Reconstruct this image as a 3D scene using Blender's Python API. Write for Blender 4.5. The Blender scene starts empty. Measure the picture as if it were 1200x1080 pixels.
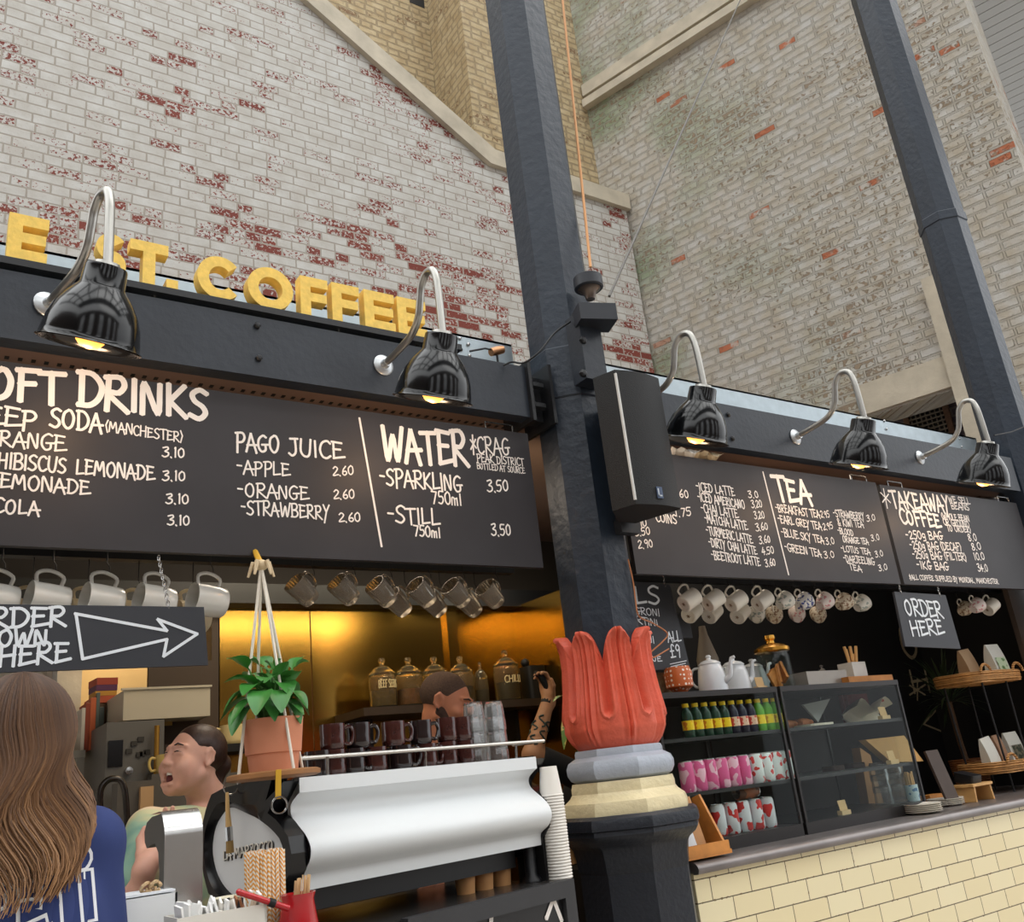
import bpy, bmesh, math, random
import numpy as np
from mathutils import Vector, Matrix
random.seed(7)
PI = math.pi
C = bpy.context.scene.collection

# ------------------------------------------------------------------ camera
FPX = 1063.0                                   # focal length in pixels of the 1200 px wide frame
EYE = np.array([0.0, 0.0, 1.42])
_vx = np.array([1620.0, 190.0, FPX]); _vz = np.array([-343.0, -3030.0, FPX])
AX = _vx / np.linalg.norm(_vx)
AZ = _vz - AX * (_vz @ AX); AZ /= np.linalg.norm(AZ)
AY = np.cross(AZ, AX)
cam_data = bpy.data.cameras.new('camera'); cam = bpy.data.objects.new('camera', cam_data); C.objects.link(cam)
cam_data.sensor_width = 36; cam_data.sensor_fit = 'HORIZONTAL'; cam_data.lens = FPX / 1200 * 36
cam_data.clip_start = 0.05; cam_data.clip_end = 200
cam.matrix_world = Matrix(((AX[0], -AX[1], -AX[2], EYE[0]), (AY[0], -AY[1], -AY[2], EYE[1]),
                           (AZ[0], -AZ[1], -AZ[2], EYE[2]), (0, 0, 0, 1)))
bpy.context.scene.camera = cam

# ------------------------------------------------------------------ world, light, exposure
vs = bpy.context.scene.view_settings
vs.view_transform = 'Standard'; vs.look = 'None'; vs.gamma = 1; vs.exposure = 0.27
world = bpy.data.worlds.new('daylight'); bpy.context.scene.world = world; world.use_nodes = True
_n = world.node_tree.nodes; _l = world.node_tree.links
_tc = _n.new('ShaderNodeTexCoord'); _sp = _n.new('ShaderNodeSeparateXYZ'); _cr = _n.new('ShaderNodeValToRGB')
_l.new(_tc.outputs['Generated'], _sp.inputs[0]); _l.new(_sp.outputs['Z'], _cr.inputs[0])
_cr.color_ramp.elements[0].position = 0.0; _cr.color_ramp.elements[0].color = (.42, .43, .45, 1)
_cr.color_ramp.elements[1].position = 0.75; _cr.color_ramp.elements[1].color = (1.36, 1.38, 1.38, 1)
_l.new(_cr.outputs[0], _n['Background'].inputs[0]); _n['Background'].inputs[1].default_value = 2.0
sun_data = bpy.data.lights.new('sun', 'SUN'); sun_data.energy = 0.7; sun_data.angle = math.radians(50)
sun_data.color = (1, .97, .93)
sun = bpy.data.objects.new('sun', sun_data); C.objects.link(sun)
sun.rotation_euler = (math.radians(38), 0, math.radians(35)); sun.location = (0, -3, 9)

# ------------------------------------------------------------------ helpers
def ray(px, py):
    d = np.array([px - 600.0, py - 540.0, FPX]); return np.array([d @ AX, d @ AY, d @ AZ])
def at(px, py, y):
    r = ray(px, py); return Vector(r * (y / r[1]) + EYE)
def atz(px, py, z):
    r = ray(px, py); return Vector(r * ((z - EYE[2]) / r[2]) + EYE)
def atp(px, py, p0, nrm):
    """where the ray of a pixel meets the plane through p0 with normal nrm"""
    r = ray(px, py); nrm = np.array(nrm); return Vector(r * (((np.array(p0) - EYE) @ nrm) / (r @ nrm)) + EYE)
def lin(c):
    c = c / 255.0
    return c / 12.92 if c <= .04045 else ((c + .055) / 1.055) ** 2.4
def rgb(r, g, b): return (lin(r), lin(g), lin(b), 1)

_M = {}
def mat(name, col=None, rough=.5, metal=0.0, vary=0.0, scale=8, bump=0.0, bscale=60, spec=.5, emit=None, estr=0, trans=0, ior=1.45, coat=0, alpha=1):
    if name in _M: return _M[name]
    m = bpy.data.materials.new(name); m.use_nodes = True
    nt = m.node_tree; b = nt.nodes['Principled BSDF']
    b.inputs['Base Color'].default_value = rgb(*col); b.inputs['Roughness'].default_value = rough
    b.inputs['Metallic'].default_value = metal; b.inputs['Specular IOR Level'].default_value = spec
    b.inputs['Transmission Weight'].default_value = trans; b.inputs['IOR'].default_value = ior
    b.inputs['Coat Weight'].default_value = coat; b.inputs['Alpha'].default_value = alpha
    if emit:
        b.inputs['Emission Color'].default_value = rgb(*emit); b.inputs['Emission Strength'].default_value = estr
    tc = None
    if vary or bump:
        tc = nt.nodes.new('ShaderNodeTexCoord')
    if vary:
        n = nt.nodes.new('ShaderNodeTexNoise'); n.inputs['Scale'].default_value = scale; n.inputs['Detail'].default_value = 6
        nt.links.new(tc.outputs['Object'], n.inputs['Vector'])
        r = nt.nodes.new('ShaderNodeMapRange'); r.inputs[1].default_value = .3; r.inputs[2].default_value = .7
        r.inputs[3].default_value = 1 - vary; r.inputs[4].default_value = 1 + vary
        nt.links.new(n.outputs[0], r.inputs[0])
        mx = nt.nodes.new('ShaderNodeVectorMath'); mx.operation = 'SCALE'; mx.inputs[0].default_value = rgb(*col)[:3]
        nt.links.new(r.outputs[0], mx.inputs['Scale']); nt.links.new(mx.outputs[0], b.inputs['Base Color'])
    if bump:
        n = nt.nodes.new('ShaderNodeTexNoise'); n.inputs['Scale'].default_value = bscale; n.inputs['Detail'].default_value = 4
        nt.links.new(tc.outputs['Object'], n.inputs['Vector'])
        bp = nt.nodes.new('ShaderNodeBump'); bp.inputs['Strength'].default_value = bump; bp.inputs['Distance'].default_value = .01
        nt.links.new(n.outputs[0], bp.inputs['Height']); nt.links.new(bp.outputs[0], b.inputs['Normal'])
    _M[name] = m
    return m

class MB:
    """collects shapes; build() links them as one mesh object"""
    def __init__(s): s.v = []; s.f = []; s.mi = []; s.cur = 0
    def add(s, vs_, fs_):
        o = len(s.v); s.v.extend([tuple(v) for v in vs_]); s.f.extend([tuple(i + o for i in f) for f in fs_]); s.mi.extend([s.cur] * len(fs_)); return s
    def box(s, c, size, rot=None):
        hx, hy, hz = [a / 2 for a in size]; R = rot or Matrix.Identity(3); c = Vector(c)
        vs_ = [c + R @ Vector((x, y, z)) for x in (-hx, hx) for y in (-hy, hy) for z in (-hz, hz)]
        return s.add(vs_, [(0, 1, 3, 2), (4, 6, 7, 5), (0, 4, 5, 1), (2, 3, 7, 6), (0, 2, 6, 4), (1, 5, 7, 3)])
    def box2(s, a, b):
        return s.box([(a[i] + b[i]) / 2 for i in range(3)], [abs(b[i] - a[i]) for i in range(3)])
    def rbox(s, c, size, r=.005, rot=None, n=3):
        """box with rounded vertical (local z) edges"""
        hx, hy, hz = [a / 2 for a in size]; pts = []
        for (cx, cy, a0) in ((hx - r, hy - r, 0), (-hx + r, hy - r, PI / 2), (-hx + r, -hy + r, PI), (hx - r, -hy + r, 1.5 * PI)):
            for k in range(n + 1):
                a = a0 + k * PI / 2 / n; pts.append((cx + r * math.cos(a), cy + r * math.sin(a)))
        return s.prism(pts, Matrix.Translation(Vector(c)) @ (rot.to_4x4() if rot else Matrix.Identity(4)), -hz, hz)
    def prism(s, pts, M, z0, z1):
        n = len(pts); vs_ = [M @ Vector((x, y, z0)) for x, y in pts] + [M @ Vector((x, y, z1)) for x, y in pts]
        return s.add(vs_, [tuple(reversed(range(n))), tuple(range(n, 2 * n))] + [(i, (i + 1) % n, n + (i + 1) % n, n + i) for i in range(n)])
    def tube(s, path, r, n=8, cap=True):
        P = [Vector(p) for p in path]; m = len(P); rs = r if isinstance(r, (list, tuple)) else [r] * m
        up = None; vs_ = []
        for i in range(m):
            t = (P[min(i + 1, m - 1)] - P[max(i - 1, 0)])
            if t.length < 1e-9: t = Vector((0, 0, 1))
            t.normalize()
            if up is None:
                up = Vector((0, 0, 1)) if abs(t.z) < .9 else Vector((1, 0, 0))
            a = up - t * up.dot(t)
            if a.length < 1e-6: a = t.orthogonal()
            a.normalize(); b = t.cross(a); up = a
            for k in range(n):
                q = 2 * PI * k / n; vs_.append(P[i] + (a * math.cos(q) + b * math.sin(q)) * rs[i])
        fs_ = [(i * n + k, i * n + (k + 1) % n, (i + 1) * n + (k + 1) % n, (i + 1) * n + k) for i in range(m - 1) for k in range(n)]
        if cap: fs_ += [tuple(reversed(range(n))), tuple(range((m - 1) * n, m * n))]
        return s.add(vs_, fs_)
    def lathe(s, prof, n=24, M=None, phase=0.0, cap=True):
        M = M or Matrix.Identity(4); m = len(prof)
        vs_ = [M @ Vector((r * math.cos(phase + 2 * PI * k / n), r * math.sin(phase + 2 * PI * k / n), z)) for r, z in prof for k in range(n)]
        fs_ = [(i * n + k, i * n + (k + 1) % n, (i + 1) * n + (k + 1) % n, (i + 1) * n + k) for i in range(m - 1) for k in range(n)]
        if cap:
            fs_ += [tuple(reversed(range(n))), tuple(range((m - 1) * n, m * n))]
        return s.add(vs_, fs_)
    def ball(s, c, r, n=12, sc=(1, 1, 1)):
        pr = [(max(1e-4, r * math.sin(PI * i / n)), -r * math.cos(PI * i / n)) for i in range(n + 1)]
        return s.lathe(pr, n + 2, Matrix.Translation(Vector(c)) @ Matrix.Diagonal((sc[0], sc[1], sc[2], 1)))
    def grid(s, rows, closed=False):
        """rows: list of equally long lists of points"""
        n = len(rows[0]); m = len(rows); vs_ = [p for r in rows for p in r]
        fs_ = []
        for i in range(m - 1):
            for k in range(n if closed else n - 1):
                fs_.append((i * n + k, i * n + (k + 1) % n, (i + 1) * n + (k + 1) % n, (i + 1) * n + k))
        return s.add(vs_, fs_)
    def build(s, name, material, parent=None, smooth=40, loc=None):
        me = bpy.data.meshes.new(name)
        off = Vector((0, 0, 0))
        if parent is not None:
            p = parent
            while p is not None: off += p.location; p = p.parent
        if loc is not None: off += Vector(loc)
        me.from_pydata([tuple(Vector(v) - off) for v in s.v], [], s.f)
        mats = material if isinstance(material, (list, tuple)) else [material]
        for m_ in mats: me.materials.append(m_)
        if len(mats) > 1:
            me.polygons.foreach_set('material_index', s.mi)
        bm = bmesh.new(); bm.from_mesh(me); bmesh.ops.recalc_face_normals(bm, faces=bm.faces); bm.to_mesh(me); bm.free()
        if smooth:
            me.polygons.foreach_set('use_smooth', [True] * len(me.polygons)); me.set_sharp_from_angle(angle=math.radians(smooth))
        me.update()
        o = bpy.data.objects.new(name, me); C.objects.link(o)
        if parent is not None: o.parent = parent
        if loc is not None: o.location = Vector(loc)
        return o

def tag(o, label, cat, group=None):
    o['label'] = label; o['category'] = cat
    if group: o['group'] = group
    return o
def empty(name, loc, label=None, cat=None, group=None):
    o = bpy.data.objects.new(name, None); o.empty_display_size = .05; C.objects.link(o); o.location = Vector(loc)
    if label: tag(o, label, cat, group)
    return o
def struct(o): o['kind'] = 'structure'; return o
_kids = {}
def dup(root, loc, rz=None, label=None, rot=None, scale=None):
    """a copy of a thing with copies of its parts and sub-parts (mesh data shared)"""
    def cp(o, par):
        c = o.copy(); C.objects.link(c)
        if par is not None: c.parent = par
        for k in list(o.children): cp(k, c)
        return c
    r = cp(root, None); r.location = Vector(loc)
    if rz is not None: r.rotation_euler = (0, 0, rz)
    if rot is not None: r.rotation_euler = rot
    if scale is not None: r.scale = (scale, scale, scale)
    if label: r['label'] = label
    return r
def RZ(a): return Matrix.Rotation(a, 3, 'Z')
def RX(a): return Matrix.Rotation(a, 3, 'X')
def RY(a): return Matrix.Rotation(a, 3, 'Y')
def T(x, y, z): return Matrix.Translation(Vector((x, y, z)))
def arc(c, r, a0, a1, n, plane='xz'):
    out = []
    for k in range(n + 1):
        a = a0 + (a1 - a0) * k / n; u, w = r * math.cos(a), r * math.sin(a)
        out.append(Vector(c) + (Vector((u, 0, w)) if plane == 'xz' else Vector((0, u, w)) if plane == 'yz' else Vector((u, w, 0))))
    return out
def smooth_path(pts, n=6):
    """Catmull-Rom through pts"""
    P = [Vector(p) for p in pts]; P = [P[0] * 2 - P[1]] + P + [P[-1] * 2 - P[-2]]; out = []
    for i in range(1, len(P) - 2):
        for k in range(n):
            t = k / n; a, b, c, d = P[i - 1], P[i], P[i + 1], P[i + 2]
            out.append(.5 * ((2 * b) + (c - a) * t + (2 * a - 5 * b + 4 * c - d) * t * t + (3 * b - a - 3 * c + d) * t ** 3))
    out.append(P[-2]); return out

# ------------------------------------------------------------------ handwriting: a stroke alphabet (x 0..w, y 0..1)
def _g(txt):
    w, *st = txt.split('|'); return float(w), [[tuple(float(a) for a in p.split(',')) for p in q.split()] for q in st]
GL = {k: _g(v) for k, v in {
 'A': '.7|0,-.05 .32,1 .68,-.08|.1,.34 .75,.38', 'B': '.62|.08,0 .08,1|0,.98 .4,1 .55,.8 .42,.57 .08,.5 .45,.47 .6,.25 .45,.02 .02,0',
 'C': '.6|.6,.86 .42,1 .15,.85 .05,.45 .18,.08 .4,0 .62,.14', 'D': '.68|.1,1 .12,0|0,.97 .4,.95 .65,.62 .6,.25 .35,.02 .05,0',
 'E': '.62|.12,1 .1,.0|.02,1 .58,.95|.08,.55 .5,.55|.08,0 .72,.12', 'F': '.58|.1,1 .12,-.05|0,.98 .62,1|.1,.52 .5,.55',
 'G': '.68|.62,.9 .38,1 .1,.75 .06,.3 .28,0 .55,.1 .56,.42|.32,.42 .75,.45', 'H': '.66|.08,1 .06,0|.6,1 .58,-.04|.05,.5 .62,.53',
 'I': '.2|.1,1 .1,0', 'J': '.5|.1,.97 .5,1|.36,1 .38,.25 .22,0 .02,.12', 'K': '.64|.08,1 .08,0|.58,1 .1,.45 .66,-.04',
 'L': '.54|.08,1 .06,.02 .56,.1', 'M': '.84|.02,0 .14,1 .4,.35 .66,1 .8,-.02', 'N': '.68|.06,-.02 .1,1 .56,.02 .6,1',
 'O': '.7|.36,1 .1,.78 .06,.3 .3,0 .55,.15 .64,.6 .5,.93 .34,1', 'P': '.6|.12,1 .1,-.12|0,.97 .42,1 .58,.76 .42,.5 .1,.44',
 'Q': '.7|.36,1 .1,.78 .06,.3 .3,0 .55,.15 .64,.6 .5,.93 .34,1|.4,.25 .7,-.1', 'R': '.66|.1,1 .08,-.05|0,.97 .42,1 .56,.76 .4,.52 .1,.48 .68,-.05',
 'S': '.58|.56,.9 .34,1 .1,.83 .16,.6 .44,.42 .54,.2 .32,0 .02,.1', 'T': '.6|-.05,.96 .66,1|.3,1 .34,-.04', 'U': '.64|.08,1 .06,.3 .26,0 .5,.12 .6,1',
 'V': '.62|.04,1 .3,0 .6,1', 'W': '.9|.04,1 .2,0 .45,.75 .62,0 .88,1', 'X': '.6|.04,1 .58,0|.56,1 .02,0', 'Y': '.6|.04,1 .3,.5|.58,1 .3,.5 .12,-.3', 'Z': '.6|.04,1 .58,.98 .04,.02 .6,.04',
 '0': '.55|.28,1 .06,.7 .08,.2 .28,0 .48,.25 .46,.8 .28,1', '1': '.26|.1,.9 .16,1 .14,0', '2': '.54|.06,.8 .26,1 .48,.8 .38,.5 .04,0 .54,.06',
 '3': '.54|.06,.92 .4,1 .46,.78 .2,.55 .46,.42 .46,.12 .2,-.02 .0,.1', '4': '.56|.3,1 .02,.36 .54,.4|.36,.7 .34,0', '5': '.54|.5,1 .14,.98 .1,.58 .38,.58 .48,.3 .3,0 .04,.06',
 '6': '.54|.4,1 .14,.6 .08,.2 .28,0 .48,.2 .38,.45 .1,.36', '7': '.52|.02,1 .52,.98 .2,-.04', '8': '.54|.3,.52 .1,.75 .28,1 .46,.78 .08,.25 .28,0 .5,.25 .3,.52', '9': '.54|.46,.65 .24,.5 .08,.75 .26,1 .46,.85 .48,.6 .4,-.05',
 '-': '.42|.05,.55 .36,.53', '.': '.18|.06,-.02 .1,-.1', ',': '.18|.1,.02 .04,-.15', '*': '.5|.25,1.05 .2,-.1|.02,.75 .46,.3|.48,.8 .0,.2', '(': '.28|.26,1.1 .06,.6 .24,-.1', ')': '.28|.02,1.1 .24,.6 .04,-.1',
 '&': '.64|.6,.0 .12,.75 .28,1 .42,.78 .06,.25 .26,0 .58,.4', '£': '.58|.5,.88 .34,1 .2,.8 .22,.1 .02,0 .56,.04|.04,.48 .42,.5', ' ': '.34', '!': '.2|.1,1 .1,.3|.1,.05 .1,0', '/': '.4|.0,-.05 .38,1.05', ':': '.2|.1,.7 .1,.62|.1,.2 .1,.12',
 'g': '.5|.44,.6 .2,.66 .06,.4 .2,.15 .42,.3|.44,.62 .42,-.2 .1,-.25', 'k': '.5|.08,1 .06,0|.44,.6 .1,.3 .48,0', 'm': '.7|.04,0 .08,.6 .3,.55 .32,0|.32,.5 .56,.6 .6,0', 'l': '.2|.1,1 .1,0', 'y': '.5|.04,.6 .24,.1|.46,.6 .08,-.35', 'b': '.5|.08,1 .06,.05 .4,.1 .4,.5 .08,.5'}.items()}
def strokes(text, jitter=.03, slant=0.0, gap=.1):
    """polylines of a line of text, total advance width"""
    rnd = random.Random(text); x = 0; out = []
    for ch in text:
        w, st = GL.get(ch, GL.get(ch.upper(), GL[' ']))
        dy = rnd.uniform(-jitter, jitter); sc = 1 + rnd.uniform(-jitter, jitter) * 2
        for s_ in st:
            out.append([(x + a * sc + slant * b + rnd.uniform(-jitter, jitter) * .4, b * sc + dy) for a, b in s_])
        x += w + gap
    return out, x - gap
_RN = [0]
def ribbon(mb, pts, w, f, thick=0.0):
    """pts 2D polyline widened to a flat stroke of width w; f maps 2D to 3D"""
    for i in range(len(pts) - 1):
        (x0, y0), (x1, y1) = pts[i], pts[i + 1]; dx, dy = x1 - x0, y1 - y0; L = math.hypot(dx, dy) or 1e-6
        ux, uy = dx / L * w * .5, dy / L * w * .5
        q = [(x0 - ux * .6 + uy, y0 - uy * .6 - ux), (x1 + ux * .6 + uy, y1 + uy * .6 - ux), (x1 + ux * .6 - uy, y1 + uy * .6 + ux), (x0 - ux * .6 - uy, y0 - uy * .6 + ux)]
        _RN[0] = (_RN[0] + 1) % 60; kk = .0006 + _RN[0] * .00003
        mb.add([f(*p, kk) for p in q], [(0, 1, 2, 3)])
    for (x, y) in (pts[0], pts[-1]):
        _RN[0] = (_RN[0] + 1) % 60; kk = .0006 + _RN[0] * .00003
        mb.add([f(x + w * .5 * math.cos(k * PI / 4), y + w * .5 * math.sin(k * PI / 4), kk) for k in range(8)], [tuple(range(8))])
def curve2d(pts, n=4):
    if len(pts) < 4: return pts
    return [(p.x, p.y) for p in smooth_path([(a, b, 0) for a, b in pts], n)]
def chalk(mb, text, p0, p1, hpx, Y, wpx, rise=0.0):
    """handwriting on the vertical plane y=Y: from pixel p0 to pixel p1 (base line), capitals hpx pixels high, strokes wpx wide"""
    a, b = at(*p0, Y), at(*p1, Y); top = at(p0[0], p0[1] - hpx, Y); H = top.z - a.z
    st, W = strokes(text); L = b - a
    wm = wpx * (a - Vector(EYE)).length / FPX * .95
    for s_ in st:
        P = curve2d([((x / W) * L.x, (x / W) * L.z + y * H) for x, y in s_], 4)
        ribbon(mb, P, wm, lambda u, v, k: (a.x + u, Y - k, a.z + v))
def chalk_line(mb, pts, Y, wpx):
    P = [at(*p, Y) for p in pts]; wm = wpx * (P[0] - Vector(EYE)).length / FPX * .95
    ribbon(mb, [(p.x, p.z) for p in P], wm, lambda u, v, k: (u, Y - k, v))

# ------------------------------------------------------------------ brick
def brick_mat(name, paint, paint2, brick1, brick2, mortar, peel, bw=.23, rh=.078, mort=.009, bump=.5, fine=55, big=1.3, bigw=.35, randw=.35, moss=None, squash=.55, dirt=.12, bare=None, zfade=None, mossx=None, mmix=.8):
    m = bpy.data.materials.new(name); m.use_nodes = True; nt = m.node_tree; N = nt.nodes; L = nt.links; b = N['Principled BSDF']
    b.inputs['Roughness'].default_value = .75; b.inputs['Specular IOR Level'].default_value = .3
    tc = N.new('ShaderNodeTexCoord'); sp = N.new('ShaderNodeSeparateXYZ'); cb = N.new('ShaderNodeCombineXYZ')
    L.new(tc.outputs['Object'], sp.inputs[0])
    nw = N.new('ShaderNodeTexNoise'); nw.inputs['Scale'].default_value = 9; L.new(tc.outputs['Object'], nw.inputs['Vector'])
    def math_(op, a, bb, c=None):
        q = N.new('ShaderNodeMath'); q.operation = op
        for i, x in enumerate((a, bb) if c is None else (a, bb, c)):
            if isinstance(x, (int, float)): q.inputs[i].default_value = x
            else: L.new(x, q.inputs[i])
        return q.outputs[0]
    sx = math_('ADD', sp.outputs['X'], sp.outputs['Y'])
    wob = math_('MULTIPLY_ADD', nw.outputs[0], .012, -.006)
    L.new(math_('ADD', sx, wob), cb.inputs[0]); L.new(math_('ADD', sp.outputs['Z'], wob), cb.inputs[1])
    br = N.new('ShaderNodeTexBrick'); br.offset = .5; br.squash = squash; br.squash_frequency = 3; br.offset_frequency = 2
    br.inputs['Color1'].default_value = (0, 0, 0, 1); br.inputs['Color2'].default_value = (1, 1, 1, 1); br.inputs['Mortar'].default_value = (.3, .3, .3, 1)
    br.inputs['Scale'].default_value = 1; br.inputs['Mortar Size'].default_value = mort; br.inputs['Mortar Smooth'].default_value = .25
    br.inputs['Brick Width'].default_value = bw; br.inputs['Row Height'].default_value = rh
    L.new(cb.outputs[0], br.inputs['Vector'])
    rnd = N.new('ShaderNodeSeparateColor'); L.new(br.outputs['Color'], rnd.inputs[0]); rv = rnd.outputs[0]; fac = br.outputs['Fac']
    nf = N.new('ShaderNodeTexNoise'); nf.inputs['Scale'].default_value = fine; nf.inputs['Detail'].default_value = 8; nf.inputs['Roughness'].default_value = .65
    ng = N.new('ShaderNodeTexNoise'); ng.inputs['Scale'].default_value = big; ng.inputs['Detail'].default_value = 4
    nm = N.new('ShaderNodeTexNoise'); nm.inputs['Scale'].default_value = 6; nm.inputs['Detail'].default_value = 6
    for q in (nf, ng, nm): L.new(cb.outputs[0], q.inputs['Vector'])
    e = math_('ADD', nf.outputs[0], math_('MULTIPLY', math_('SUBTRACT', ng.outputs[0], .5), bigw * 2))
    e = math_('ADD', e, math_('MULTIPLY', math_('SUBTRACT', rv, .5), randw))
    e = math_('SUBTRACT', e, math_('MULTIPLY', fac, .22))
    if zfade:                                     # paint worn more around a given height
        mr = N.new('ShaderNodeMapRange'); L.new(sp.outputs['Z'], mr.inputs[0])
        mr.inputs[1].default_value = zfade[0]; mr.inputs[2].default_value = zfade[1]; mr.inputs[3].default_value = zfade[2]; mr.inputs[4].default_value = 0
        e = math_('ADD', e, mr.outputs[0])
    pk = N.new('ShaderNodeMapRange'); pk.inputs[1].default_value = peel; pk.inputs[2].default_value = peel + .03; L.new(e, pk.inputs[0])
    def mix(f, a, bb):
        q = N.new('ShaderNodeMix'); q.data_type = 'RGBA'
        if isinstance(f, (int, float)): q.inputs[0].default_value = f
        else: L.new(f, q.inputs[0])
        for i, x in ((6, a), (7, bb)):
            if isinstance(x, tuple): q.inputs[i].default_value = rgb(*x)
            else: L.new(x, q.inputs[i])
        return q.outputs[2]
    def step(x, lo, hi):
        q = N.new('ShaderNodeMapRange'); q.inputs[1].default_value = lo; q.inputs[2].default_value = hi; L.new(x, q.inputs[0]); return q.outputs[0]
    pc = mix(step(nm.outputs[0], .35, .65), paint, paint2)
    pc = mix(math_('MULTIPLY', rv, .25), pc, paint2)
    if moss: pc = mix(math_('MULTIPLY', step(ng.outputs[0], .47, .60), step(sp.outputs['X'], mossx[1], mossx[0]) if mossx else 1.0), pc, moss)
    pc = mix(math_('MULTIPLY', step(nf.outputs[0], .55, .75), dirt * 3), pc, mortar)
    bc = mix(rv, brick1, brick2); bc = mix(math_('MULTIPLY', step(nf.outputs[0], .3, .7), .35), bc, brick2)
    col = mix(pk.outputs[0], pc, bc)
    if bare: col = mix(math_('MULTIPLY', step(rv, bare[1], bare[1] + .01), step(nm.outputs[0], .42, .5)), col, bare[0])
    col = mix(math_('MULTIPLY', fac, mmix), col, mortar)
    L.new(col, b.inputs['Base Color'])
    h = math_('SUBTRACT', math_('MULTIPLY', pk.outputs[0], -.25), math_('MULTIPLY', fac, .9))
    h = math_('ADD', h, math_('MULTIPLY', nm.outputs[0], .6)); h = math_('ADD', h, math_('MULTIPLY', nf.outputs[0], .35))
    bp = N.new('ShaderNodeBump'); bp.inputs['Strength'].default_value = bump; bp.inputs['Distance'].default_value = .012
    L.new(h, bp.inputs['Height']); L.new(bp.outputs[0], b.inputs['Normal'])
    return m
# ------------------------------------------------------------------ materials
NAVY = mat('navy_paint', (37, 46, 58), .38, vary=.12, scale=5, bump=.35, bscale=28)
BEAMNAVY = mat('dark_navy_paint', (35, 41, 50), .42, vary=.12, scale=6, bump=.12, bscale=40)
BLACKSTEEL = mat('black_steel', (26, 27, 30), .4)
GALV = mat('galvanised_steel', (168, 180, 186), .38, metal=.55, vary=.08, scale=20)
STEEL = mat('steel', (190, 190, 188), .22, metal=1)
BRUSHED = mat('brushed_steel', (205, 205, 203), .27, metal=1, vary=.05, scale=30)
CREAMSTONE = mat('painted_stone', (188, 178, 158), .7, vary=.14, scale=5, bump=.35, bscale=18)
BOARD = mat('blackboard', (50, 48, 51), .5, vary=.16, scale=3.5, spec=.4)
CHALK = mat('chalk_white', (238, 232, 226), .8)
GOLD = mat('gold_letters', (246, 206, 98), .5, metal=.0, vary=.1, scale=40, bump=.15, bscale=80)
DARK = mat('black_matt', (16, 16, 17), .6)
WHITE = mat('white_gloss', (232, 234, 234), .18)

# ------------------------------------------------------------------ the setting
G = 6.5                                            # plane of the gable wall
GW = brick_mat('painted_brick', (202, 201, 196), (188, 184, 176), (166, 86, 66), (124, 62, 52), (160, 152, 140), .675, fine=36, big=.9, bigw=.22, randw=.40, zfade=(5.2, 6.7, .13), bw=.245, rh=.086, mort=.008, mmix=.9)
_P1, _P2, _P3 = at(352, 0, G), at(572, 193, G), at(734, 249, G)
_up = _P1 + (_P1 - _P2) * 1.3
mb = MB(); z3 = (_P2.z + _P3.z) / 2
mb.prism([(-4, 0), (_P3.x, 0), (_P3.x, z3), (_P2.x, z3), (_up.x, _up.z), (-4, _up.z)], Matrix(((1, 0, 0, 0), (0, 0, 1, 0), (0, 1, 0, 0), (0, 0, 0, 1))), G, G + .22)
struct(mb.build('wall_gable', GW, smooth=0))
mb = MB()                                           # weathered coping on the gable: sloped part, then the flat shoulder
d = (_P1 - _P2).normalized(); nn = Vector((d.z, 0, -d.x)); nn = nn if nn.z > 0 else -nn
cw = .2
a0, a1 = _P2, _up
q = [(_P2.x, z3), (_up.x, _up.z), (_up.x + nn.x * cw, _up.z + nn.z * cw), (_P2.x + nn.x * cw * .55 + .02, z3 + cw)]
XZ = Matrix(((1, 0, 0, 0), (0, 0, 1, 0), (0, 1, 0, 0), (0, 0, 0, 1)))
mb.prism(q, XZ, G - .06, G + .3)
mb.prism([(_P2.x, z3), (_P3.x + .03, z3), (_P3.x + .03, z3 + cw), (_P2.x + nn.x * cw * .55 + .02, z3 + cw)], XZ, G - .06, G + .3)
struct(mb.build('trim_1', CREAMSTONE, smooth=0))

TH = math.radians(106.5); WD = Vector((math.cos(TH), math.sin(TH), 0)); WN = Vector((-WD.y, WD.x, 0))   # right wall: direction away, normal into the hall
WB = at(746, 300, G); WB.z = 0
def onwall(px, py, off=0.0): return atp(px, py, WB + WN * off, WN)
def wall_s(p): return (p - WB).dot(WD)
far = wall_s(onwall(690, 140)); near = wall_s(onwall(1136, 20)); s_open = wall_s(onwall(1012, 480)); z_l = onwall(1060, 475).z
OCHRE = brick_mat('ochre_brick', (196, 178, 142), (176, 154, 116), (160, 138, 102), (136, 108, 80), (140, 124, 98), .70, bump=1.4, fine=22, dirt=.3, mort=.014, rh=.09, bw=.25, mmix=.6)
RW = brick_mat('worn_painted_brick', (192, 190, 184), (176, 166, 148), (160, 142, 114), (142, 126, 106), (152, 145, 132), .585, bump=1.5, fine=20, big=.7, bigw=.26, randw=.10, moss=(140, 152, 122), mossx=(-.2, 2.2), dirt=.35, mort=.013, rh=.088, bw=.25, bare=((176, 106, 74), .98), squash=.8, mmix=.5)
def wallmesh(name, poly, m, depth=.35, off=0.0):
    """poly in (distance along the right wall towards the hall, z)"""
    me = MB(); me.prism(poly, Matrix(((1, 0, 0, 0), (0, 0, 1, 0), (0, 1, 0, 0), (0, 0, 0, 1))), off, off + depth)
    o = me.build(name, m, smooth=0); o.location = WB; o.rotation_euler = (0, 0, math.atan2(-WD.y, -WD.x)); return o
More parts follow.
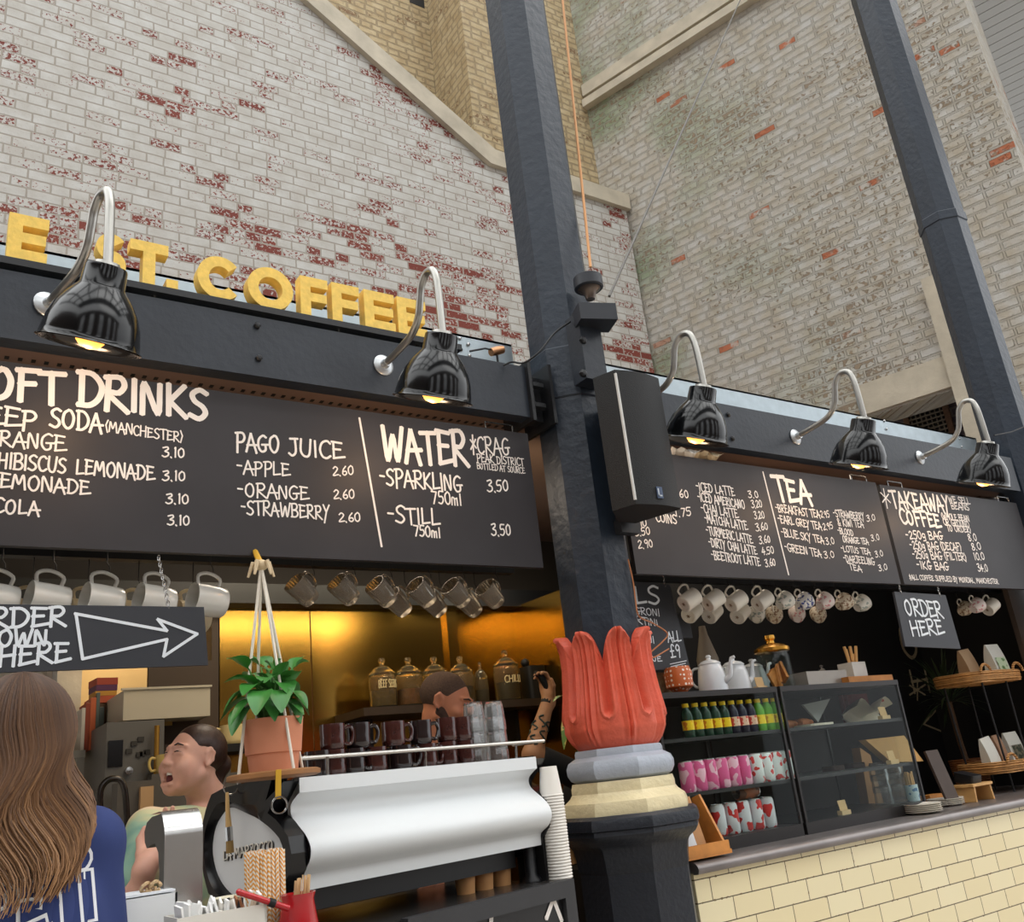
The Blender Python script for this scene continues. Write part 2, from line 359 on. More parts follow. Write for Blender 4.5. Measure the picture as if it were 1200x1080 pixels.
# local x runs from the corner towards the hall, local y into the wall
s_j = -wall_s(onwall(1092, 400)); zt = 12
def wl(px, py, off=0.0):
    p = onwall(px, py, off); return (-wall_s(p), p.z)
o = wallmesh('wall_right', [(-far, 0), (-s_open, 0), (-s_open, z_l), (s_j + .1, z_l), (s_j + .1, 0), (-near, 0), (-near, zt), (-far, zt)], RW); struct(o)
_lin = MB()
a = wl(1012, 487); b = wl(1113, 452); c = wl(1113, 408)
z0l = (a[1] + b[1]) / 2
_lin.box2((a[0], -.03, z0l - .01), (b[0] + .05, .32, z0l + .28))
o = _lin.build('trim_2', CREAMSTONE, smooth=0); o.location = WB; o.rotation_euler = (0, 0, math.atan2(-WD.y, -WD.x)); struct(o)
_j = MB(); j0 = wl(1086, 345); j1 = wl(1112, 345)
_j.box2((j0[0], -.09, 2.2), (j1[0] + .02, .1, j0[1] + .12))
o = _j.build('trim_3', CREAMSTONE, smooth=0); o.location = WB; o.rotation_euler = (0, 0, math.atan2(-WD.y, -WD.x)); struct(o)
PURPLE = brick_mat('purple_brick', (92, 84, 92), (74, 68, 78), (100, 84, 84), (66, 56, 62), (120, 112, 108), .6, mort=.012)
o = wallmesh('wall_behind_opening', [(-s_open - .5, 2), (-near + .2, 2), (-near + .2, 5), (-s_open - .5, 5)], PURPLE, .1, .75); struct(o)
# ventilation grille in the opening
gr = MB(); g0 = wl(1062, 505, -.7); g1 = wl(1108, 452, -.7)
gx0, gx1 = g0[0], g1[0] - .03; gz0, gz1 = g0[1] - .5, g1[1] + .12
fr = MB()
for (p, q_) in (((gx0, .69, gz0), (gx0 + .05, .74, gz1)), ((gx1 - .05, .69, gz0), (gx1, .74, gz1)), ((gx0, .69, gz1 - .05), (gx1, .74, gz1)), ((gx0, .69, gz0), (gx1, .74, gz0 + .05))): fr.box2(p, q_)
k = gz0
while k < gz1:
    gr.box2((gx0 + .05, .70, k), (gx1 - .05, .715, k + .013)); k += .045
k = gx0 + .06
while k < gx1 - .05:
    gr.box2((k, .715, gz0 + .05), (k + .013, .73, gz1 - .05)); k += .045
bk = MB(); bk.box2((gx0 + .03, .735, gz0), (gx1 - .03, .745, gz1))
ge = empty('ventilation_grille', WB, 'rusty mesh ventilation grille behind the stone lintel beside the right-hand iron column', 'grille')
RUST = mat('rusty_steel', (112, 84, 66), .6, metal=.3, vary=.25, scale=20)
for n_, b_, m_ in (('frame', fr, RUST), ('mesh', gr, mat('grey_mesh', (130, 122, 110), .5, metal=.4)), ('backing', bk, DARK)):
    o = b_.build(n_, m_, smooth=0); o.parent = ge
ge.rotation_euler = (0, 0, math.atan2(-WD.y, -WD.x))
# ledge on the right wall
zl = onwall(677, 137).z
for i, (h0, h1, pr, m_) in enumerate(((0, .11, .1, CREAMSTONE), (.19, .36, .06, CREAMSTONE), (.11, .19, .015, mat('dark_joint', (74, 62, 54), .8)))):
    _t = MB(); _t.box2((-far, -pr, zl + h0), (-near, .02, zl + h1))
    o = _t.build('trim_%d' % (4 + i), m_, smooth=0); o.location = WB; o.rotation_euler = (0, 0, math.atan2(-WD.y, -WD.x)); struct(o)
# end face of the right wall (returns away from the hall)
o = wallmesh('wall_right_end', [(-near, 0), (-near + .004, 0), (-near + .004, zt), (-near, zt)], RW, 1.2); struct(o)
# back wall with its pier
PC = WB + WD * far; YP = PC.y
xp = at(540, 10, YP).x; yd = xp / (ray(501, 10)[0] / ray(501, 10)[1])
mb = MB(); mb.box2((xp, YP, 0), (PC.x + .4, yd + .3, 13)); struct(mb.build('wall_pier', OCHRE, smooth=0))
mb = MB(); mb.box2((-5, yd, 0), (xp + .1, yd + .3, 13)); struct(mb.build('wall_back', OCHRE, smooth=0))
mb = MB(); h_ = at(489, 3, yd); mb.box2((h_.x - .11, yd - .004, h_.z - .05), (h_.x + .1, yd + .1, h_.z + .3)); struct(mb.build('trim_8', DARK, smooth=0))  # dark block standing in for the shade inside a small wall hole
# grey boarded soffit beyond the wall end
CLAD = mat('grey_boards', (150, 148, 142), .6)
mb = MB(); zc = 9.2
p0 = atz(1148, 10, zc)
for i in range(34):
    a = i * .16 - .8
    o_ = Vector((p0.x, p0.y, zc)) + Vector((WD.y, -WD.x, 0)) * a
    ang = math.atan2(WD.y, WD.x)
    mb.box(o_ + WD * 1.0, (9, .15, .03), RZ(ang))
    mb.box(o_ + WD * 1.0 + Vector((0, 0, .03)), (9, .17, .02), RZ(ang))
struct(mb.build('ceiling_boards', CLAD, smooth=0))
mb = MB(); mb.box2((-8, -10, -.1), (14, 6, 0)); struct(mb.build('floor', mat('stone_floor', (176, 168, 158), .6, vary=.15, scale=3), smooth=0))

# the hall behind the viewer: a dark brick wall with tall windows, a glazed roof on rafters
HALL = mat('hall_brick', (96, 80, 70), .8, vary=.2, scale=2)
mb = MB(); mb.box2((-9, -9.3, 0), (16, -9, 3)); mb.box2((-9, -9.3, 7.5), (16, -9, 9))
x_ = -9.0
while x_ < 16: mb.box2((x_, -9.3, 3), (x_ + 2.4, -9, 7.5)); mb.box2((x_ + 1.1, -9.2, 5.2), (x_ + 4.2, -9.1, 5.35)); x_ += 4.2
struct(mb.build('wall_front', HALL, smooth=0))
mb = MB(); mb.box2((-9.3, -9.3, 0), (-9, 6, 9)); struct(mb.build('wall_left', HALL, smooth=0))
mb = MB(); x_ = -9.0
while x_ < 16: mb.box2((x_, -5.5, 12.4), (x_ + .3, 6.4, 12.8)); x_ += 3.0
mb.box2((-9, -9, 12.4), (16, -5.5, 12.6))
for y_ in (-6, -2.5, 1): mb.box2((-9, y_, 12.2), (16, y_ + .5, 12.6))
struct(mb.build('ceiling_rafters', mat('rafter_paint', (70, 72, 74), .6), smooth=0))

# ------------------------------------------------------------------ iron columns
CX, CY = 2.165, 2.604
def octo(mb, prof, cx=0, cy=0):
    """prof: (half flat width, z)"""
    k = 1 / math.cos(PI / 8)
    return mb.lathe([(r * k, z) for r, z in prof], 8, T(cx, cy, 0), PI / 8)
RED = mat('coral_red_paint', (218, 98, 74), .38, vary=.07, scale=14, bump=.3, bscale=60)
TORUSP = mat('pale_blue_grey_paint', (170, 178, 190), .4, vary=.06, scale=14, bump=.3, bscale=50)
CREAMP = mat('cream_gloss_paint', (222, 208, 168), .38, vary=.07, scale=14, bump=.35, bscale=50)
PLINTHP = mat('black_navy_paint', (32, 36, 44), .4, vary=.12, scale=8, bump=.25, bscale=60)
def column(x, y, label, collar_z, full=True):
    t = empty('iron_column', (x, y, 0), label, 'column', None)
    mb = MB(); octo(mb, [(.130, 1.3), (.133, 2.3), (.135, 12)], x, y); mb.build('shaft', NAVY, t, 0)
    mb = MB(); cz0, cz1 = collar_z; octo(mb, [(.134, cz0), (.140, cz0 + .006), (.140, cz1 - .008), (.134, cz1)], x, y); mb.build('collar', NAVY, t, 0)
    # leaf capital at the foot: eight upright pointed leaves
    zb, ztp = 1.485, 1.885
    mb = MB(); nth, nv = 8 * 30, 44; rows_o, rows_i = [], []
    for j in range(nv + 1):
        ro, ri = [], []
        for i in range(nth):
            u = ((i / nth * 8) % 1.0) * 2 - 1                       # across one leaf
            th = 2 * PI * i / nth - PI / 8 - PI / 8
            au = abs(u)
            vmax = 1.0 - .27 * au ** 2.3
            v = j / nv * vmax
            H_ = ztp - zb; z = zb + H_ * v
            bulge = np.interp(v, [0, .06, .16, .30, .5, .7, .86, 1.0], [.142, .163, .181, .178, .165, .157, .158, .176])
            sl = 1 - au; du = sl * .075
            dv = max(0, .30 - v) * H_
            d_ = math.hypot(du, dv)
            wide = .010 + .004 * max(0, v - .3)
            slot = -.020 * math.exp(-(d_ / wide) ** 2)
            rim = .013 * math.exp(-((d_ - wide - .013) / .0065) ** 2) + .004 * math.exp(-((d_ - wide - .030) / .005) ** 2)
            dt = (vmax - v) * H_
            top = .011 * math.exp(-((dt - .010) / .010) ** 2) * min(1, v * 2)
            rib = -.009 * math.exp(-(u / .05) ** 2) + .006 * math.exp(-((au - .14) / .07) ** 2) - .004 * math.exp(-((au - .34) / .06) ** 2)
            rib *= 1 if v > .1 else v / .1
            rr = bulge + max(rim, top) + slot + rib
            rr *= 1 - .02 * abs(math.cos(4 * th))
            ro.append(Vector((x + rr * math.cos(th), y + rr * math.sin(th), z)))
            ri.append(Vector((x + (bulge - .034) * math.cos(th), y + (bulge - .034) * math.sin(th), z)))
        rows_o.append(ro); rows_i.append(ri)
    mb.grid(rows_o + list(reversed(rows_i)), closed=True); mb.build('leaf_capital', RED, t, 60)
    mb = MB(); octo(mb, [(.09, 1.487), (.146, 1.486), (.150, 1.476), (.150, 1.462), (.158, 1.458), (.175, 1.448), (.183, 1.43), (.182, 1.408), (.172, 1.39), (.155, 1.38), (.09, 1.379)], x, y); mb.build('torus_moulding', TORUSP, t, 30)
    mb = MB(); octo(mb, [(.09, 1.381), (.170, 1.380), (.175, 1.362), (.175, 1.345), (.183, 1.333), (.204, 1.316), (.209, 1.30), (.209, 1.275), (.09, 1.274)], x, y); mb.build('cream_moulding', CREAMP, t, 30)
    mb = MB(); octo(mb, [(.09, 1.276), (.225, 1.275), (.236, 1.265), (.240, 1.25), (.240, 1.232), (.232, 1.228), (.234, 1.215), (.224, 1.2), (.203, 1.185), (.192, 1.17), (.186, 1.14), (.182, 1.10), (.179, 1.095), (.177, .2), (.21, .19), (.21, 0), (.09, 0)], x, y); mb.build('pedestal', PLINTHP, t, 30)
    return t
zc0, zc1 = at(655, 455, CY - .15).z, at(650, 395, CY - .15).z
column(CX, CY, 'navy octagonal iron column with coral red leaf capital on a black pedestal, in the middle', (zc0, zc1))
column(5.60, CY, 'navy octagonal iron column at the right edge against the worn brick wall', (at(1120, 250, CY - .15).z, at(1118, 240, CY - .15).z))

# ------------------------------------------------------------------ steel beams between the columns
YB = 2.53
BZ0, BZ1 = 2.70, 2.885
def beam(x0, x1, label, bolts):
    t = empty('steel_beam', (x0, YB, BZ0), label, 'beam')
    mb = MB(); mb.box2((x0, YB + .05, BZ0), (x1, YB + .065, BZ1)); mb.box2((x0, YB - .0, BZ0 - .012), (x1, YB + .06, BZ0)); mb.box2((x0, YB, BZ1 - .0), (x1, YB + .16, BZ1 + .012))
    mb.box2((x0, YB, BZ0), (x1, YB + .012, BZ1)); mb.build('web', BEAMNAVY, t, 0)
    for bx, bz in bolts:
        m2 = MB(); m2.lathe([(.011, 0), (.011, .008), (.007, .012), (.001, .013)], 6, T(bx, YB, bz) @ Matrix.Rotation(PI / 2, 4, 'X')); m2.build('bolt', BLACKSTEEL, t, 30)
    return t
bl = [at(301, 382, YB), at(303, 420, YB)]
beam(-1.2, 1.90, 'dark navy steel beam below the gold letters, left of the iron column', [(p.x, p.z) for p in bl] + [(-.2, 2.88), (-.2, 2.74)])
br = [at(853, 486, YB), at(858, 514, YB), at(1025, 515, YB), at(1032, 541, YB)]
beam(2.44, 5.40, 'dark navy steel beam between the two iron columns', [(p.x, p.z) for p in br])
# end plates to the column
for (x0, x1, lb) in ((1.90, 2.012, 'black bolted end plate joining the left beam to the column'), (2.32, 2.44, 'black bolted end plate joining the right beam to the column')):
    t = empty('beam_bracket', ((x0 + x1) / 2, YB, BZ0), lb, 'bracket')
    mb = MB(); mb.box2((x0, YB - .02, BZ0 - .03), (x0 + .014, YB + .18, BZ1 + .03)); mb.box2((x1 - .014, YB - .02, BZ0 - .03), (x1, YB + .18, BZ1 + .03)); mb.box2((x0, YB + .05, BZ0), (x1, YB + .1, BZ1)); mb.build('plates', BLACKSTEEL, t, 0)
    for zz in (BZ0 + .05, BZ1 - .05):
        m2 = MB(); m2.lathe([(.016, -.02), (.016, .0), (.016, .03)], 6, T((x0 + x1) / 2, YB + .02, zz) @ Matrix.Rotation(PI / 2, 4, 'Y')); m2.build('bolt', BLACKSTEEL, t, 30)
# pale steel channel standing behind the beams
for (x0, x1, lb) in ((-1.2, 1.99, 'pale blue grey steel channel behind the gold letters'), (2.35, 5.45, 'pale blue grey steel channel on top of the right-hand beam')):
    t = empty('steel_channel', (x0, 2.72, BZ1), lb, 'channel')
    mb = MB(); zt_ = 3.10
    mb.box2((x0, 2.72, 2.79), (x1, 2.732, zt_)); mb.box2((x0, 2.72, zt_ - .01), (x1, 2.9, zt_)); mb.build('web', GALV, t, 0)
    for i, px in enumerate((539, 549, 1037, 1125)):
        p = at(px, (402, 409, 497, 518)[i], 2.72)
        if x0 < p.x < x1:
            for dz in (.02, -.03):
                m2 = MB(); m2.lathe([(.008, 0), (.007, .006), (.002, .008)], 8, T(p.x, 2.72, p.z + dz) @ Matrix.Rotation(PI / 2, 4, 'X')); m2.build('rivet', STEEL, t, 40)

# ------------------------------------------------------------------ gold sign letters on a black rail
YS = 2.55
sg = empty('shop_sign', (0, YS, BZ1), 'gold raised letters E ST.COFFEE standing on a black rail above the left beam', 'sign')
mb = MB(); mb.box2((-1.2, YS - .03, BZ1 + .028), (1.62, YS + .03, BZ1 + .050)); mb.build('rail', BLACKSTEEL, sg, 0)
for xx in (-.6, .55, 1.15, 1.45):
    mb = MB(); mb.tube([(xx, YS, BZ1 + .005), (xx, YS, BZ1 + .03)], .007, 8); mb.build('rail_post', STEEL, sg)
ZS0 = BZ1 + .050; HS = .150; DS = .045; TS = .036
def thick(pts, t):
    L_, R_ = [], []
    for i, p in enumerate(pts):
        a = Vector(pts[max(i - 1, 0)]); b = Vector(pts[min(i + 1, len(pts) - 1)]); d_ = (b - a).normalized(); n_ = Vector((-d_.y, d_.x))
        L_.append((p[0] + n_.x * t / 2, p[1] + n_.y * t / 2)); R_.append((p[0] - n_.x * t / 2, p[1] - n_.y * t / 2))
    return L_, R_
def strip_prism(mb, pts, t, M, z0, z1, closed=False):
    L_, R_ = thick(pts, t) if not closed else ([], [])
    if closed:
        n = len(pts)
        for i, p in enumerate(pts):
            a = Vector(pts[i - 1]); b = Vector(pts[(i + 1) % n]); d_ = (b - a).normalized(); n_ = Vector((-d_.y, d_.x))
            L_.append((p[0] + n_.x * t / 2, p[1] + n_.y * t / 2)); R_.append((p[0] - n_.x * t / 2, p[1] - n_.y * t / 2))
    rows = [[M @ Vector((*p, z0)) for p in L_], [M @ Vector((*p, z1)) for p in L_], [M @ Vector((*p, z1)) for p in R_], [M @ Vector((*p, z0)) for p in R_], [M @ Vector((*p, z0)) for p in L_]]
    mb.grid(rows, closed=closed)
    if not closed:
        for e in (0, -1):
            mb.add([M @ Vector((*L_[e], z0)), M @ Vector((*L_[e], z1)), M @ Vector((*R_[e], z1)), M @ Vector((*R_[e], z0))], [(0, 1, 2, 3)])
def sign_letter(ch, x0, w):
    mb = MB(); h, t = HS, TS
    M = Matrix(((1, 0, 0, x0), (0, 0, 1, YS - DS / 2), (0, 1, 0, ZS0), (0, 0, 0, 1)))
    def bar(x, y, ww, hh): mb.prism([(x, y), (x + ww, y), (x + ww, y + hh), (x, y + hh)], M, 0, DS)
    if ch in 'EF':
        bar(0, 0, t, h); bar(t, h - t, w - t, t); bar(t, h * .5 - t * .45, (w - t) * .92, t * .9)
        if ch == 'E': bar(t, 0, w - t, t)
    elif ch == 'T': bar(0, h - t, w, t); bar(w / 2 - t / 2, 0, t, h - t)
    elif ch == '.': bar(0, 0, t * .95, t * .95)
    elif ch in 'OC':
        rx, ry = w / 2 - t / 2, h / 2 - t / 2 + .003
        a0, a1 = (0, 2 * PI) if ch == 'O' else (math.radians(42), math.radians(318))
        n = 40; pts = [(w / 2 + rx * math.cos(a0 + (a1 - a0) * k / n), h / 2 + ry * math.sin(a0 + (a1 - a0) * k / n)) for k in range(n if ch == 'O' else n + 1)]
        strip_prism(mb, pts, t, M, 0, DS, ch == 'O')
    elif ch == 'S':
        r = h / 4 - t / 4; rx = w / 2 - t / 2; pts = []
        for k in range(17): a = math.radians(35 + 235 * k / 16); pts.append((w / 2 + rx * math.cos(a), h - t / 2 - r + r * math.sin(a)))
        for k in range(1, 17): a = math.radians(90 - 235 * k / 16); pts.append((w / 2 + rx * math.cos(a), t / 2 + r + r * math.sin(a)))
        strip_prism(mb, pts, t, M, 0, DS)
    mb.build('sign_letter', GOLD, sg, 30)
for ch, l_, r_, y_ in (('E', 9, 57, 275), ('S', 112, 148, 302), ('T', 152, 197, 305), ('.', 195, 209, 330), ('C', 231, 284, 325), ('O', 290, 343, 338), ('F', 352, 384, 350), ('F', 389, 421, 358), ('E', 427, 462, 364), ('E', 466, 499, 372)):
    a, b = at(l_, y_, YS - .02), at(r_, y_, YS - .02); sign_letter(ch, a.x, b.x - a.x)
sign_letter('L', -.35, .1) if False else None

# ------------------------------------------------------------------ gooseneck lamps on the beams
LAMPBLACK = mat('black_enamel', (10, 11, 13), .14)
TUBE = mat('galvanised_tube', (172, 170, 164), .3, metal=.85)
BULB = mat('warm_bulb', (255, 190, 110), .4, emit=(255, 168, 70), estr=1.5)
INNER = mat('shade_inside', (225, 215, 195), .4)
def make_lamp():
    t = empty('wall_lamp', (0, 0, 0), 'x', 'wall lamp', 'gooseneck lamps over the menu boards')
    mb = MB(); mb.lathe([(.038, 0), (.038, .004), (.033, .008), (.017, .011), (.015, .03), (.001, .03)], 20, Matrix.Rotation(PI / 2, 4, 'X')); mb.build('mount_plate', mat('zinc', (196, 200, 202), .3, metal=.8), t, 40)
    P = smooth_path([(0, -.01, 0), (0, -.10, .010), (0, -.185, .028), (0, -.232, .068), (0, -.25, .12), (0, -.264, .168), (0, -.297, .200), (0, -.336, .192), (0, -.353, .150), (0, -.358, .08), (0, -.36, -.05)], 7)
    mb = MB(); mb.tube(P, .0125, 12); mb.build('arm', TUBE, t)
    c = T(0, -.357, -.042) @ Matrix.Rotation(math.radians(22), 4, 'X') @ Matrix.Diagonal((1, 1, .84, 1)) @ T(0, 0, .012)
    mb = MB(); prof = [(.016, -.018), (.05, -.022), (.052, -.03), (.055, -.085), (.062, -.095), (.082, -.125), (.100, -.16), (.112, -.20), (.119, -.245), (.121, -.262), (.127, -.268)]
    mb.lathe(prof, 40, c, cap=False); mb.lathe([(r - .003, z - .002) for r, z in reversed(prof)], 40, c, cap=False); mb.build('shade', LAMPBLACK, t, 50)
    mb = MB(); mb.lathe([(.018, -.006), (.03, -.008), (.034, -.02), (.02, -.023)], 20, c); mb.build('ferrule', TUBE, t)
    mb = MB(); mb.lathe([(.014, -.14), (.018, -.17), (.03, -.205), (.036, -.235), (.034, -.257), (.022, -.273), (.004, -.279)], 18, c); b = mb.build('bulb', BULB, t)
    ld = bpy.data.lights.new('lamp_light', 'POINT'); ld.energy = 2.0; ld.color = (1, .66, .40); ld.shadow_soft_size = .03
    lo = bpy.data.objects.new('lamp_light', ld); C.objects.link(lo); lo.location = (0, -.23, -.29); lo.parent = t
    return t
_lp = make_lamp(); first = True
for (mx, my, ax_, lb) in ((55, 357, .10, 'black bell lamp on a steel gooseneck in front of the letter S, leftmost'), (449, 428, .03, 'black bell lamp on a gooseneck beside the last gold letter, left of the column'),
                     (738, 470, .06, 'black bell lamp on a gooseneck partly behind the black loudspeaker'), (932, 512, .02, 'black bell lamp above the TEA column of the chalkboard'), (1078, 536, .02, 'black bell lamp over the takeaway coffee board, rightmost')):
    p = at(mx, my, YB)
    if mx == 738: p = Vector((2.415, YB, 2.795))
    l_ = _lp if first else dup(_lp, (0, 0, 0)); first = False
    l_.location = (p.x, YB - .0, p.z); l_.rotation_euler = (0, 0, math.atan2(ax_, .36)); l_['label'] = lb

# ------------------------------------------------------------------ menu boards
YM = 2.585
def menu_board(x0, x1, z0, z1, label):
    t = empty('menu_board', (x0, YM, z0), label, 'menu board')
    mb = MB(); mb.box2((x0, YM, z0), (x1, YM + .022, z1)); mb.build('panel', BOARD, t, 0)
    for xx in (x0 + .15, x1 - .12):
        mb = MB(); mb.tube([(xx - .06, YM + .011, z1 - .02), (xx - .06, YM + .011, z1 + .03), (xx + .06, YM + .011, z1 + .03), (xx + .06, YM + .011, z1 - .02)], .004, 6); mb.build('hanger', STEEL, t)
    return t
mz0, mz1 = at(300, 651, YM).z, at(300, 464, YM).z
b1 = menu_board(-.5, at(628, 590, YM).x, mz0, mz1, 'long black menu board of soft drinks, juice and water, left of the column')
b2 = menu_board(at(735, 600, YM).x, at(1041, 625, YM).x, at(900, 678, YM).z, at(900, 548, YM).z, 'black menu board of lattes and TEA, right of the column')
b3 = menu_board(at(1045, 625, YM).x, 5.42, at(1100, 686, YM).z, at(1100, 577, YM).z, 'black chalkboard headed TAKEAWAY COFFEE at the right end')
mb = MB()
for a in (('SOFT', (-45, 462), (70, 472), 35, 6.5), ('DRINKS', (90, 474), (243, 491), 38, 6.5), ('STEEP', (-60, 491), (42, 503), 22, 3), ('SODA', (58, 500), (119, 506), 22, 3), ('(MANCHESTER)', (123, 505), (214, 518), 12, 1.6),
          ('ORANGE', (-18, 520), (75, 529), 18, 2.3), ('3.10', (190, 535), (216, 536), 11, 1.8), ('HIBISCUS', (-3, 548), (77, 554), 18, 2.3), ('LEMONADE', (89, 555), (180, 563), 17, 2.3), ('3.10', (190, 563), (217, 563), 11, 1.8),
          ('LEMONADE', (-14, 570), (104, 580), 17, 2.3), ('3.10', (194, 590), (221, 590), 11, 1.8), ('COLA', (-8, 600), (46, 604), 17, 2.3), ('3.10', (196, 615), (222, 615), 11, 1.8),
          ('PAGO', (276, 527), (327, 531), 20, 2.8), ('JUICE', (338, 533), (402, 538), 20, 2.8), ('-APPLE', (277, 554), (339, 558), 15, 2.1), ('2.60', (390, 557), (414, 556), 10, 1.7), ('-ORANGE', (278, 581), (361, 586), 16, 2.1), ('2.60', (391, 584), (415, 584), 10, 1.7),
          ('-STRAWBERRY', (282, 602), (386, 608), 16, 2.1), ('2.60', (397, 611), (422, 611), 10, 1.7), ('WATER', (449, 538), (547, 545), 38, 6), ('*CRAG', (552, 530), (597, 533), 19, 2.2), ('PEAK DISTRICT', (559, 541), (614, 546), 9, 1.3), ('BOTTLED AT SOURCE', (559, 549), (615, 555), 7, 1.0),
          ('-SPARKLING', (445, 568), (541, 576), 19, 2.6), ('750ml', (506, 589), (541, 592), 14, 2), ('3.50', (571, 576), (596, 575), 13, 1.9), ('-STILL', (454, 612), (515, 615), 19, 2.6), ('750ml', (485, 627), (516, 630), 12, 2), ('3.50', (576, 627), (599, 627), 13, 1.9)):
    chalk(mb, a[0], a[1], a[2], a[3], YM, a[4])
chalk_line(mb, [(421, 490), (447, 640)], YM, 2.6)
mb.build('chalk_lettering', CHALK, b1, 0)
mb = MB()
for a in (('3.10', (742, 618), (758, 616), 9, 1.4), ('3.50', (744, 628), (762, 626), 9, 1.4), ('2.90', (748, 642), (765, 641), 9, 1.4), ('COINS', (769, 611), (793, 614), 10, 1.6), ('1.60', (791, 583), (807, 583), 9, 1.4), ('1.75', (791, 605), (810, 604), 9, 1.4),
          ('-ICED LATTE', (816, 575), (861, 581), 10, 1.4), ('3.0', (877, 583), (889, 583), 8, 1.3), ('-ICED AMERICANO', (818, 587), (873, 596), 10, 1.4), ('3.20', (881, 595), (893, 594), 8, 1.3), ('-CHAI LATTE', (822, 600), (865, 607), 10, 1.4), ('3.20', (884, 608), (896, 607), 8, 1.3),
          ('-MATCHA LATTE', (826, 612), (876, 621), 10, 1.4), ('3.60', (886, 622), (900, 620), 8, 1.3), ('-TURMERIC LATTE', (828, 626), (882, 637), 10, 1.4), ('3.60', (890, 637), (903, 635), 8, 1.3), ('-DIRTY CHAI LATTE', (831, 640), (887, 650), 10, 1.4), ('4.50', (893, 650), (907, 648), 8, 1.3),
          ('-BEETROOT LATTE', (834, 655), (891, 663), 10, 1.4), ('3.60', (897, 664), (909, 662), 8, 1.3), ('TEA', (910, 585), (951, 590), 26, 5), ('-BREAKFAST TEA', (909, 599), (961, 607), 9, 1.3), ('2.95', (962, 606), (972, 606), 7, 1.1),
          ('-EARL GREY TEA', (912, 612), (963, 621), 9, 1.3), ('2.95', (965, 621), (976, 619), 7, 1.1), ('-BLUE SKY TEA', (916, 628), (966, 637), 9, 1.3), ('3.0', (968, 638), (978, 637), 8, 1.1), ('-GREEN TEA', (920, 645), (963, 653), 9, 1.3), ('3.0', (966, 654), (978, 653), 8, 1.1),
          ('-STRAWBERRY', (977, 605), (1013, 609), 8, 1.2), ('& KIWI TEA', (982, 616), (1012, 618), 8, 1.2), ('3.0', (1016, 611), (1026, 609), 7, 1.1), ('-BLOOD', (982, 625), (1000, 628), 7, 1.2), ('ORANGE TEA', (988, 635), (1018, 638), 7, 1.2), ('3.0', (1021, 634), (1031, 632), 7, 1.1),
          ('-LOTUS TEA', (986, 646), (1020, 650), 7, 1.2), ('3.0', (1026, 653), (1035, 651), 7, 1.1), ('-DARJEELING', (989, 658), (1025, 662), 8, 1.2), ('TEA', (995, 667), (1010, 670), 7, 1.2), ('3.0', (1030, 669), (1040, 667), 7, 1.1)):
    chalk(mb, a[0], a[1], a[2], a[3], YM, a[4])
chalk_line(mb, [(894, 553), (924, 673)], YM, 2)
mb.build('chalk_lettering', CHALK, b2, 0)
mb = MB()
for a in (('*', (1035, 592), (1046, 595), 20, 1.6), ('TAKEAWAY', (1046, 594), (1114, 600), 19, 3), ('COFFEE', (1056, 613), (1103, 618), 16, 3), ('WE SELL', (1112, 588), (1137, 591), 7, 1.2), ('BEANS', (1115, 596), (1136, 598), 7, 1.2), ('(WHOLE BEAN', (1104, 608), (1136, 611), 7, 1.2), ('OR GROUND', (1106, 615), (1136, 618), 7, 1.2), ('TO ORDER)', (1110, 622), (1138, 624), 7, 1.2),
          ('-250g BAG', (1062, 631), (1105, 632), 9, 1.5), ('8.0', (1135, 634), (1145, 633), 8, 1.3), ('-250g BAG (DECAF)', (1067, 643), (1127, 645), 9, 1.4), ('8.0', (1139, 645), (1150, 643), 8, 1.3), ('-250g BAG (FILTER)', (1070, 654), (1133, 657), 9, 1.4), ('10.0', (1142, 656), (1154, 655), 8, 1.3),
          ('-1KG BAG', (1075, 666), (1112, 668), 9, 1.5), ('34.0', (1146, 669), (1158, 669), 8, 1.3), ('*ALL COFFEE SUPPLIED BY MONDIAL, MANCHESTER', (1066, 679), (1170, 684), 6, 1.0)):
    chalk(mb, a[0], a[1], a[2], a[3], YM, a[4])
mb.build('chalk_lettering', CHALK, b3, 0)
# ================================================================== left bar: kitchen shell
ORD = ['first', 'second', 'third', 'fourth', 'fifth', 'sixth', 'seventh', 'eighth', 'ninth', 'tenth', 'eleventh', 'twelfth', 'thirteenth', 'fourteenth']
def brass_mat():
    m = mat('brushed_brass', (178, 140, 66), .3, metal=1)
    nt = m.node_tree; b = nt.nodes['Principled BSDF']
    tc = nt.nodes.new('ShaderNodeTexCoord'); mp = nt.nodes.new('ShaderNodeMapping'); mp.inputs['Scale'].default_value = (120, 120, 1.5)
    n = nt.nodes.new('ShaderNodeTexNoise'); n.inputs['Scale'].default_value = 2; n.inputs['Detail'].default_value = 3
    nt.links.new(tc.outputs['Object'], mp.inputs[0]); nt.links.new(mp.outputs[0], n.inputs['Vector'])
    r = nt.nodes.new('ShaderNodeMapRange'); r.inputs[3].default_value = .20; r.inputs[4].default_value = .205
    nt.links.new(n.outputs[0], r.inputs[0]); nt.links.new(r.outputs[0], b.inputs['Roughness'])
    return m
BRASS = brass_mat()
KB = 4.1
XBL, XBR = 1.20, 2.79
mb = MB(); mb.box2((XBL, KB, 0), (1.628, KB + .03, 2.30)); mb.box2((1.634, KB, 0), (2.42, KB + .03, 2.30)); mb.box2((2.426, KB, 0), (XBR, KB + .03, 2.30)); mb.box2((2.36, KB - .03, 1.9), (2.42, KB, 2.30))
struct(mb.build('wall_brass', BRASS, smooth=0))
mb = MB(); mb.box2((XBR, 3.55, 0), (XBR + .03, KB + .03, 2.30)); struct(mb.build('wall_brass_side', BRASS, smooth=0))
WARMGREY = mat('warm_grey_panel', (96, 90, 84), .6, vary=.1)
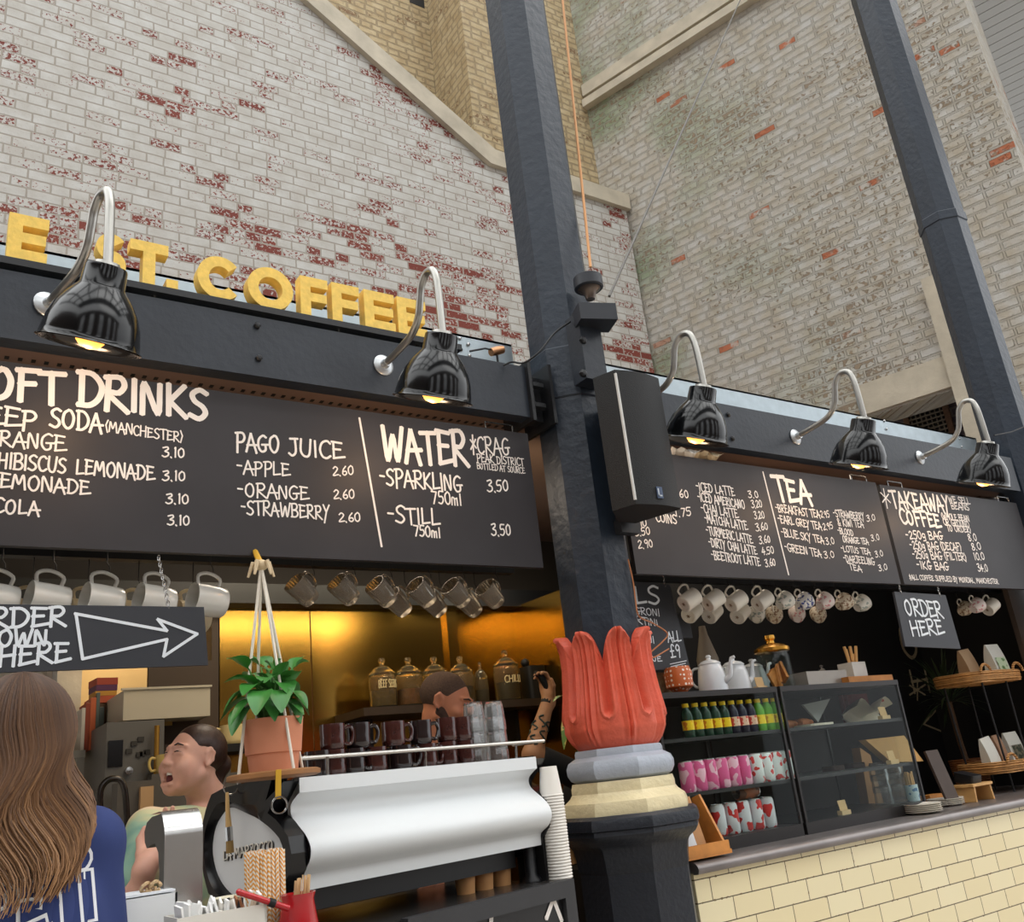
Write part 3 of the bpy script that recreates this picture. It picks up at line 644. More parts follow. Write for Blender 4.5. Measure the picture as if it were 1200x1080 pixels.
mb = MB(); mb.box2((-2.5, KB - .1, 2.29), (5.7, KB + .2, 2.38)); struct(mb.build('trim_20', BLACKSTEEL, smooth=0))
mb = MB(); mb.box2((-2.5, KB + .15, 2.38), (5.7, KB + .2, 2.74)); struct(mb.build('wall_upper', mat('grey_upper', (58, 54, 52), .7), smooth=0))
PERF = mat('perforated_brown', (136, 110, 98), .6)
mb = MB(); mb.box2((-2.5, 2.7, 2.745), (5.6, 4.9, 2.78)); struct(mb.build('ceiling_bar', PERF, smooth=0))
mb = MB()
for ix in range(70):
    for iy in range(4):
        x = -.2 + ix * .035 + (.017 if iy % 2 else 0); y = 2.76 + iy * .05
        if x < 2.0: mb.box2((x, y, 2.7435), (x + .012, y + .02, 2.7455))
struct(mb.build('ceiling_bar_holes', DARK, smooth=0))
CREAMW = mat('cream_plaster', (226, 204, 160), .7, vary=.14, scale=2.5)
mb = MB(); mb.box2((.70, 4.6, 0), (1.25, 4.64, 2.74)); struct(mb.build('wall_kitchen', CREAMW, smooth=0))
mb = MB(); mb.box2((1.17, KB, 0), (1.205, 4.64, 2.30)); struct(mb.build('wall_kitchen_side', mat('dark_brown_panel', (70, 56, 44), .6), smooth=0))
mb = MB(); mb.box2((-3, 4.95, 0), (.66, 5.0, 2.74)); struct(mb.build('wall_white_brick', brick_mat('white_brick', (220, 216, 206), (205, 200, 190), (170, 160, 150), (160, 150, 140), (160, 152, 140), .9, mmix=.5), smooth=0))
mb = MB(); mb.box2((.61, 4.5, 0), (.71, 4.66, 2.74)); struct(mb.build('trim_21', mat('plaster_white', (206, 204, 198), .7, vary=.1, bump=.5, bscale=12), smooth=0))
# lamps inside the bar: strip above the brass, downlights over the kitchen wall
def area(name, loc, size, energy, col, rot=(0, 0, 0), sy=None):
    ld = bpy.data.lights.new(name, 'AREA'); ld.energy = energy; ld.color = col; ld.shape = 'RECTANGLE'; ld.size = size; ld.size_y = sy or size
    o = bpy.data.objects.new(name, ld); C.objects.link(o); o.location = loc; o.rotation_euler = rot; return o
area('strip_light', (1.95, 3.74, 2.46), 1.5, 2.5, (1, .86, .62), (math.radians(20), 0, 0), .05)
area('added_band_light', (1.50, 2.76, 2.47), 1.9, 4.5, (1, .84, .56), (math.radians(78), 0, 0), .035)  # unseen lamp added behind the board for the bright band on the brass
area('strip_light_side', (XBR - .3, 3.8, 2.42), .5, 1.2, (1, .9, .7), (0, math.radians(-20), 0), .05)
for i, x_ in enumerate((.82, 1.06)):
    ld = bpy.data.lights.new('spot_light', 'SPOT'); ld.energy = 9; ld.color = (1, .72, .4); ld.spot_size = math.radians(95); ld.spot_blend = .6; ld.shadow_soft_size = .03
    o = bpy.data.objects.new('spot_light', ld); C.objects.link(o); o.location = (x_, 4.35, 2.55); o.rotation_euler = (math.radians(12), 0, 0)
area('kitchen_light', (1.3, 3.2, 2.7), .5, 6, (1, .84, .66), (0, 0, 0))
area('bar_light', (3.6, 3.0, 2.7), .6, 4, (1, .84, .66), (0, 0, 0))

# ================================================================== left station counter (turned 13 degrees)
MA = math.radians(13.4); MU = Vector((math.cos(MA), math.sin(MA), 0)); MV = Vector((-math.sin(MA), math.cos(MA), 0)); MO = Vector((.835, 2.2, 0))
def LM(u, v, z): return MO + MU * u + MV * v + Vector((0, 0, z))
def pixu(px, py, v):                       # position along the machine of a pixel, on the plane at depth v
    p = atp(px, py, MO + MV * v, MV); return (p - MO).dot(MU), p.z
def pixv(px, py, u):
    p = atp(px, py, MO + MU * u, MU); return (p - MO).dot(MV), p.z
RM = RZ(MA)
def lbox(mb, a, b):
    c = LM((a[0] + b[0]) / 2, (a[1] + b[1]) / 2, (a[2] + b[2]) / 2); return mb.box(c, [abs(b[i] - a[i]) for i in range(3)], RM)
CZ = 1.13
u_end = pixu(664, 1035, -.06)[0]
st = empty('bar_counter', LM(.3, .2, 0), 'dark steel topped bar counter under the white espresso machine', 'counter')
mb = MB(); lbox(mb, (-.05, -.055, CZ - .03), (u_end, .44, CZ)); mb.build('worktop', mat('dark_worktop', (72, 70, 68), .25, metal=.5, vary=.1), st, 0)
mb = MB(); lbox(mb, (-.05, .0, .0), (u_end - .03, .40, CZ - .03)); mb.build('body', DARK, st, 0)
# framed chalkboard on the counter front
fb = empty('chalkboard_sign', LM(u_end - .25, -.06, .7), 'black framed chalkboard fixed to the counter front below the espresso machine', 'chalkboard')
mb = MB(); fx0, fx1, fz0, fz1 = u_end - .62, u_end + .005, .62, CZ + .004
lbox(mb, (fx0, -.085, fz1 - .045), (fx1, -.058, fz1)); lbox(mb, (fx0, -.085, fz0), (fx1, -.058, fz0 + .045)); lbox(mb, (fx0, -.085, fz0 + .045), (fx0 + .045, -.058, fz1 - .045)); lbox(mb, (fx1 - .045, -.085, fz0 + .045), (fx1, -.058, fz1 - .045))
mb.build('frame', mat('black_wood_frame', (48, 48, 50), .5, vary=.1), fb, 0)
mb = MB(); lbox(mb, (fx0 + .03, -.07, fz0 + .03), (fx1 - .03, -.06, fz1 - .03)); mb.build('panel', mat('blackboard_shiny', (24, 24, 26), .3), fb, 0)
mb = MB()
for (pa, pb_) in (((576, 1066), (573, 1100)), ((648, 1052), (640, 1075)), ((648, 1052), (658, 1078))):
    qa, qb = [pixu(*q, -.0705) for q in (pa, pb_)]
    ribbon(mb, [qa, qb], .014, lambda a, b, k: LM(a, -.0705 - k, b))
mb.build('chalk_lettering', CHALK, fb, 0)

# ================================================================== espresso machine
mz1, mz0 = 1.478, 1.228
em = empty('espresso_machine', LM(.42, .2, CZ), 'long white espresso machine with black end frames on the bar counter', 'espresso machine')
ML = pixu(628, 888, 0)[0]
prof = [(.0, mz1), (0, mz1 - .034), (.012, mz1 - .040), (.034, mz1 - .055), (.040, mz1 - .070), (.032, mz1 - .088), (.006, mz1 - .108), (-.022, mz1 - .13), (-.038, mz1 - .155), (-.036, mz1 - .178), (-.020, mz1 - .198), (.004, mz1 - .212), (.014, mz1 - .222), (.016, mz0), (.05, mz0), (.05, mz1 - .02), (.03, mz1)]
prof2 = [prof[0]] + [prof[1]] + [(p.x, p.y) for p in smooth_path([(a, b, 0) for a, b in prof[1:14]], 4)][1:] + prof[14:]
MWHITE = mat('machine_white', (222, 226, 228), .38)
mb = MB(); mb.grid([[LM(0, a, b) for a, b in prof2], [LM(ML, a, b) for a, b in prof2]], closed=True); mb.build('back_panel', MWHITE, em, 35)
mb = MB(); lbox(mb, (0, .02, mz1 - .012), (ML, .36, mz1 - .002)); mb.build('cup_tray', BRUSHED, em, 0)
mb = MB(); lbox(mb, (.03, .06, CZ + .10), (ML - .03, .36, mz1 - .015)); mb.build('body', BLACKSTEEL, em, 0)
mb = MB(); lbox(mb, (.05, .08, CZ + .045), (ML - .05, .40, CZ + .10)); mb.build('drip_tray', BLACKSTEEL, em, 0)
# end frames traced in their own plane
def loop(px_list): return [pixv(a / 5.4 + 240, b / 5.4 + 880, 0) for a, b in px_list]
outer = loop([(600, 155), (600, 240), (480, 305), (472, 340), (500, 380), (560, 425), (630, 520), (655, 640), (640, 760), (590, 850), (520, 940), (420, 985), (300, 985), (190, 950), (125, 880), (92, 760), (75, 610), (80, 470), (108, 350), (140, 265), (220, 222), (400, 180)])
inner = loop([(385, 415), (330, 390), (240, 350), (200, 360), (165, 395), (120, 480), (102, 620), (130, 760), (190, 860), (270, 915), (400, 905), (520, 810), (572, 720), (578, 630), (545, 540), (440, 455)])
def resample(pts, n):
    P = [Vector(p) for p in pts]; P.append(P[0]); d = [0]
    for i in range(1, len(P)): d.append(d[-1] + (P[i] - P[i - 1]).length)
    out = []; j = 0
    for k in range(n):
        t = d[-1] * k / n
        while d[j + 1] < t: j += 1
        f = (t - d[j]) / max(1e-9, d[j + 1] - d[j]); q = P[j].lerp(P[j + 1], f); out.append((q.x, q.y))
    return out
def by_angle(pts, n):
    """resample a loop at equal angles around the inner loop's middle"""
    c = Vector((sum(p[0] for p in inner) / len(inner), sum(p[1] for p in inner) / len(inner)))
    R = resample(pts, 400); A = [(math.atan2(p[1] - c.y, p[0] - c.x), p) for p in R]; out = []
    for k in range(n):
        a = -PI + 2 * PI * k / n
        out.append(min(A, key=lambda q: abs(math.atan2(math.sin(q[0] - a), math.cos(q[0] - a))))[1])
    return out
def smooth_loop(pts, n=4):
    m = len(pts); out = []
    for i in range(m):
        a, b, c_, d_ = [Vector(pts[(i + k) % m]) for k in (-1, 0, 1, 2)]
        for k in range(n):
            t = k / n; q = .5 * ((2 * b) + (c_ - a) * t + (2 * a - 5 * b + 4 * c_ - d_) * t * t + (3 * b - a - 3 * c_ + d_) * t ** 3); out.append((q.x, q.y))
    return out
IN = by_angle(smooth_loop(inner), 72); OUT = by_angle(outer, 72)
for (u0, u1, nm) in ((-.045, .0, 'left'), (ML, ML + .045, 'right')):
    mb = MB(); mb.grid([[LM(u0, *p) for p in OUT], [LM(u1, *p) for p in OUT], [LM(u1, *p) for p in IN], [LM(u0 + (.02 if nm == 'left' else 0), *p) for p in IN], [LM(u0, p[0] + (q[0] - p[0]) * .35, p[1] + (q[1] - p[1]) * .35) for p, q in zip(IN, OUT)], [LM(u0, *p) for p in OUT]], closed=True)
    o = mb.build('end_frame', mat('black_gloss_frame', (14, 14, 16), .25), em, 30); o['label'] = 'black %s end frame' % nm
    mb = MB(); uu = u0 + .022
    mb.add([LM(uu, *p) for p in IN], [tuple(range(72))]); mb.add([LM(uu + .004, *p) for p in IN], [tuple(range(72))]); mb.build('side_panel', mat('panel_grey_white', (226, 229, 230), .35), em, 0)
# raised lettering on the left side panel
mb = MB(); mbs = MB(); st_, W_ = strokes('LA MARZOCCO', .0)
v0, zz0 = pixv(273, 1006, 0); v1, zz1 = pixv(331, 994, 0)
for s_ in st_:
    P = curve2d([(v0 + (v1 - v0) * a / W_, zz0 + (zz1 - zz0) * a / W_ + b * .022) for a, b in s_], 3)
    mb.tube([LM(-.027, *p) for p in P], .0017, 5); mbs.tube([LM(-.0245, p[0] - .002, p[1] - .002) for p in P], .0022, 5)
mb.build('raised_lettering', mat('chrome_letters', (246, 242, 232), .3), em, 0); mbs.build('lettering_shadow', mat('letter_shadow_dark', (70, 66, 62), .5), em, 0)  # dark copy set behind as outline and painted shadow of the letters
# feet and the inside corner of the end frames
for u_ in (.03, ML - .02):
    for v_ in (.05, .33):
        mb = MB(); mb.lathe([(.03, CZ), (.03, CZ + .006), (.018, CZ + .02), (.018, CZ + .11)], 14, Matrix.Translation(LM(u_, v_, 0))); mb.build('foot', BLACKSTEEL, em)
mb = MB(); lbox(mb, (ML + .0, .01, CZ), (ML + .045, .12, mz1 - .2)); o = mb.build('leg_plate', DARK, em, 0)
# cup rail of the machine top: flat steel rod round the cups
mb = MB(); zr = mz1 + .045
P = [LM(-.0, .03, zr), LM(ML - .02, .012, zr), LM(ML + .035, .02, zr), LM(ML + .045, .06, zr), LM(ML + .03, .12, zr)]
mb.tube(smooth_path(P, 6), .0055, 8); mb.build('cup_rail', mat('rail_steel', (190, 186, 180), .25, metal=.9), em)
mb = MB()
for u_ in (.10, ML * .5, ML - .06): mb = MB(); mb.tube([LM(u_, .025, mz1 - .005), LM(u_, .022, zr)], .004, 6); mb.build('rail_post', STEEL, em)

# ---- cups on the machine
GLAZE = mat('brown_glaze', (62, 30, 26), .12, vary=.25, scale=30, coat=.6)
GLAZED = mat('dark_glaze', (34, 24, 24), .12, vary=.2, scale=30, coat=.6)
def handle_tube(mb, r, z0, z1, out, t, n=8, M=None):
    P = smooth_path([(r * .95, 0, z1), (r + out * .7, 0, z1 + .002), (r + out, 0, (z0 + z1) / 2 + .004), (r + out * .65, 0, z0), (r * .95, 0, z0 + .002)], 4)
    if M is not None: P = [M @ Vector(p) for p in P]
    mb.tube(P, t, n); return mb
def make_mug(name, m, r=.033, h=.064, label='x', group=None, cat='mug', handle=True):
    t = empty(name, (0, 0, 0), label, cat, group)
    mb = MB(); pr = [(r * .86, 0), (r * .95, .004), (r, .018), (r * .97, h * .45), (r, h * .8), (r * .99, h), (r * .93, h), (r * .92, h * .5), (r * .85, .008), (.001, .007)]
    mb.lathe(pr, 22); mb.build('body', m, t, 50)
    if handle: mb = MB(); handle_tube(mb, r, h * .2, h * .82, .024, .0052); mb.build('handle', m, t)
    return t
mugB = make_mug('stoneware_mug', GLAZE); mugD = make_mug('stoneware_mug', GLAZED)
tumb = make_mug('stoneware_tumbler', GLAZE, .030, .066, handle=False)
used_m = set()
def place(proto, loc, rz, label, group, rot=None):
    if id(proto) not in used_m:
        used_m.add(id(proto)); o = proto; o.location = Vector(loc)
        if rot is not None: o.rotation_euler = rot
        else: o.rotation_euler = (0, 0, rz)
    else: o = dup(proto, loc, rz, rot=rot)
    o['label'] = label; o['group'] = group; return o
zt1 = mz1 - .002; zt2 = zt1 + .0645
low = [(372, 900), (391, 900), (414, 898), (440, 895), (470, 891), (499, 887)]
for i, (px, py) in enumerate(low):
    u_ = pixu(px, py, .07)[0]
    place(mugB if i % 2 else mugD, LM(u_, .07, zt1), MA + (-.5, 2.8, -.3, 2.9, -.4, -.2)[i], ORD[i] + ' from the left of the stoneware mugs standing on the machine top, under the rail', 'mugs standing on the machine top')
for i, (px, py) in enumerate(((524, 884), (545, 882))):
    u_ = pixu(px, py, .07)[0]; place(tumb, LM(u_, .07, zt1), MA, ('left', 'right')[i] + ' lower red-brown tumbler without handle beside the glass stacks', 'red-brown tumblers on the machine')
for i, (px, py) in enumerate(((524, 866), (541, 858))):
    u_ = pixu(px, py, .07)[0]; place(tumb, LM(u_, .07, zt1 + .067), MA, ('left', 'right')[i] + ' upper red-brown tumbler stacked beside the glass stacks', 'red-brown tumblers on the machine')
for i, (px, py, tp, lb) in enumerate(((390, 873, 0, 'red-brown mug in the upper layer nearest the hanging plant pot'), (420, 866, 1, 'dark brown mug in the upper layer with its handle to the right'), (461, 860, 0, 'red-brown mug in the upper layer in front of the man, handle right'), (493, 864, 1, 'dark mug at the right end of the upper mug layer, below the ear'))):
    u_ = pixu(px, py, .07)[0]; place(mugD if tp else mugB, LM(u_, .07, zt2), MA - .25, lb, 'mugs in the upper layer on the machine')
# second row of mugs behind
for i in range(5):
    place(mugD if i % 2 else mugB, LM(.13 + i * .085, .16, zt1), MA + .4 * i, ORD[i] + ' from the left of the mugs in the rear row on the machine top', 'mugs in the rear row on the machine')
GLASS = mat('clear_glass', (250, 252, 252), .03, trans=1, ior=1.45)
gt = empty('drinking_glass', (0, 0, 0), 'x', 'glass', 'stacked tumblers on the machine')
mb = MB(); mb.lathe([(.034, 0), (.0335, .025), (.029, .072), (.0265, .084), (.001, .085), (.001, .080), (.0245, .079), (.0265, .072), (.0315, .025), (.032, 0)], 11); mb.build('body', mat('tumbler_glass', (250, 252, 252), .03, trans=.95, ior=1.5), gt, 8)
mb = MB()
first = True
for s_i, px in enumerate((559, 583)):
    u_ = pixu(px, 880, .06)[0]
    for k in range(3):
        lb = ('topmost', 'middle', 'lowest')[2 - k] + ' glass of the ' + ('left', 'right')[s_i] + ' stack at the end of the espresso machine'
        o = gt if first else dup(gt, (0, 0, 0)); first = False
        o.location = LM(u_, .06, zt1 + k * .045); o['label'] = lb

# ---- paper cups beside the machine
PAPER = mat('paper_white', (232, 228, 220), .6)
cu = empty('paper_cup', (0, 0, 0), 'x', 'paper cup', 'paper cups in the stack beside the machine')
mb = MB(); mb.lathe([(.036, 0), (.0375, .003), (.036, .006), (.035, .006), (.026, .085), (.0235, .086), (.0235, .082), (.034, .004), (.035, 0)], 20, cap=False); mb.lathe([(.0245, .0815), (.001, .082)], 20, cap=False); mb.build('body', PAPER, cu, 40)
cp = atz(657, 1029, CZ + .0); NC = 28
for k in range(NC):
    o = cu if k == 0 else dup(cu, (0, 0, 0))
    o.location = (cp.x, cp.y, CZ + k * .0085)
    o['label'] = 'upside-down white paper cup in the tall stack at the machine end' if k < NC - 1 else 'topmost upside-down white paper cup of the stack at the machine end'
    if k == NC - 1: del o['group']
KRAFT = mat('kraft_paper', (190, 140, 90), .7, vary=.08)
kc = empty('kraft_cup', (0, 0, 0), 'x', 'paper cup', 'brown cups under the machine')
mb = MB(); mb.lathe([(.026, 0), (.034, .088), (.035, .09), (.033, .09), (.025, .004), (.001, .004)], 18); mb.build('body', KRAFT, kc, 40)
for k, px in enumerate((551, 573, 594)):
    p = atp(px, 1035, MO + MV * .10, MV); o = kc if k == 0 else dup(kc, (0, 0, 0)); o.location = LM((p - MO).dot(MU), .12, CZ); o['label'] = ORD[k] + ' from the left of the brown cups in the gap under the machine'
# small items right of the machine, below the pedestal
o = MB(); p = at(668, 1003, 2.72); o.box((p.x - .01, 2.72, CZ + .05), (.07, .05, .1), RZ(.3)); tag(o.build('card_box', KRAFT, None, 0, (p.x, 2.72, CZ)), 'small brown card box between the paper cup stack and the black pedestal', 'box')

# ================================================================== hanging planter
PY_ = 2.12
top = at(306, 662, PY_); sh = at(321, 907, PY_)
hp = empty('hanging_planter', top, 'round wooden planter shelf on white ropes above the machine, holding the terracotta pot', 'hanging planter')
ROPE = mat('white_rope', (226, 218, 204), .8); WOOD = mat('warm_wood', (150, 104, 62), .55, vary=.2, scale=12)
zs = at(321, 912, PY_).z
mb = MB(); mb.lathe([(.096, 0), (.104, .003), (.104, .012), (.098, .015), (.001, .015)], 32, T(sh.x, sh.y, zs)); mb.build('shelf', WOOD, hp, 40)
knot = Vector((top.x, top.y, top.z))
for a in (.35, 1.75, 3.3, 4.9):
    q = Vector((sh.x + .086 * math.cos(a), sh.y + .086 * math.sin(a), zs + .01))
    mb = MB(); mb.tube([knot + (q - knot) * t for t in (0, .3, .6, 1)], .0036, 7); mb.build('rope', ROPE, hp)
mb = MB(); mb.ball(knot, .017, 10, (1, 1, .8))
for k in range(5):
    a = k * 1.3; mb.tube([knot, knot + Vector((.02 * math.cos(a), .02 * math.sin(a), .006)), knot + Vector((.032 * math.cos(a), .03 * math.sin(a), -.028))], [.006, .006, .003], 6)
mb.build('knot', mat('jute', (206, 184, 150), .9), hp)
YEL = mat('yellow_strap', (206, 160, 40), .6)
mb = MB(); mb.tube([knot, knot.lerp(at(299, 646, 2.59), .5), at(299, 646, 2.59)], .008, 6); o = mb.build('strap', YEL, hp); o['label'] = 'yellow strap at the top'
pe = at(326, 912, PY_ - .10)
mb = MB(); mb.box((pe.x, pe.y, zs - .015), (.012, .003, .06), RX(.1)); mb.build('strap', YEL, hp, 0)
mb = MB(); mb.tube([Vector((pe.x, pe.y - .004, zs - .058)) + Vector((.017 * math.cos(k * PI / 10), 0, .017 * math.sin(k * PI / 10))) for k in range(21)], .002, 6); mb.build('ring', STEEL, hp)
# pot and peace lily
TERRA = mat('terracotta', (206, 136, 104), .8, vary=.06, scale=10)
zp = zs + .0155
pt = empty('potted_plant', (sh.x, sh.y, zp), 'leafy green peace lily in a terracotta pot on the hanging shelf', 'potted plant')
mb = MB(); mb.lathe([(.054, 0), (.058, .036), (.0585, .038), (.0625, .039), (.068, .110), (.069, .115), (.064, .115), (.059, .085), (.05, .085), (.001, .085)], 36, T(sh.x, sh.y, zp)); mb.build('pot', TERRA, pt, 35)
mb = MB(); mb.lathe([(.061, .095), (.03, .10), (.001, .102)], 20, T(sh.x, sh.y, zp)); mb.build('soil', mat('soil', (46, 34, 26), .95), pt)
LEAF = mat('green_leaf', (58, 122, 50), .35, vary=.3, scale=10)
def leaf(mb, base, tip, w, droop, seg=9, fold=.25, up=Vector((0, 0, 1))):
    """pointed blade leaf bending from base to tip, with a folded midrib and real thickness"""
    base, tip = Vector(base), Vector(tip); d_ = tip - base; side = d_.cross(up)
    side = side.normalized() if side.length > 1e-5 else Vector((1, 0, 0))
    rows = []
    for i in range(seg + 1):
        t = i / seg; c_ = base + d_ * t + up * droop * math.sin(t * PI) * d_.length
        ww = w * (math.sin(PI * min(1, t * .96 + .02)) ** .8) * (1 - .25 * t) if t > .18 else w * .10 + w * .35 * max(0, t - .08) * 2
        n_ = side.cross(d_).normalized()
        rows.append([c_ - side * ww + n_ * ww * fold, c_ - side * ww * .5 + n_ * ww * fold * .35, c_, c_ + side * ww * .5 + n_ * ww * fold * .35, c_ + side * ww + n_ * ww * fold])
    mb.grid(rows)
rl = random.Random(3); mb = MB(); stems = MB(); c0 = Vector((sh.x, sh.y, zp + .10))
lv = [(266, 772, -.05), (262, 800, 0), (262, 835, 0), (270, 850, -.05), (285, 815, -.08), (275, 825, .03), (290, 775, .0), (310, 800, -.06), (330, 772, 0), (355, 770, .03), (362, 775, -.02), (345, 795, .05), (362, 838, 0), (360, 830, -.06), (340, 815, -.1), (330, 835, -.12), (300, 838, -.12), (322, 845, -.1), (318, 785, .08), (340, 780, .1), (300, 770, .1), (285, 795, .1), (350, 815, .1), (272, 862, -.04), (258, 845, .05), (352, 848, -.06), (310, 775, .02), (325, 800, -.04), (335, 828, -.02), (312, 828, -.06), (294, 826, -.04), (300, 800, .04)]
for px, py, dy in lv:
    tip = at(px, py, sh.y + dy); b0 = c0 + Vector((rl.uniform(-.02, .02), rl.uniform(-.02, .02), 0))
    mid = b0.lerp(tip, .45) + Vector((0, 0, .05 + .02 * rl.random())); 
    stems.tube([b0, b0.lerp(mid, .6) + Vector((0, 0, .01)), mid], .002, 5)
    leaf(mb, mid, tip, .022 + .010 * rl.random(), .14, 9, .3)
for k in range(26):
    px, py = rl.uniform(268, 358), rl.uniform(775, 848); tip = at(px, py, sh.y + rl.uniform(-.09, .08)); b0 = c0 + Vector((rl.uniform(-.02, .02), rl.uniform(-.02, .02), 0)); mid = b0.lerp(tip, .35) + Vector((0, 0, .04)); stems.tube([b0, mid], .0018, 5); leaf(mb, mid, tip, .02 + .008 * rl.random(), .16, 9, .3)
mb.build('foliage', LEAF, pt, 60); stems.build('stems', mat('stem_green', (90, 140, 70), .5), pt)

# small brush hanging on a hook at the machine's left end
bh = empty('brush', LM(-.06, .2, 1.4), 'wooden group brush hanging on a ring at the left end frame of the machine', 'brush')
h0 = atp(266, 928, LM(-.07, 0, 0), MU); 
mb = MB(); mb.tube([h0, h0 + Vector((.002, 0, -.05)), h0 + Vector((.004, 0, -.08))], [.004, .006, .008], 8); mb.build('handle', mat('light_wood', (206, 168, 110), .5), bh)
mb = MB(); mb.tube([h0 + Vector((.004, 0, -.08)), h0 + Vector((.006, 0, -.112))], .0095, 8); mb.build('ferrule', STEEL, bh)
mb = MB(); mb.tube([h0 + Vector((.006, 0, -.112)), h0 + Vector((.007, 0, -.14))], [.009, .010], 8); mb.build('bristles', mat('bristle', (150, 120, 70), .8), bh)
mb = MB(); mb.tube([h0 + Vector((.018 * math.cos(k * PI / 10) + .01, 0, .012 + .018 * math.sin(k * PI / 10))) for k in range(21)], .0018, 6); mb.build('ring', STEEL, bh)

# ================================================================== customer side shelf with small things
FZ = 1.13
fc = empty('front_counter', (.66, 1.9, 0), 'dark front counter shelf at the bottom left carrying napkins and straws', 'counter')
mb = MB(); mb.box2((.44, 1.74, FZ - .03), (.92, 2.08, FZ)); mb.build('worktop', mat('dark_worktop'), fc, 0)
mb = MB(); mb.box2((.46, 1.77, 0), (.90, 2.07, FZ - .03)); mb.build('body', DARK, fc, 0)
# curved stainless tap tower
yt = 1.97; xl, xr = at(192, 1000, yt).x, at(237, 1000, yt).x
tw = empty('tap_tower', (xl, yt, FZ), 'curved brushed steel tap tower standing in front of the laughing barista', 'tap tower')
zt_ = at(215, 950, yt).z
R_ = .045
outp = [(yt, FZ), (yt, zt_ - R_)] + [(yt + R_ - R_ * math.cos(a), zt_ - R_ + R_ * math.sin(a)) for a in np.linspace(.1, PI / 2, 8)] + [(yt + .12, zt_ - .004), (yt + .165, zt_ - .014), (yt + .185, zt_ - .032), (yt + .18, zt_ - .052), (yt + .16, zt_ - .064), (yt + .125, zt_ - .058), (yt + .09, zt_ - .056), (yt + .062, zt_ - .072), (yt + .05, zt_ - .11), (yt + .05, FZ)]
YZM = Matrix(((0, 0, 1, 0), (1, 0, 0, 0), (0, 1, 0, 0), (0, 0, 0, 1)))
mb = MB(); mb.prism(outp, YZM, xl + .004, xr - .004); mb.build('core', mat('grey_side', (96, 96, 96), .4, metal=.6), tw, 30)
mb = MB(); ns = 11
mb.grid([[Vector((xl, y, z)) + Vector((0, -.004 if i < 4 else 0, .004 if i > 3 else .002)) for i, (y, z) in enumerate(outp[:ns])], [Vector((xr, y, z)) + Vector((0, -.004 if i < 4 else 0, .004 if i > 3 else .002)) for i, (y, z) in enumerate(outp[:ns])]]); mb.build('front_sheet', BRUSHED, tw, 40)
# paper straws
s0 = at(311, 1052, 1.90)
sj = empty('straw_jar', (s0.x, s0.y, FZ), 'clear glass jar holding the orange and white paper straws', 'jar')
mb = MB(); mb.lathe([(.040, 0), (.042, .005), (.042, .11), (.040, .11), (.040, .006), (.001, .006)], 24, T(s0.x, s0.y, FZ)); mb.build('body', GLASS, sj)
def straw_mat(n, c1, c2):
    m = mat(n, c1, .6); nt = m.node_tree; tc = nt.nodes.new('ShaderNodeTexCoord'); w = nt.nodes.new('ShaderNodeTexWave'); w.bands_direction = 'DIAGONAL'; w.inputs['Scale'].default_value = 75; w.inputs['Distortion'].default_value = 0
    nt.links.new(tc.outputs['Object'], w.inputs[0]); r = nt.nodes.new('ShaderNodeValToRGB'); r.color_ramp.interpolation = 'CONSTANT'
    r.color_ramp.elements[0].color = rgb(*c1); r.color_ramp.elements[1].color = rgb(*c2); r.color_ramp.elements[1].position = .5
    nt.links.new(w.outputs[0], r.inputs[0]); nt.links.new(r.outputs[0], nt.nodes['Principled BSDF'].inputs['Base Color']); return m
STRAW = straw_mat('striped_straw', (236, 228, 214), (228, 160, 62))
stw = MB(); stw.tube([(0, 0, 0), (0, 0, at(311, 997, 1.90).z - FZ - .01)], .0036, 8, cap=False); so = stw.build('paper_straw', STRAW); tag(so, 'orange and white striped paper straw in the bundle beside the red pot', 'straw', 'paper straws in the jar')
rs = random.Random(5); k = 0
for i in range(-5, 6):
    for j in range(-5, 6):
        x = (i + (j % 2) * .5) * .0078; y = j * .0069
        if math.hypot(x, y) > .037: continue
        o = so if k == 0 else so.copy()
        if k: C.objects.link(o)
        o.location = (s0.x + x, s0.y + y, FZ + .008 + rs.uniform(0, .006)); o.rotation_euler = (0, 0, rs.uniform(0, 6)); k += 1
# red enamel pot with stirrers
r0 = at(349, 1050, 1.83)
RENAM = mat('red_enamel', (176, 26, 34), .2, coat=.5, vary=.08, scale=20)
rp = empty('red_pot', (r0.x, r0.y, FZ), 'small red enamel pot with a long handle full of wooden stirrers', 'pot')
zr_ = at(349, 1046, 1.83).z
mb = MB(); mb.lathe([(.046, 0), (.048, .004), (.046, .03), (.030, zr_ - FZ - .012), (.034, zr_ - FZ), (.030, zr_ - FZ), (.027, zr_ - FZ - .012), (.040, .02), (.001, .01)], 28, T(r0.x, r0.y, FZ)); mb.build('body', RENAM, rp, 40)
hA = at(338, 1064, 1.80); hB = at(280, 1045, 1.80)
mb = MB(); mb.tube([hA, hA.lerp(hB, .3), hB], [.006, .0055, .0055], 10); mb.ball(hB, .006, 8); mb.build('handle', RENAM, rp)
mb = MB(); hm = hA.lerp(hB, .32); mb.tube([hm.lerp(hA, .12), hm.lerp(hB, .12)], .0075, 10); mb.build('handle_clip', DARK, rp)
stir = MB(); stir.box((0, 0, .06), (.006, .0016, .12)); sto = stir.build('stirrer', mat('birch', (214, 180, 134), .6), None, 0); tag(sto, 'wooden stirrer standing in the red enamel pot', 'stirrer', 'stirrers in the red pot')
for k in range(12):
    o = sto if k == 0 else sto.copy()
    if k: C.objects.link(o)
    a = k * 2.4; rr = .004 + .011 * (k / 12) ** .5
    o.location = (r0.x + rr * math.cos(a), r0.y + rr * math.sin(a), zr_ - .098 + .004 * (k % 3)); o.rotation_euler = (.10 * math.sin(a), -.1 * math.cos(a) * -1, a)
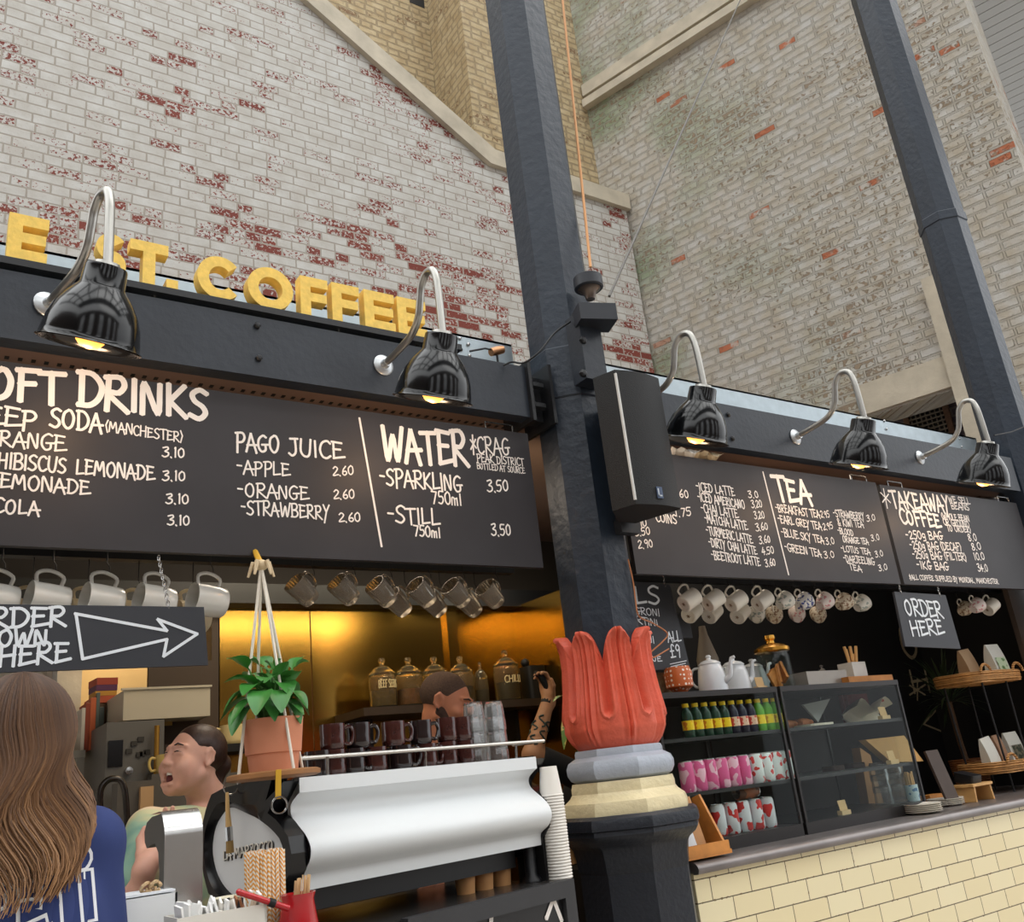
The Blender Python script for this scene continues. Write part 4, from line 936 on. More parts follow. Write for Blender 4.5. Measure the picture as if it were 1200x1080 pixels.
# napkin box, sugar tray, sachets
n0 = at(163, 1050, 1.96)
bx = empty('napkin_box', (n0.x, n0.y, FZ), 'open white wire box of folded paper napkins beside the customer', 'napkin box')
zn = at(165, 1046, 1.93).z
mb = MB(); mb.box2((n0.x - .065, n0.y - .03, FZ), (n0.x + .062, n0.y - .026, zn - .008)); mb.box2((n0.x + .058, n0.y - .03, FZ), (n0.x + .062, n0.y + .08, zn - .008)); mb.box2((n0.x - .065, n0.y - .03, FZ), (n0.x - .061, n0.y + .08, zn - .008)); mb.build('sides', WHITE, bx, 0)
nap = MB(); nap.box((0, 0, 0), (.118, .1, .004)); npo = nap.build('paper_napkin', mat('napkin_white', (222, 226, 230), .8), None, 0); tag(npo, 'folded white paper napkin in the box beside the customer', 'napkin', 'napkins in the white box')
for k in range(14):
    o = npo if k == 0 else npo.copy()
    if k: C.objects.link(o)
    o.location = (n0.x, n0.y + .025, zn - .004 - k * .0062); o.rotation_euler = (0, 0, rs.uniform(-.04, .04))
for k, (px, py) in enumerate(((172, 1040), (182, 1038))):
    p = at(px, py, 1.96); mb = MB()
    mb.tube([p + Vector((.010 * math.cos(q), .006 * math.sin(q * 2), .008 * math.sin(q))) for q in np.linspace(0, 5.5, 14)], .0035, 6); mb.tube([p + Vector((0, 0, -.02)), p], .003, 6)
    tag(mb.build('wooden_clip', mat('clip_wood', (190, 160, 120), .6), None, 40, p - Vector((0, 0, .012))), ('left', 'right')[k] + ' small wooden clip on top of the napkin box', 'clip')
t0 = at(258, 1068, 1.84); zt0 = at(262, 1066, 1.82).z
sbx = empty('sugar_tray', (t0.x, t0.y, FZ), 'white open tray of sugar sachets in front of the steel tower', 'tray')
mb = MB(); a, b = t0.x - .085, t0.x + .075
for (p, q) in (((a, t0.y - .035, FZ), (b, t0.y - .031, zt0)), ((a, t0.y + .055, FZ), (b, t0.y + .059, zt0)), ((a, t0.y - .035, FZ), (a + .004, t0.y + .059, zt0)), ((b - .004, t0.y - .035, FZ), (b, t0.y + .059, zt0)), ((a, t0.y - .035, FZ), (b, t0.y + .059, FZ + .004)), ((a + .078, t0.y - .035, FZ), (a + .082, t0.y + .059, zt0))): mb.box2(p, q)
mb.build('body', mat('tray_white', (222, 218, 208), .5), sbx, 0)
for k in range(26):
    x = a + .012 + (k % 13) * .0115; y = t0.y - .01 + (k // 13) * .035
    c_ = [(240, 240, 238), (240, 240, 238), (236, 232, 224), (40, 40, 44), (150, 96, 62), (214, 200, 176)][0 if k % 13 < 6 else (k * 7) % 6]
    mb = MB(); mb.box((x, y, zt0 - .02 + rs.uniform(0, .012)), (.004, .03, .06), RZ(rs.uniform(-.4, .4)) @ RX(rs.uniform(-.3, .3)) @ RY(rs.uniform(-.3, .3)))
    lb = 'white sugar sachet in the left half of the white tray' if k % 13 < 6 else {(240, 240, 238): 'white sachet in the right half of the white tray', (236, 232, 224): 'cream sachet in the right half of the white tray', (40, 40, 44): 'black sachet in the right half of the white tray', (150, 96, 62): 'brown sachet in the right half of the white tray', (214, 200, 176): 'beige sachet in the right half of the white tray'}[c_]
    tag(mb.build('sugar_sachet', mat('sachet_%d_%d' % (c_[0], c_[2]), c_, .6), None, 0, (x, y, zt0 - .02)), lb, 'sachet', 'sugar sachets in the white tray')
pb = at(270, 1050, 1.98); pbz = FZ - pb.z; mb = MB(); mb.lathe([(.02, -.03), (.036, -.004), (.0375, 0), (.034, 0), (.018, -.026), (.001, -.026)], 28, Matrix.Translation(pb)); mb.lathe([(.012, pbz), (.014, -.03)], 16, Matrix.Translation(pb))
tag(mb.build('cream_bowl', mat('bowl_cream', (226, 220, 196), .3), None, 40, Vector((pb.x, pb.y, FZ))), 'small cream bowl behind the sachet tray below the machine lettering', 'bowl')
# ================================================================== right bar
RX1 = 5.75; RX2 = 5.38
BLACKW = mat('black_wall', (15, 15, 16), .7)
RB = 3.55
mb = MB(); mb.box2((XBR + .03, RB, 0), (RX1, RB + .05, 2.74)); struct(mb.build('wall_black', BLACKW, smooth=0))
mb = MB(); mb.box2((5.62, 2.81, 0), (5.78, RB, 2.74)); struct(mb.build('wall_bar_side', BLACKW, smooth=0))
mb = MB(); mb.box2((5.42, 2.78, 1.1), (5.78, 2.81, 2.74)); struct(mb.build('wall_bar_end', mat('dark_timber', (70, 56, 46), .6, vary=.2), smooth=0))
# tiled counter front
def tile_mat():
    m = bpy.data.materials.new('cream_tiles'); m.use_nodes = True; nt = m.node_tree; N = nt.nodes; L = nt.links; b = N['Principled BSDF']
    tc = N.new('ShaderNodeTexCoord'); sp = N.new('ShaderNodeSeparateXYZ'); cb = N.new('ShaderNodeCombineXYZ'); L.new(tc.outputs['Object'], sp.inputs[0])
    L.new(sp.outputs['X'], cb.inputs[0]); L.new(sp.outputs['Z'], cb.inputs[1])
    br = N.new('ShaderNodeTexBrick'); L.new(cb.outputs[0], br.inputs[0]); br.offset = .5
    br.inputs['Scale'].default_value = 1; br.inputs['Brick Width'].default_value = .195; br.inputs['Row Height'].default_value = .0735; br.inputs['Mortar Size'].default_value = .0022; br.inputs['Mortar Smooth'].default_value = .3
    br.inputs['Color1'].default_value = rgb(238, 226, 188); br.inputs['Color2'].default_value = rgb(232, 216, 172); br.inputs['Mortar'].default_value = rgb(96, 84, 62)
    n = N.new('ShaderNodeTexNoise'); n.inputs['Scale'].default_value = 60; n.inputs['Detail'].default_value = 6; L.new(cb.outputs[0], n.inputs[0])
    n2 = N.new('ShaderNodeTexNoise'); n2.inputs['Scale'].default_value = 5; L.new(cb.outputs[0], n2.inputs[0])
    br2 = N.new('ShaderNodeTexBrick'); L.new(cb.outputs[0], br2.inputs[0]); br2.offset = .5
    for k, v in (('Scale', 1), ('Brick Width', .195), ('Row Height', .0735), ('Mortar Size', .006), ('Mortar Smooth', 1.0)): br2.inputs[k].default_value = v
    ad = N.new('ShaderNodeMath'); ad.operation = 'MULTIPLY'; L.new(br2.outputs['Fac'], ad.inputs[0])
    mr = N.new('ShaderNodeMapRange'); L.new(n.outputs[0], mr.inputs[0]); mr.inputs[1].default_value = .56; mr.inputs[2].default_value = .66; L.new(mr.outputs[0], ad.inputs[1])
    st_ = N.new('ShaderNodeMath'); st_.operation = 'GREATER_THAN'; st_.inputs[1].default_value = .35; L.new(ad.outputs[0], st_.inputs[0])
    mx = N.new('ShaderNodeMix'); mx.data_type = 'RGBA'; L.new(st_.outputs[0], mx.inputs[0]); L.new(br.outputs['Color'], mx.inputs[6]); mx.inputs[7].default_value = rgb(110, 92, 64)
    L.new(mx.outputs[2], b.inputs['Base Color']); b.inputs['Roughness'].default_value = .18
    bp = N.new('ShaderNodeBump'); bp.inputs['Strength'].default_value = .35; bp.inputs['Distance'].default_value = .004; bp.invert = True
    a2 = N.new('ShaderNodeMath'); a2.operation = 'ADD'; L.new(br.outputs['Fac'], a2.inputs[0]); s2 = N.new('ShaderNodeMath'); s2.operation = 'MULTIPLY'; s2.inputs[1].default_value = .6; L.new(n2.outputs[0], s2.inputs[0]); L.new(s2.outputs[0], a2.inputs[1])
    L.new(a2.outputs[0], bp.inputs['Height']); L.new(bp.outputs[0], b.inputs['Normal']); return m
YC = 2.52
tc_ = empty('tiled_counter', (3.6, YC, 0), 'bar counter faced with cream crackle-edged tiles under a rounded lead grey edge', 'counter')
mb = MB(); mb.box2((2.358, YC + .012, 0), (RX2, YC + .05, 1.05)); mb.build('tile_front', tile_mat(), tc_, 0)
mb = MB(); pr = [(YC + .0, 1.046)] + [(YC + .012 - .030 * math.cos(a), 1.061 + .024 * math.sin(a)) for a in np.linspace(-.6, PI / 2, 9)] + [(YC + .66, 1.085), (YC + .66, 1.05)]
mb.prism(pr, YZM, 2.358, RX2); mb.build('worktop', mat('lead_grey_edge', (128, 122, 120), .32, metal=.55, vary=.12), tc_, 30)
mb = MB(); mb.box2((2.358, YC + .05, 0), (RX2, YC + .62, 1.05)); mb.build('body', DARK, tc_, 0)
CT = 1.085

# ------------------------------------------------------------------ glass display case (two halves)
PANE = bpy.data.materials.new('case_glass'); PANE.use_nodes = True
_nt = PANE.node_tree; _b = _nt.nodes['Principled BSDF']; _nt.nodes.remove(_b)
_tr = _nt.nodes.new('ShaderNodeBsdfTransparent'); _gl = _nt.nodes.new('ShaderNodeBsdfGlossy'); _fr = _nt.nodes.new('ShaderNodeLayerWeight'); _pw = _nt.nodes.new('ShaderNodeMath'); _pw.operation = 'POWER'; _pw.inputs[1].default_value = 4; _ma = _nt.nodes.new('ShaderNodeMath'); _ma.operation = 'MULTIPLY_ADD'; _ma.inputs[1].default_value = .3; _ma.inputs[2].default_value = .010; _mx = _nt.nodes.new('ShaderNodeMixShader')
_tr.inputs[0].default_value = (.93, .96, .95, 1); _gl.inputs['Roughness'].default_value = .02; _nt.links.new(_fr.outputs['Facing'], _pw.inputs[0]); _nt.links.new(_pw.outputs[0], _ma.inputs[0])
_nt.links.new(_ma.outputs[0], _mx.inputs[0]); _nt.links.new(_tr.outputs[0], _mx.inputs[1]); _nt.links.new(_gl.outputs[0], _mx.inputs[2]); _nt.links.new(_mx.outputs[0], _nt.nodes['Material Output'].inputs[0])
CASEF = mat('case_frame', (44, 42, 42), .35, metal=.3)
YF, YBK, ZB, ZT = 2.66, 3.12, CT, 1.67
def case(x0, x1, label, curtain=False):
    t = empty('display_case', ((x0 + x1) / 2, (YF + YBK) / 2, ZB), label, 'display case')
    mb = MB(); mb.box2((x0, YF, ZB), (x1, YBK, ZB + .045)); mb.build('base', CASEF, t, 0)
    mb = MB(); mb.box2((x0, YF - .004, ZT - .022), (x1, YBK, ZT)); mb.build('top', CASEF, t, 0)
    mb = MB()
    for x in (x0 + .006, x1 - .006):
        for y in (YF + .004, YBK - .006): mb = MB(); mb.box2((x - .006, y - .006, ZB + .045), (x + .006, y + .006, ZT - .022)); mb.build('post', CASEF, t, 0)
    mb = MB(); mb.box2((x0, YBK - .004, ZB + .045), (x1, YBK, ZT - .022)); mb.build('back', mat('case_back', (42, 36, 33), .6), t, 0)
    for z in (1.30, 1.497):
        mb = MB(); mb.box2((x0 + .012, YF + .02, z - .008), (x1 - .012, YBK - .01, z)); mb.build('shelf', mat('grey_shelf', (96, 98, 98), .3), t, 0)
        mb = MB(); mb.box2((x0 + .012, YF + .012, z - .012), (x1 - .012, YF + .02, z + .002)); mb.build('shelf_edge', CASEF, t, 0)
    mb = MB(); mb.box2((x0 + .012, YF, ZB + .045), (x1 - .012, YF + .004, ZT - .022)); o = mb.build('front_pane', PANE, t, 0)
    for x in (x0, x1 - .004): mb = MB(); mb.box2((x, YF + .012, ZB + .045), (x + .004, YBK - .012, ZT - .022)); mb.build('end_pane', PANE, t, 0)
    return t
xs_, xe_ = 3.13, 3.96
case(2.42, xs_ - .02, 'glass display case of bottles and drink cans next to the middle column')
case(xs_, xe_, 'glass display case of pastries and paper bags, right of the drinks')

# bottles
def bottle(label, body, lab, cap):
    t = empty('juice_bottle', (0, 0, 0), label, 'bottle', 'small bottles on the top shelf of the drinks case')
    mb = MB(); mb.lathe([(.021, 0), (.0235, .004), (.0235, .085), (.019, .103), (.0125, .113), (.0125, .118)], 16); mb.build('body', body, t, 40)
    mb = MB(); mb.lathe([(.0239, .030), (.0239, .066)], 16, cap=False); mb.build('label', lab, t, 40)
    mb = MB(); mb.lathe([(.0135, .116), (.0135, .131), (.001, .131)], 14); mb.build('cap', cap, t, 40)
    return t
YL = mat('yellow_plastic', (238, 204, 24), .35)
def blotch(name, c1, c2, sc=60, thr=.52):
    if name in _M: return _M[name]
    m = mat(name, c1, .35); nt = m.node_tree; tc = nt.nodes.new('ShaderNodeTexCoord'); n = nt.nodes.new('ShaderNodeTexNoise'); n.inputs['Scale'].default_value = sc; n.inputs['Detail'].default_value = 1
    nt.links.new(tc.outputs['Object'], n.inputs[0]); r = nt.nodes.new('ShaderNodeValToRGB'); r.color_ramp.interpolation = 'CONSTANT'; r.color_ramp.elements[0].color = rgb(*c1); r.color_ramp.elements[1].color = rgb(*c2); r.color_ramp.elements[1].position = thr
    nt.links.new(n.outputs[0], r.inputs[0]); nt.links.new(r.outputs[0], nt.nodes['Principled BSDF'].inputs['Base Color']); return m
kinds = [(mat('bottle_dark_green', (24, 60, 44), .15), blotch('label_yellow', (244, 206, 30), (206, 120, 30), 70, .6), 'dark green bottle with a yellow label', 5),
         (mat('bottle_purple', (36, 34, 54), .15), blotch('label_red', (232, 196, 170), (206, 70, 60), 70, .5), 'dark purple bottle with a red and pink label', 3),
         (mat('bottle_lime', (96, 168, 40), .15), blotch('label_yellow2', (240, 214, 40), (200, 150, 30), 70, .6), 'lime green bottle with a yellow label', 3)]
xb = at(804, 845, 2.72).x; xe = at(908, 838, 2.72).x; i = 0
for bm_, lm_, lb, n in kinds:
    p0_ = bottle(lb, bm_, lm_, YL)
    for k in range(n):
        o = p0_ if k == 0 else dup(p0_, (0, 0, 0))
        o.location = (xb + (xe - xb) * i / 10, 2.712, 1.497); o['label'] = lb + ', ' + ORD[k] + ' of its colour from the left'; i += 1
# cans
ALU = mat('aluminium', (200, 204, 206), .25, metal=.9)
def can(label, m, group, h=.115, r=.029):
    t = empty('drink_can', (0, 0, 0), label, 'can', group)
    mb = MB(); mb.lathe([(r * .8, .0), (r, .008), (r, h - .014), (r * .86, h - .004)], 18, cap=False); mb.build('body', m, t, 40)
    mb = MB(); mb.lathe([(r * .80, .0), (.001, .004)], 18, cap=False); mb.lathe([(r * .86, h - .004), (r * .87, h), (r * .80, h), (r * .78, h - .004), (.001, h - .004)], 18, cap=False); mb.build('lid', ALU, t, 40)
    return t
pk = can('x', blotch('can_pink', (222, 96, 150), (238, 190, 206), 28, .52), 'pink cans on the middle shelf')
x0_, x1_ = at(805, 915, 2.72).x, at(871, 905, 2.72).x
for k in range(6):
    o = pk if k == 0 else dup(pk, (0, 0, 0)); o.location = (x0_ + (x1_ - x0_) * k / 5, 2.715, 1.30); o['label'] = 'pink drink can on the middle shelf, ' + ORD[k] + ' from the left'
    if k: o.rotation_euler = (0, 0, k * 1.1)
wc = can('x', blotch('can_white_red', (226, 232, 232), (212, 70, 66), 34, .58), 'white cans on the middle shelf')
x0_, x1_ = at(886, 905, 2.72).x, at(921, 898, 2.72).x
for k in range(4):
    o = wc if k == 0 else dup(wc, (0, 0, 0)); o.location = (x0_ + (x1_ - x0_) * k / 3, 2.715, 1.30); o['label'] = 'white can with red and black pattern on the middle shelf, ' + ORD[k] + ' from the left'
    if k: o.rotation_euler = (0, 0, k * 1.3)
rc = can('x', blotch('can_red_blue', (224, 226, 230), (206, 50, 46), 26, .53), 'red and white cans on the bottom of the case')
x0_, x1_ = at(842, 965, 2.74).x, at(900, 957, 2.74).x
for k in range(5):
    o = rc if k == 0 else dup(rc, (0, 0, 0)); o.location = (x0_ + (x1_ - x0_) * k / 4, 2.735, ZB + .045); o['label'] = 'white can with red shapes at the bottom of the case, ' + ORD[k] + ' from the left'
    if k: o.rotation_euler = (0, 0, k * 1.7)
lc = can('amber can lying on its side on top of the red and white cans', blotch('can_amber', (150, 84, 48), (90, 52, 34), 20, .5), None); del_ = lc.get('group')
p = at(874, 936, 2.735); lc.location = (p.x - .05, 2.735, ZB + .045 + .115 + .030); lc.rotation_euler = (0, PI / 2, 0)

# pastries, bags, cards in the right-hand case
PASTRY = mat('pastry', (170, 100, 48), .6, vary=.25, scale=30, bump=.5, bscale=50)
for k, (px, y_) in enumerate(((927, 2.80), (938, 2.86), (946, 2.78))):
    p = at(px, 848, y_); mb = MB(); pts = [Vector((p.x + .034 * math.cos(a), y_ + .02 * math.sin(a) * 1.2, 1.497 + .022)) for a in np.linspace(-.3, PI + .3, 12)]
    mb.tube(pts, [.004 + .016 * math.sin(PI * i / 11) + .002 * (i % 2) for i in range(12)], 10)
    tag(mb.build('croissant', PASTRY, None, 60, (p.x, y_, 1.497)), ('left', 'middle', 'right')[k] + ' baked croissant at the left of the top shelf in the pastry case', 'croissant', 'croissants in the pastry case')
p = at(958, 850, 2.74); mb = MB(); mb.rbox((p.x, 2.76, 1.497 + .006), (.16, .12, .012), .03); tag(mb.build('serving_tray', mat('cream_plate', (214, 206, 186), .35), None, 30, (p.x, 2.76, 1.497)), 'cream serving tray at the front of the top pastry shelf', 'tray')
p1, p2, p3 = at(944, 825, 2.78), at(976, 818, 2.78), at(958, 846, 2.78)
mb = MB(); mb.prism([(p1.x, p1.z), (p3.x, p3.z), (p2.x, p2.z)], XZ, 2.775, 2.785); mb.v = [(a, b + (.02 if abs(c - p3.z) > .01 else 0), c) for a, b, c in mb.v]
tag(mb.build('paper_bag', mat('grey_paper', (150, 150, 146), .7), None, 0, (p3.x, 2.78, p3.z)), 'grey pointed paper bag hanging over the tray in the pastry case', 'paper bag')
p = at(1010, 838, 2.9)
mb = MB(); rows = []
for i in range(13):
    rows.append([Vector((p.x - .14 + .28 * i / 12 , 2.86 + .05 * math.sin(j * .9) , 1.499 + .11 * math.sin(PI * j / 10) * (.7 + .3 * math.sin(i * .8)))) for j in range(11)])
mb.grid(rows); tag(mb.build('tea_towel', blotch('towel_stripe', (196, 186, 168), (168, 60, 56), 9, .60), None, 60, (p.x, 2.88, 1.497)), 'folded pale cloth with red stripes on the top pastry shelf', 'cloth')
mb = MB(); rows = []
xa, xb_ = at(1032, 820, 2.95).x - .06, 3.935
for i in range(25): rows.append([Vector((xa + (xb_ - xa) * i / 24, 2.98 + .012 * math.sin(i * 1.6), z)) for z in (1.497, 1.64)])
mb.grid(rows); tag(mb.build('red_curtain', mat('maroon_cloth', (112, 44, 44), .8), None, 60, (xa, 2.98, 1.497)), 'pleated maroon cloth at the right end of the pastry case', 'curtain')
def price_card(px, py, y, z, label, w=.05, h=.04):
    p = at(px, py, y); t = empty('price_card', (p.x, y, z), label, 'price card', None)
    mb = MB(); mb.box((p.x, y, z + .009), (w * 1.2, .025, .018)); mb.build('block', mat('card_wood', (206, 176, 130), .6), t, 0)
    mb = MB(); mb.box((p.x, y + .002, z + .018 + h / 2), (w, .002, h), RX(-.15)); mb.build('card', mat('card_tan', (196, 164, 116), .7), t, 0)
price_card(1038, 848, 2.70, 1.497, 'small wooden price card in front of the maroon cloth')
price_card(1046, 892, 2.70, 1.302, 'small wooden price card in front of the kraft wrapping paper')
price_card(988, 945, 2.70, ZB + .045, 'small wooden price card at the bottom front of the pastry case')
price_card(890, 798, 2.80, ZT, 'small kraft price card between teapot and biscuit jar')
mb = MB(); q = [at(1010, 867, 2.76), at(1055, 862, 2.76), at(1078, 892, 2.76), at(1040, 893, 2.76)]
mb.prism([(v.x, v.z) for v in q], XZ, 2.74, 2.78); tag(mb.build('kraft_bag', mat('kraft_folded', (188, 146, 88), .7, vary=.08), None, 0, (q[3].x, 2.76, 1.302)), 'folded kraft paper bags on the middle shelf of the pastry case', 'paper bag')
for i in range(2):
    for k in range(3):
        p = at(1035 + i * 17, 930, 2.80); o = dup(gt, (p.x, 2.80, ZB + .045 + k * .052), label=ORD[k] + ' from the bottom of the ' + ('left', 'right')[i] + ' stack of glasses in the pastry case'); o['group'] = 'glasses in the pastry case'; o.scale = (1.25, 1.25, .95)
p = at(1066, 915, 2.74)
mb = MB(); mb.lathe([(.028, 0), (.03, .07)], 16, T(p.x, 2.74, ZB + .045)); tag(mb.build('straw_cup', blotch('cup_blue', (196, 214, 220), (90, 130, 170), 40, .6), None, 40, (p.x, 2.74, ZB + .045)), 'pale blue cup of wooden spoons at the right end of the pastry case', 'cup')
for k in range(9):
    a = k * .7; o = MB(); o.tube([(0, 0, 0), (0, 0, .115)], .005, 6); o = o.build('wooden_spoon', mat('spoon_wood', (204, 160, 104), .6)); o.location = (p.x + .016 * math.cos(a), 2.74 + .016 * math.sin(a), ZB + .05 + .004 * (k % 3)); tag(o, 'wooden spoon standing in the pale blue cup', 'spoon', 'wooden spoons in the pale blue cup')
for k, (px, lb) in enumerate(((975, 'left'), (1000, 'right'))):
    p = at(px, 893, 2.85); mb = MB(); mb.rbox((p.x, 2.85, 1.30 + .012), (.09, .07, .022), .015); tag(mb.build('cake_slice', mat('dark_cake', (58, 40, 30), .7, vary=.3, scale=40, bump=.5), None, 40, (p.x, 2.85, 1.30)), lb + ' dark flat cake on the middle pastry shelf', 'cake', 'cakes on the middle pastry shelf')

# ------------------------------------------------------------------ on top of the cases
ENAM = mat('white_enamel', (218, 224, 230), .15, coat=.5)
def teapot(px, y, label, sc=1.0, rz=0):
    p = at(px, 805, y); t = empty('teapot', (0, 0, 0), label, 'teapot', 'white enamel teapots on the drinks case')
    mb = MB(); mb.lathe([(.062, 0), (.068, .006), (.066, .05), (.058, .10), (.050, .125), (.048, .128)], 28); mb.build('body', ENAM, t, 40)
    mb = MB(); mb.lathe([(.052, .127), (.052, .131), (.04, .142), (.012, .150), (.010, .156), (.014, .162), (.009, .17), (.001, .171)], 24); mb.build('lid', ENAM, t, 40)
    mb = MB(); mb.tube(smooth_path([(.058, 0, .045), (.088, 0, .065), (.098, 0, .105), (.108, 0, .138), (.125, 0, .145)], 5), [.016, .016, .015, .014, .013, .012, .012, .011, .011, .010, .010, .009, .009, .009, .008, .008, .008, .007, .007, .007, .007][:21], 10); mb.build('spout', ENAM, t)
    mb = MB(); mb.tube(smooth_path([(-.05, 0, .118), (-.085, 0, .115), (-.10, 0, .075), (-.085, 0, .04), (-.062, 0, .035)], 5), .006, 8); mb.build('handle', ENAM, t)
    t.location = (p.x, y, ZT); t.rotation_euler = (0, 0, rz); t.scale = (sc, sc, sc); return t
teapot(836, 2.80, 'white enamel teapot at the left, its spout to the front', .93, -1.2)
teapot(864, 2.88, 'white enamel teapot in the middle of the three', .95, -.25)
teapot(886, 2.98, 'white enamel teapot nearest the gold-lidded biscuit jar', .95, -.1)
p = at(912, 800, 2.84)
bj = empty('biscuit_jar', (p.x, 2.84, ZT), 'big glass jar with a gold lid and biscuits, right of the teapots', 'jar')
mb = MB(); mb.lathe([(.072, 0), (.076, .006), (.076, .165), (.068, .175), (.064, .175), (.072, .163), (.072, .01), (.001, .008)], 32, T(p.x, 2.84, ZT)); mb.build('body', PANE, bj, 40)
mb = MB(); mb.lathe([(.074, .168), (.08, .172), (.08, .186), (.06, .198), (.02, .21), (.018, .22), (.026, .23), (.024, .245), (.001, .25)], 32, T(p.x, 2.84, ZT)); mb.build('lid', mat('gold_lid', (214, 160, 70), .25, metal=.9), bj, 40)
for k in range(5):
    mb = MB(); c_ = Vector((p.x - .03 + .015 * k, 2.83 + .012 * (k % 2), ZT + .045 + .008 * k)); mb.box(c_, (.05, .012, .085), RZ(.3 * k) @ RY(.25 * (k - 2))); tag(mb.build('biscuit', mat('biscuit', (196, 128, 62), .7, vary=.2, scale=40), None, 0, c_ - Vector((0, 0, .04))), 'wedge shaped biscuit inside the gold-lidded jar', 'biscuit', 'biscuits in the gold-lidded jar')
p = at(796, 800, 2.78); mb = MB(); mb.lathe([(.022, 0), (.03, .012), (.055, .03), (.058, .085), (.05, .11), (.046, .11), (.05, .085), (.04, .03), (.001, .03)], 26, T(p.x, 2.78, ZT))
def dots():
    m = mat('orange_polka', (196, 100, 50), .35); nt = m.node_tree; tc = nt.nodes.new('ShaderNodeTexCoord'); v = nt.nodes.new('ShaderNodeTexVoronoi'); v.inputs['Scale'].default_value = 55; v.inputs['Randomness'].default_value = .2
    nt.links.new(tc.outputs['Object'], v.inputs[0]); r = nt.nodes.new('ShaderNodeValToRGB'); r.color_ramp.interpolation = 'CONSTANT'; r.color_ramp.elements[0].color = rgb(240, 232, 220); r.color_ramp.elements[1].color = rgb(200, 104, 52); r.color_ramp.elements[1].position = .28
    nt.links.new(v.outputs[0], r.inputs[0]); nt.links.new(r.outputs[0], nt.nodes['Principled BSDF'].inputs['Base Color']); return m
tag(mb.build('sugar_pot', dots(), None, 40, (p.x, 2.78, ZT)), 'orange pot with white dots left of the teapots', 'pot')
p = at(768, 800, 2.9); mb = MB(); mb.rbox((p.x + .02, 2.92, ZT + .05), (.16, .14, .10), .01); tag(mb.build('wicker_box', mat('grey_wicker', (150, 136, 104), .8, vary=.3, scale=60, bump=.6, bscale=80), None, 30, (p.x, 2.92, ZT)), 'grey wicker box behind the orange dotted pot', 'box')
xa, xb_ = at(938, 795, 2.86).x, at(984, 790, 2.86).x
mb = MB(); mb.box2((xa, 2.82, ZT), (xb_, 2.98, ZT + .075)); tag(mb.build('metal_box', mat('grey_tin', (156, 150, 142), .35, metal=.5, vary=.1), None, 0, (xa, 2.9, ZT)), 'low grey metal box between the biscuit jar and the stick tin', 'box')
p = at(963, 783, 2.9); mb = MB(); mb.lathe([(.02, 0), (.018, .01), (.006, .025), (.008, .034), (.001, .036)], 14, T(p.x, 2.9, ZT + .075)); tag(mb.build('glass_stopper', GLASS, None, 40, (p.x, 2.9, ZT + .075)), 'small glass stopper on the grey metal box', 'stopper')
xa, xb_ = at(986, 795, 2.82).x, at(1038, 795, 2.82).x
wt = empty('wooden_tray', ((xa + xb_) / 2, 2.86, ZT), 'orange wood tray at the right end of the case top, under the stick tin', 'tray')
mb = MB(); mb.box2((xa, 2.78, ZT), (xb_, 2.96, ZT + .01)); mb.build('base', WOOD, wt, 0)
OW = mat('orange_wood', (196, 130, 62), .5, vary=.2, scale=15)
for a, b in (((xa, 2.78, ZT + .01), (xb_, 2.788, ZT + .038)), ((xa, 2.952, ZT + .01), (xb_, 2.96, ZT + .038)), ((xa, 2.788, ZT + .01), (xa + .008, 2.952, ZT + .038)), ((xb_ - .008, 2.788, ZT + .01), (xb_, 2.952, ZT + .038))): mb = MB(); mb.box2(a, b); mb.build('side', OW, wt, 0)
p = at(999, 785, 2.86); mb = MB(); mb.box((p.x, 2.86, ZT + .06), (.105, .085, .10)); tag(mb.build('stick_tin', blotch('tin_print', (214, 212, 206), (190, 50, 56), 9, .66), None, 0, (p.x, 2.86, ZT + .01)), 'pale square tin with a red print holding wooden sticks', 'tin')
for k in range(5):
    mb = MB(); q = Vector((p.x - .02 + .011 * k, 2.85 + .01 * (k % 2), ZT + .09)); mb.tube([q, q + Vector((.012 * (k - 1.5), 0, .10 - .012 * k * (k % 2)))], .0075, 8); tag(mb.build('wooden_stick', mat('stick_wood', (220, 170, 108), .6), None, 40, q), 'pale wooden stick standing in the square tin', 'stick', 'sticks in the square tin')

# ------------------------------------------------------------------ right of the case, on the counter
pl = empty('plate', (0, 0, 0), 'x', 'plate', 'plates stacked on the right counter')
mb = MB(); mb.lathe([(.04, 0), (.05, .002), (.082, .010), (.083, .013), (.05, .006), (.001, .005)], 32); mb.build('body', mat('cream_china', (226, 220, 206), .25), pl, 50)
first = True
for s_i, (px, py, y_, n) in enumerate(((1079, 938, 2.62, 5), (1106, 930, 2.72, 4))):
    p = at(px, py, y_)
    for k in range(n):
        o = pl if first else dup(pl, (0, 0, 0)); first = False
        o.location = (p.x, y_, CT + k * .0075); o['label'] = (ORD[k] + ' from the bottom of the ') + ('front left', 'rear right')[s_i] + ' stack of cream plates on the counter'
tb = empty('tub', (0, 0, 0), 'x', 'tub', 'clear tubs by the pastry case')
mb = MB(); mb.lathe([(.045, 0), (.055, .06), (.058, .062), (.052, .062), (.043, .004), (.001, .004)], 24); mb.build('body', PANE, tb, 40)
mb = MB(); mb.lathe([(.042, .004), (.048, .05), (.001, .05)], 20); mb.build('filling', mat('biscuit_brown', (150, 116, 92), .7, vary=.2, scale=30), tb, 40)
for k in range(4):
    p = at(1097, 915, 2.86); o = tb if k == 0 else dup(tb, (0, 0, 0)); o.location = (4.085, 2.88, CT + k * .052); o['label'] = ORD[k] + ' from the bottom of the stacked clear tubs beside the pastry case'
p = at(1090, 880, 2.97); mb = MB(); mb.prism([(0, 0), (.12, 0), (.10, .26), (.03, .30)], Matrix(((1, 0, 0, 4.03), (0, 0, 1, 3.02), (0, 1, 0, CT), (0, 0, 0, 1))), 0, .05)
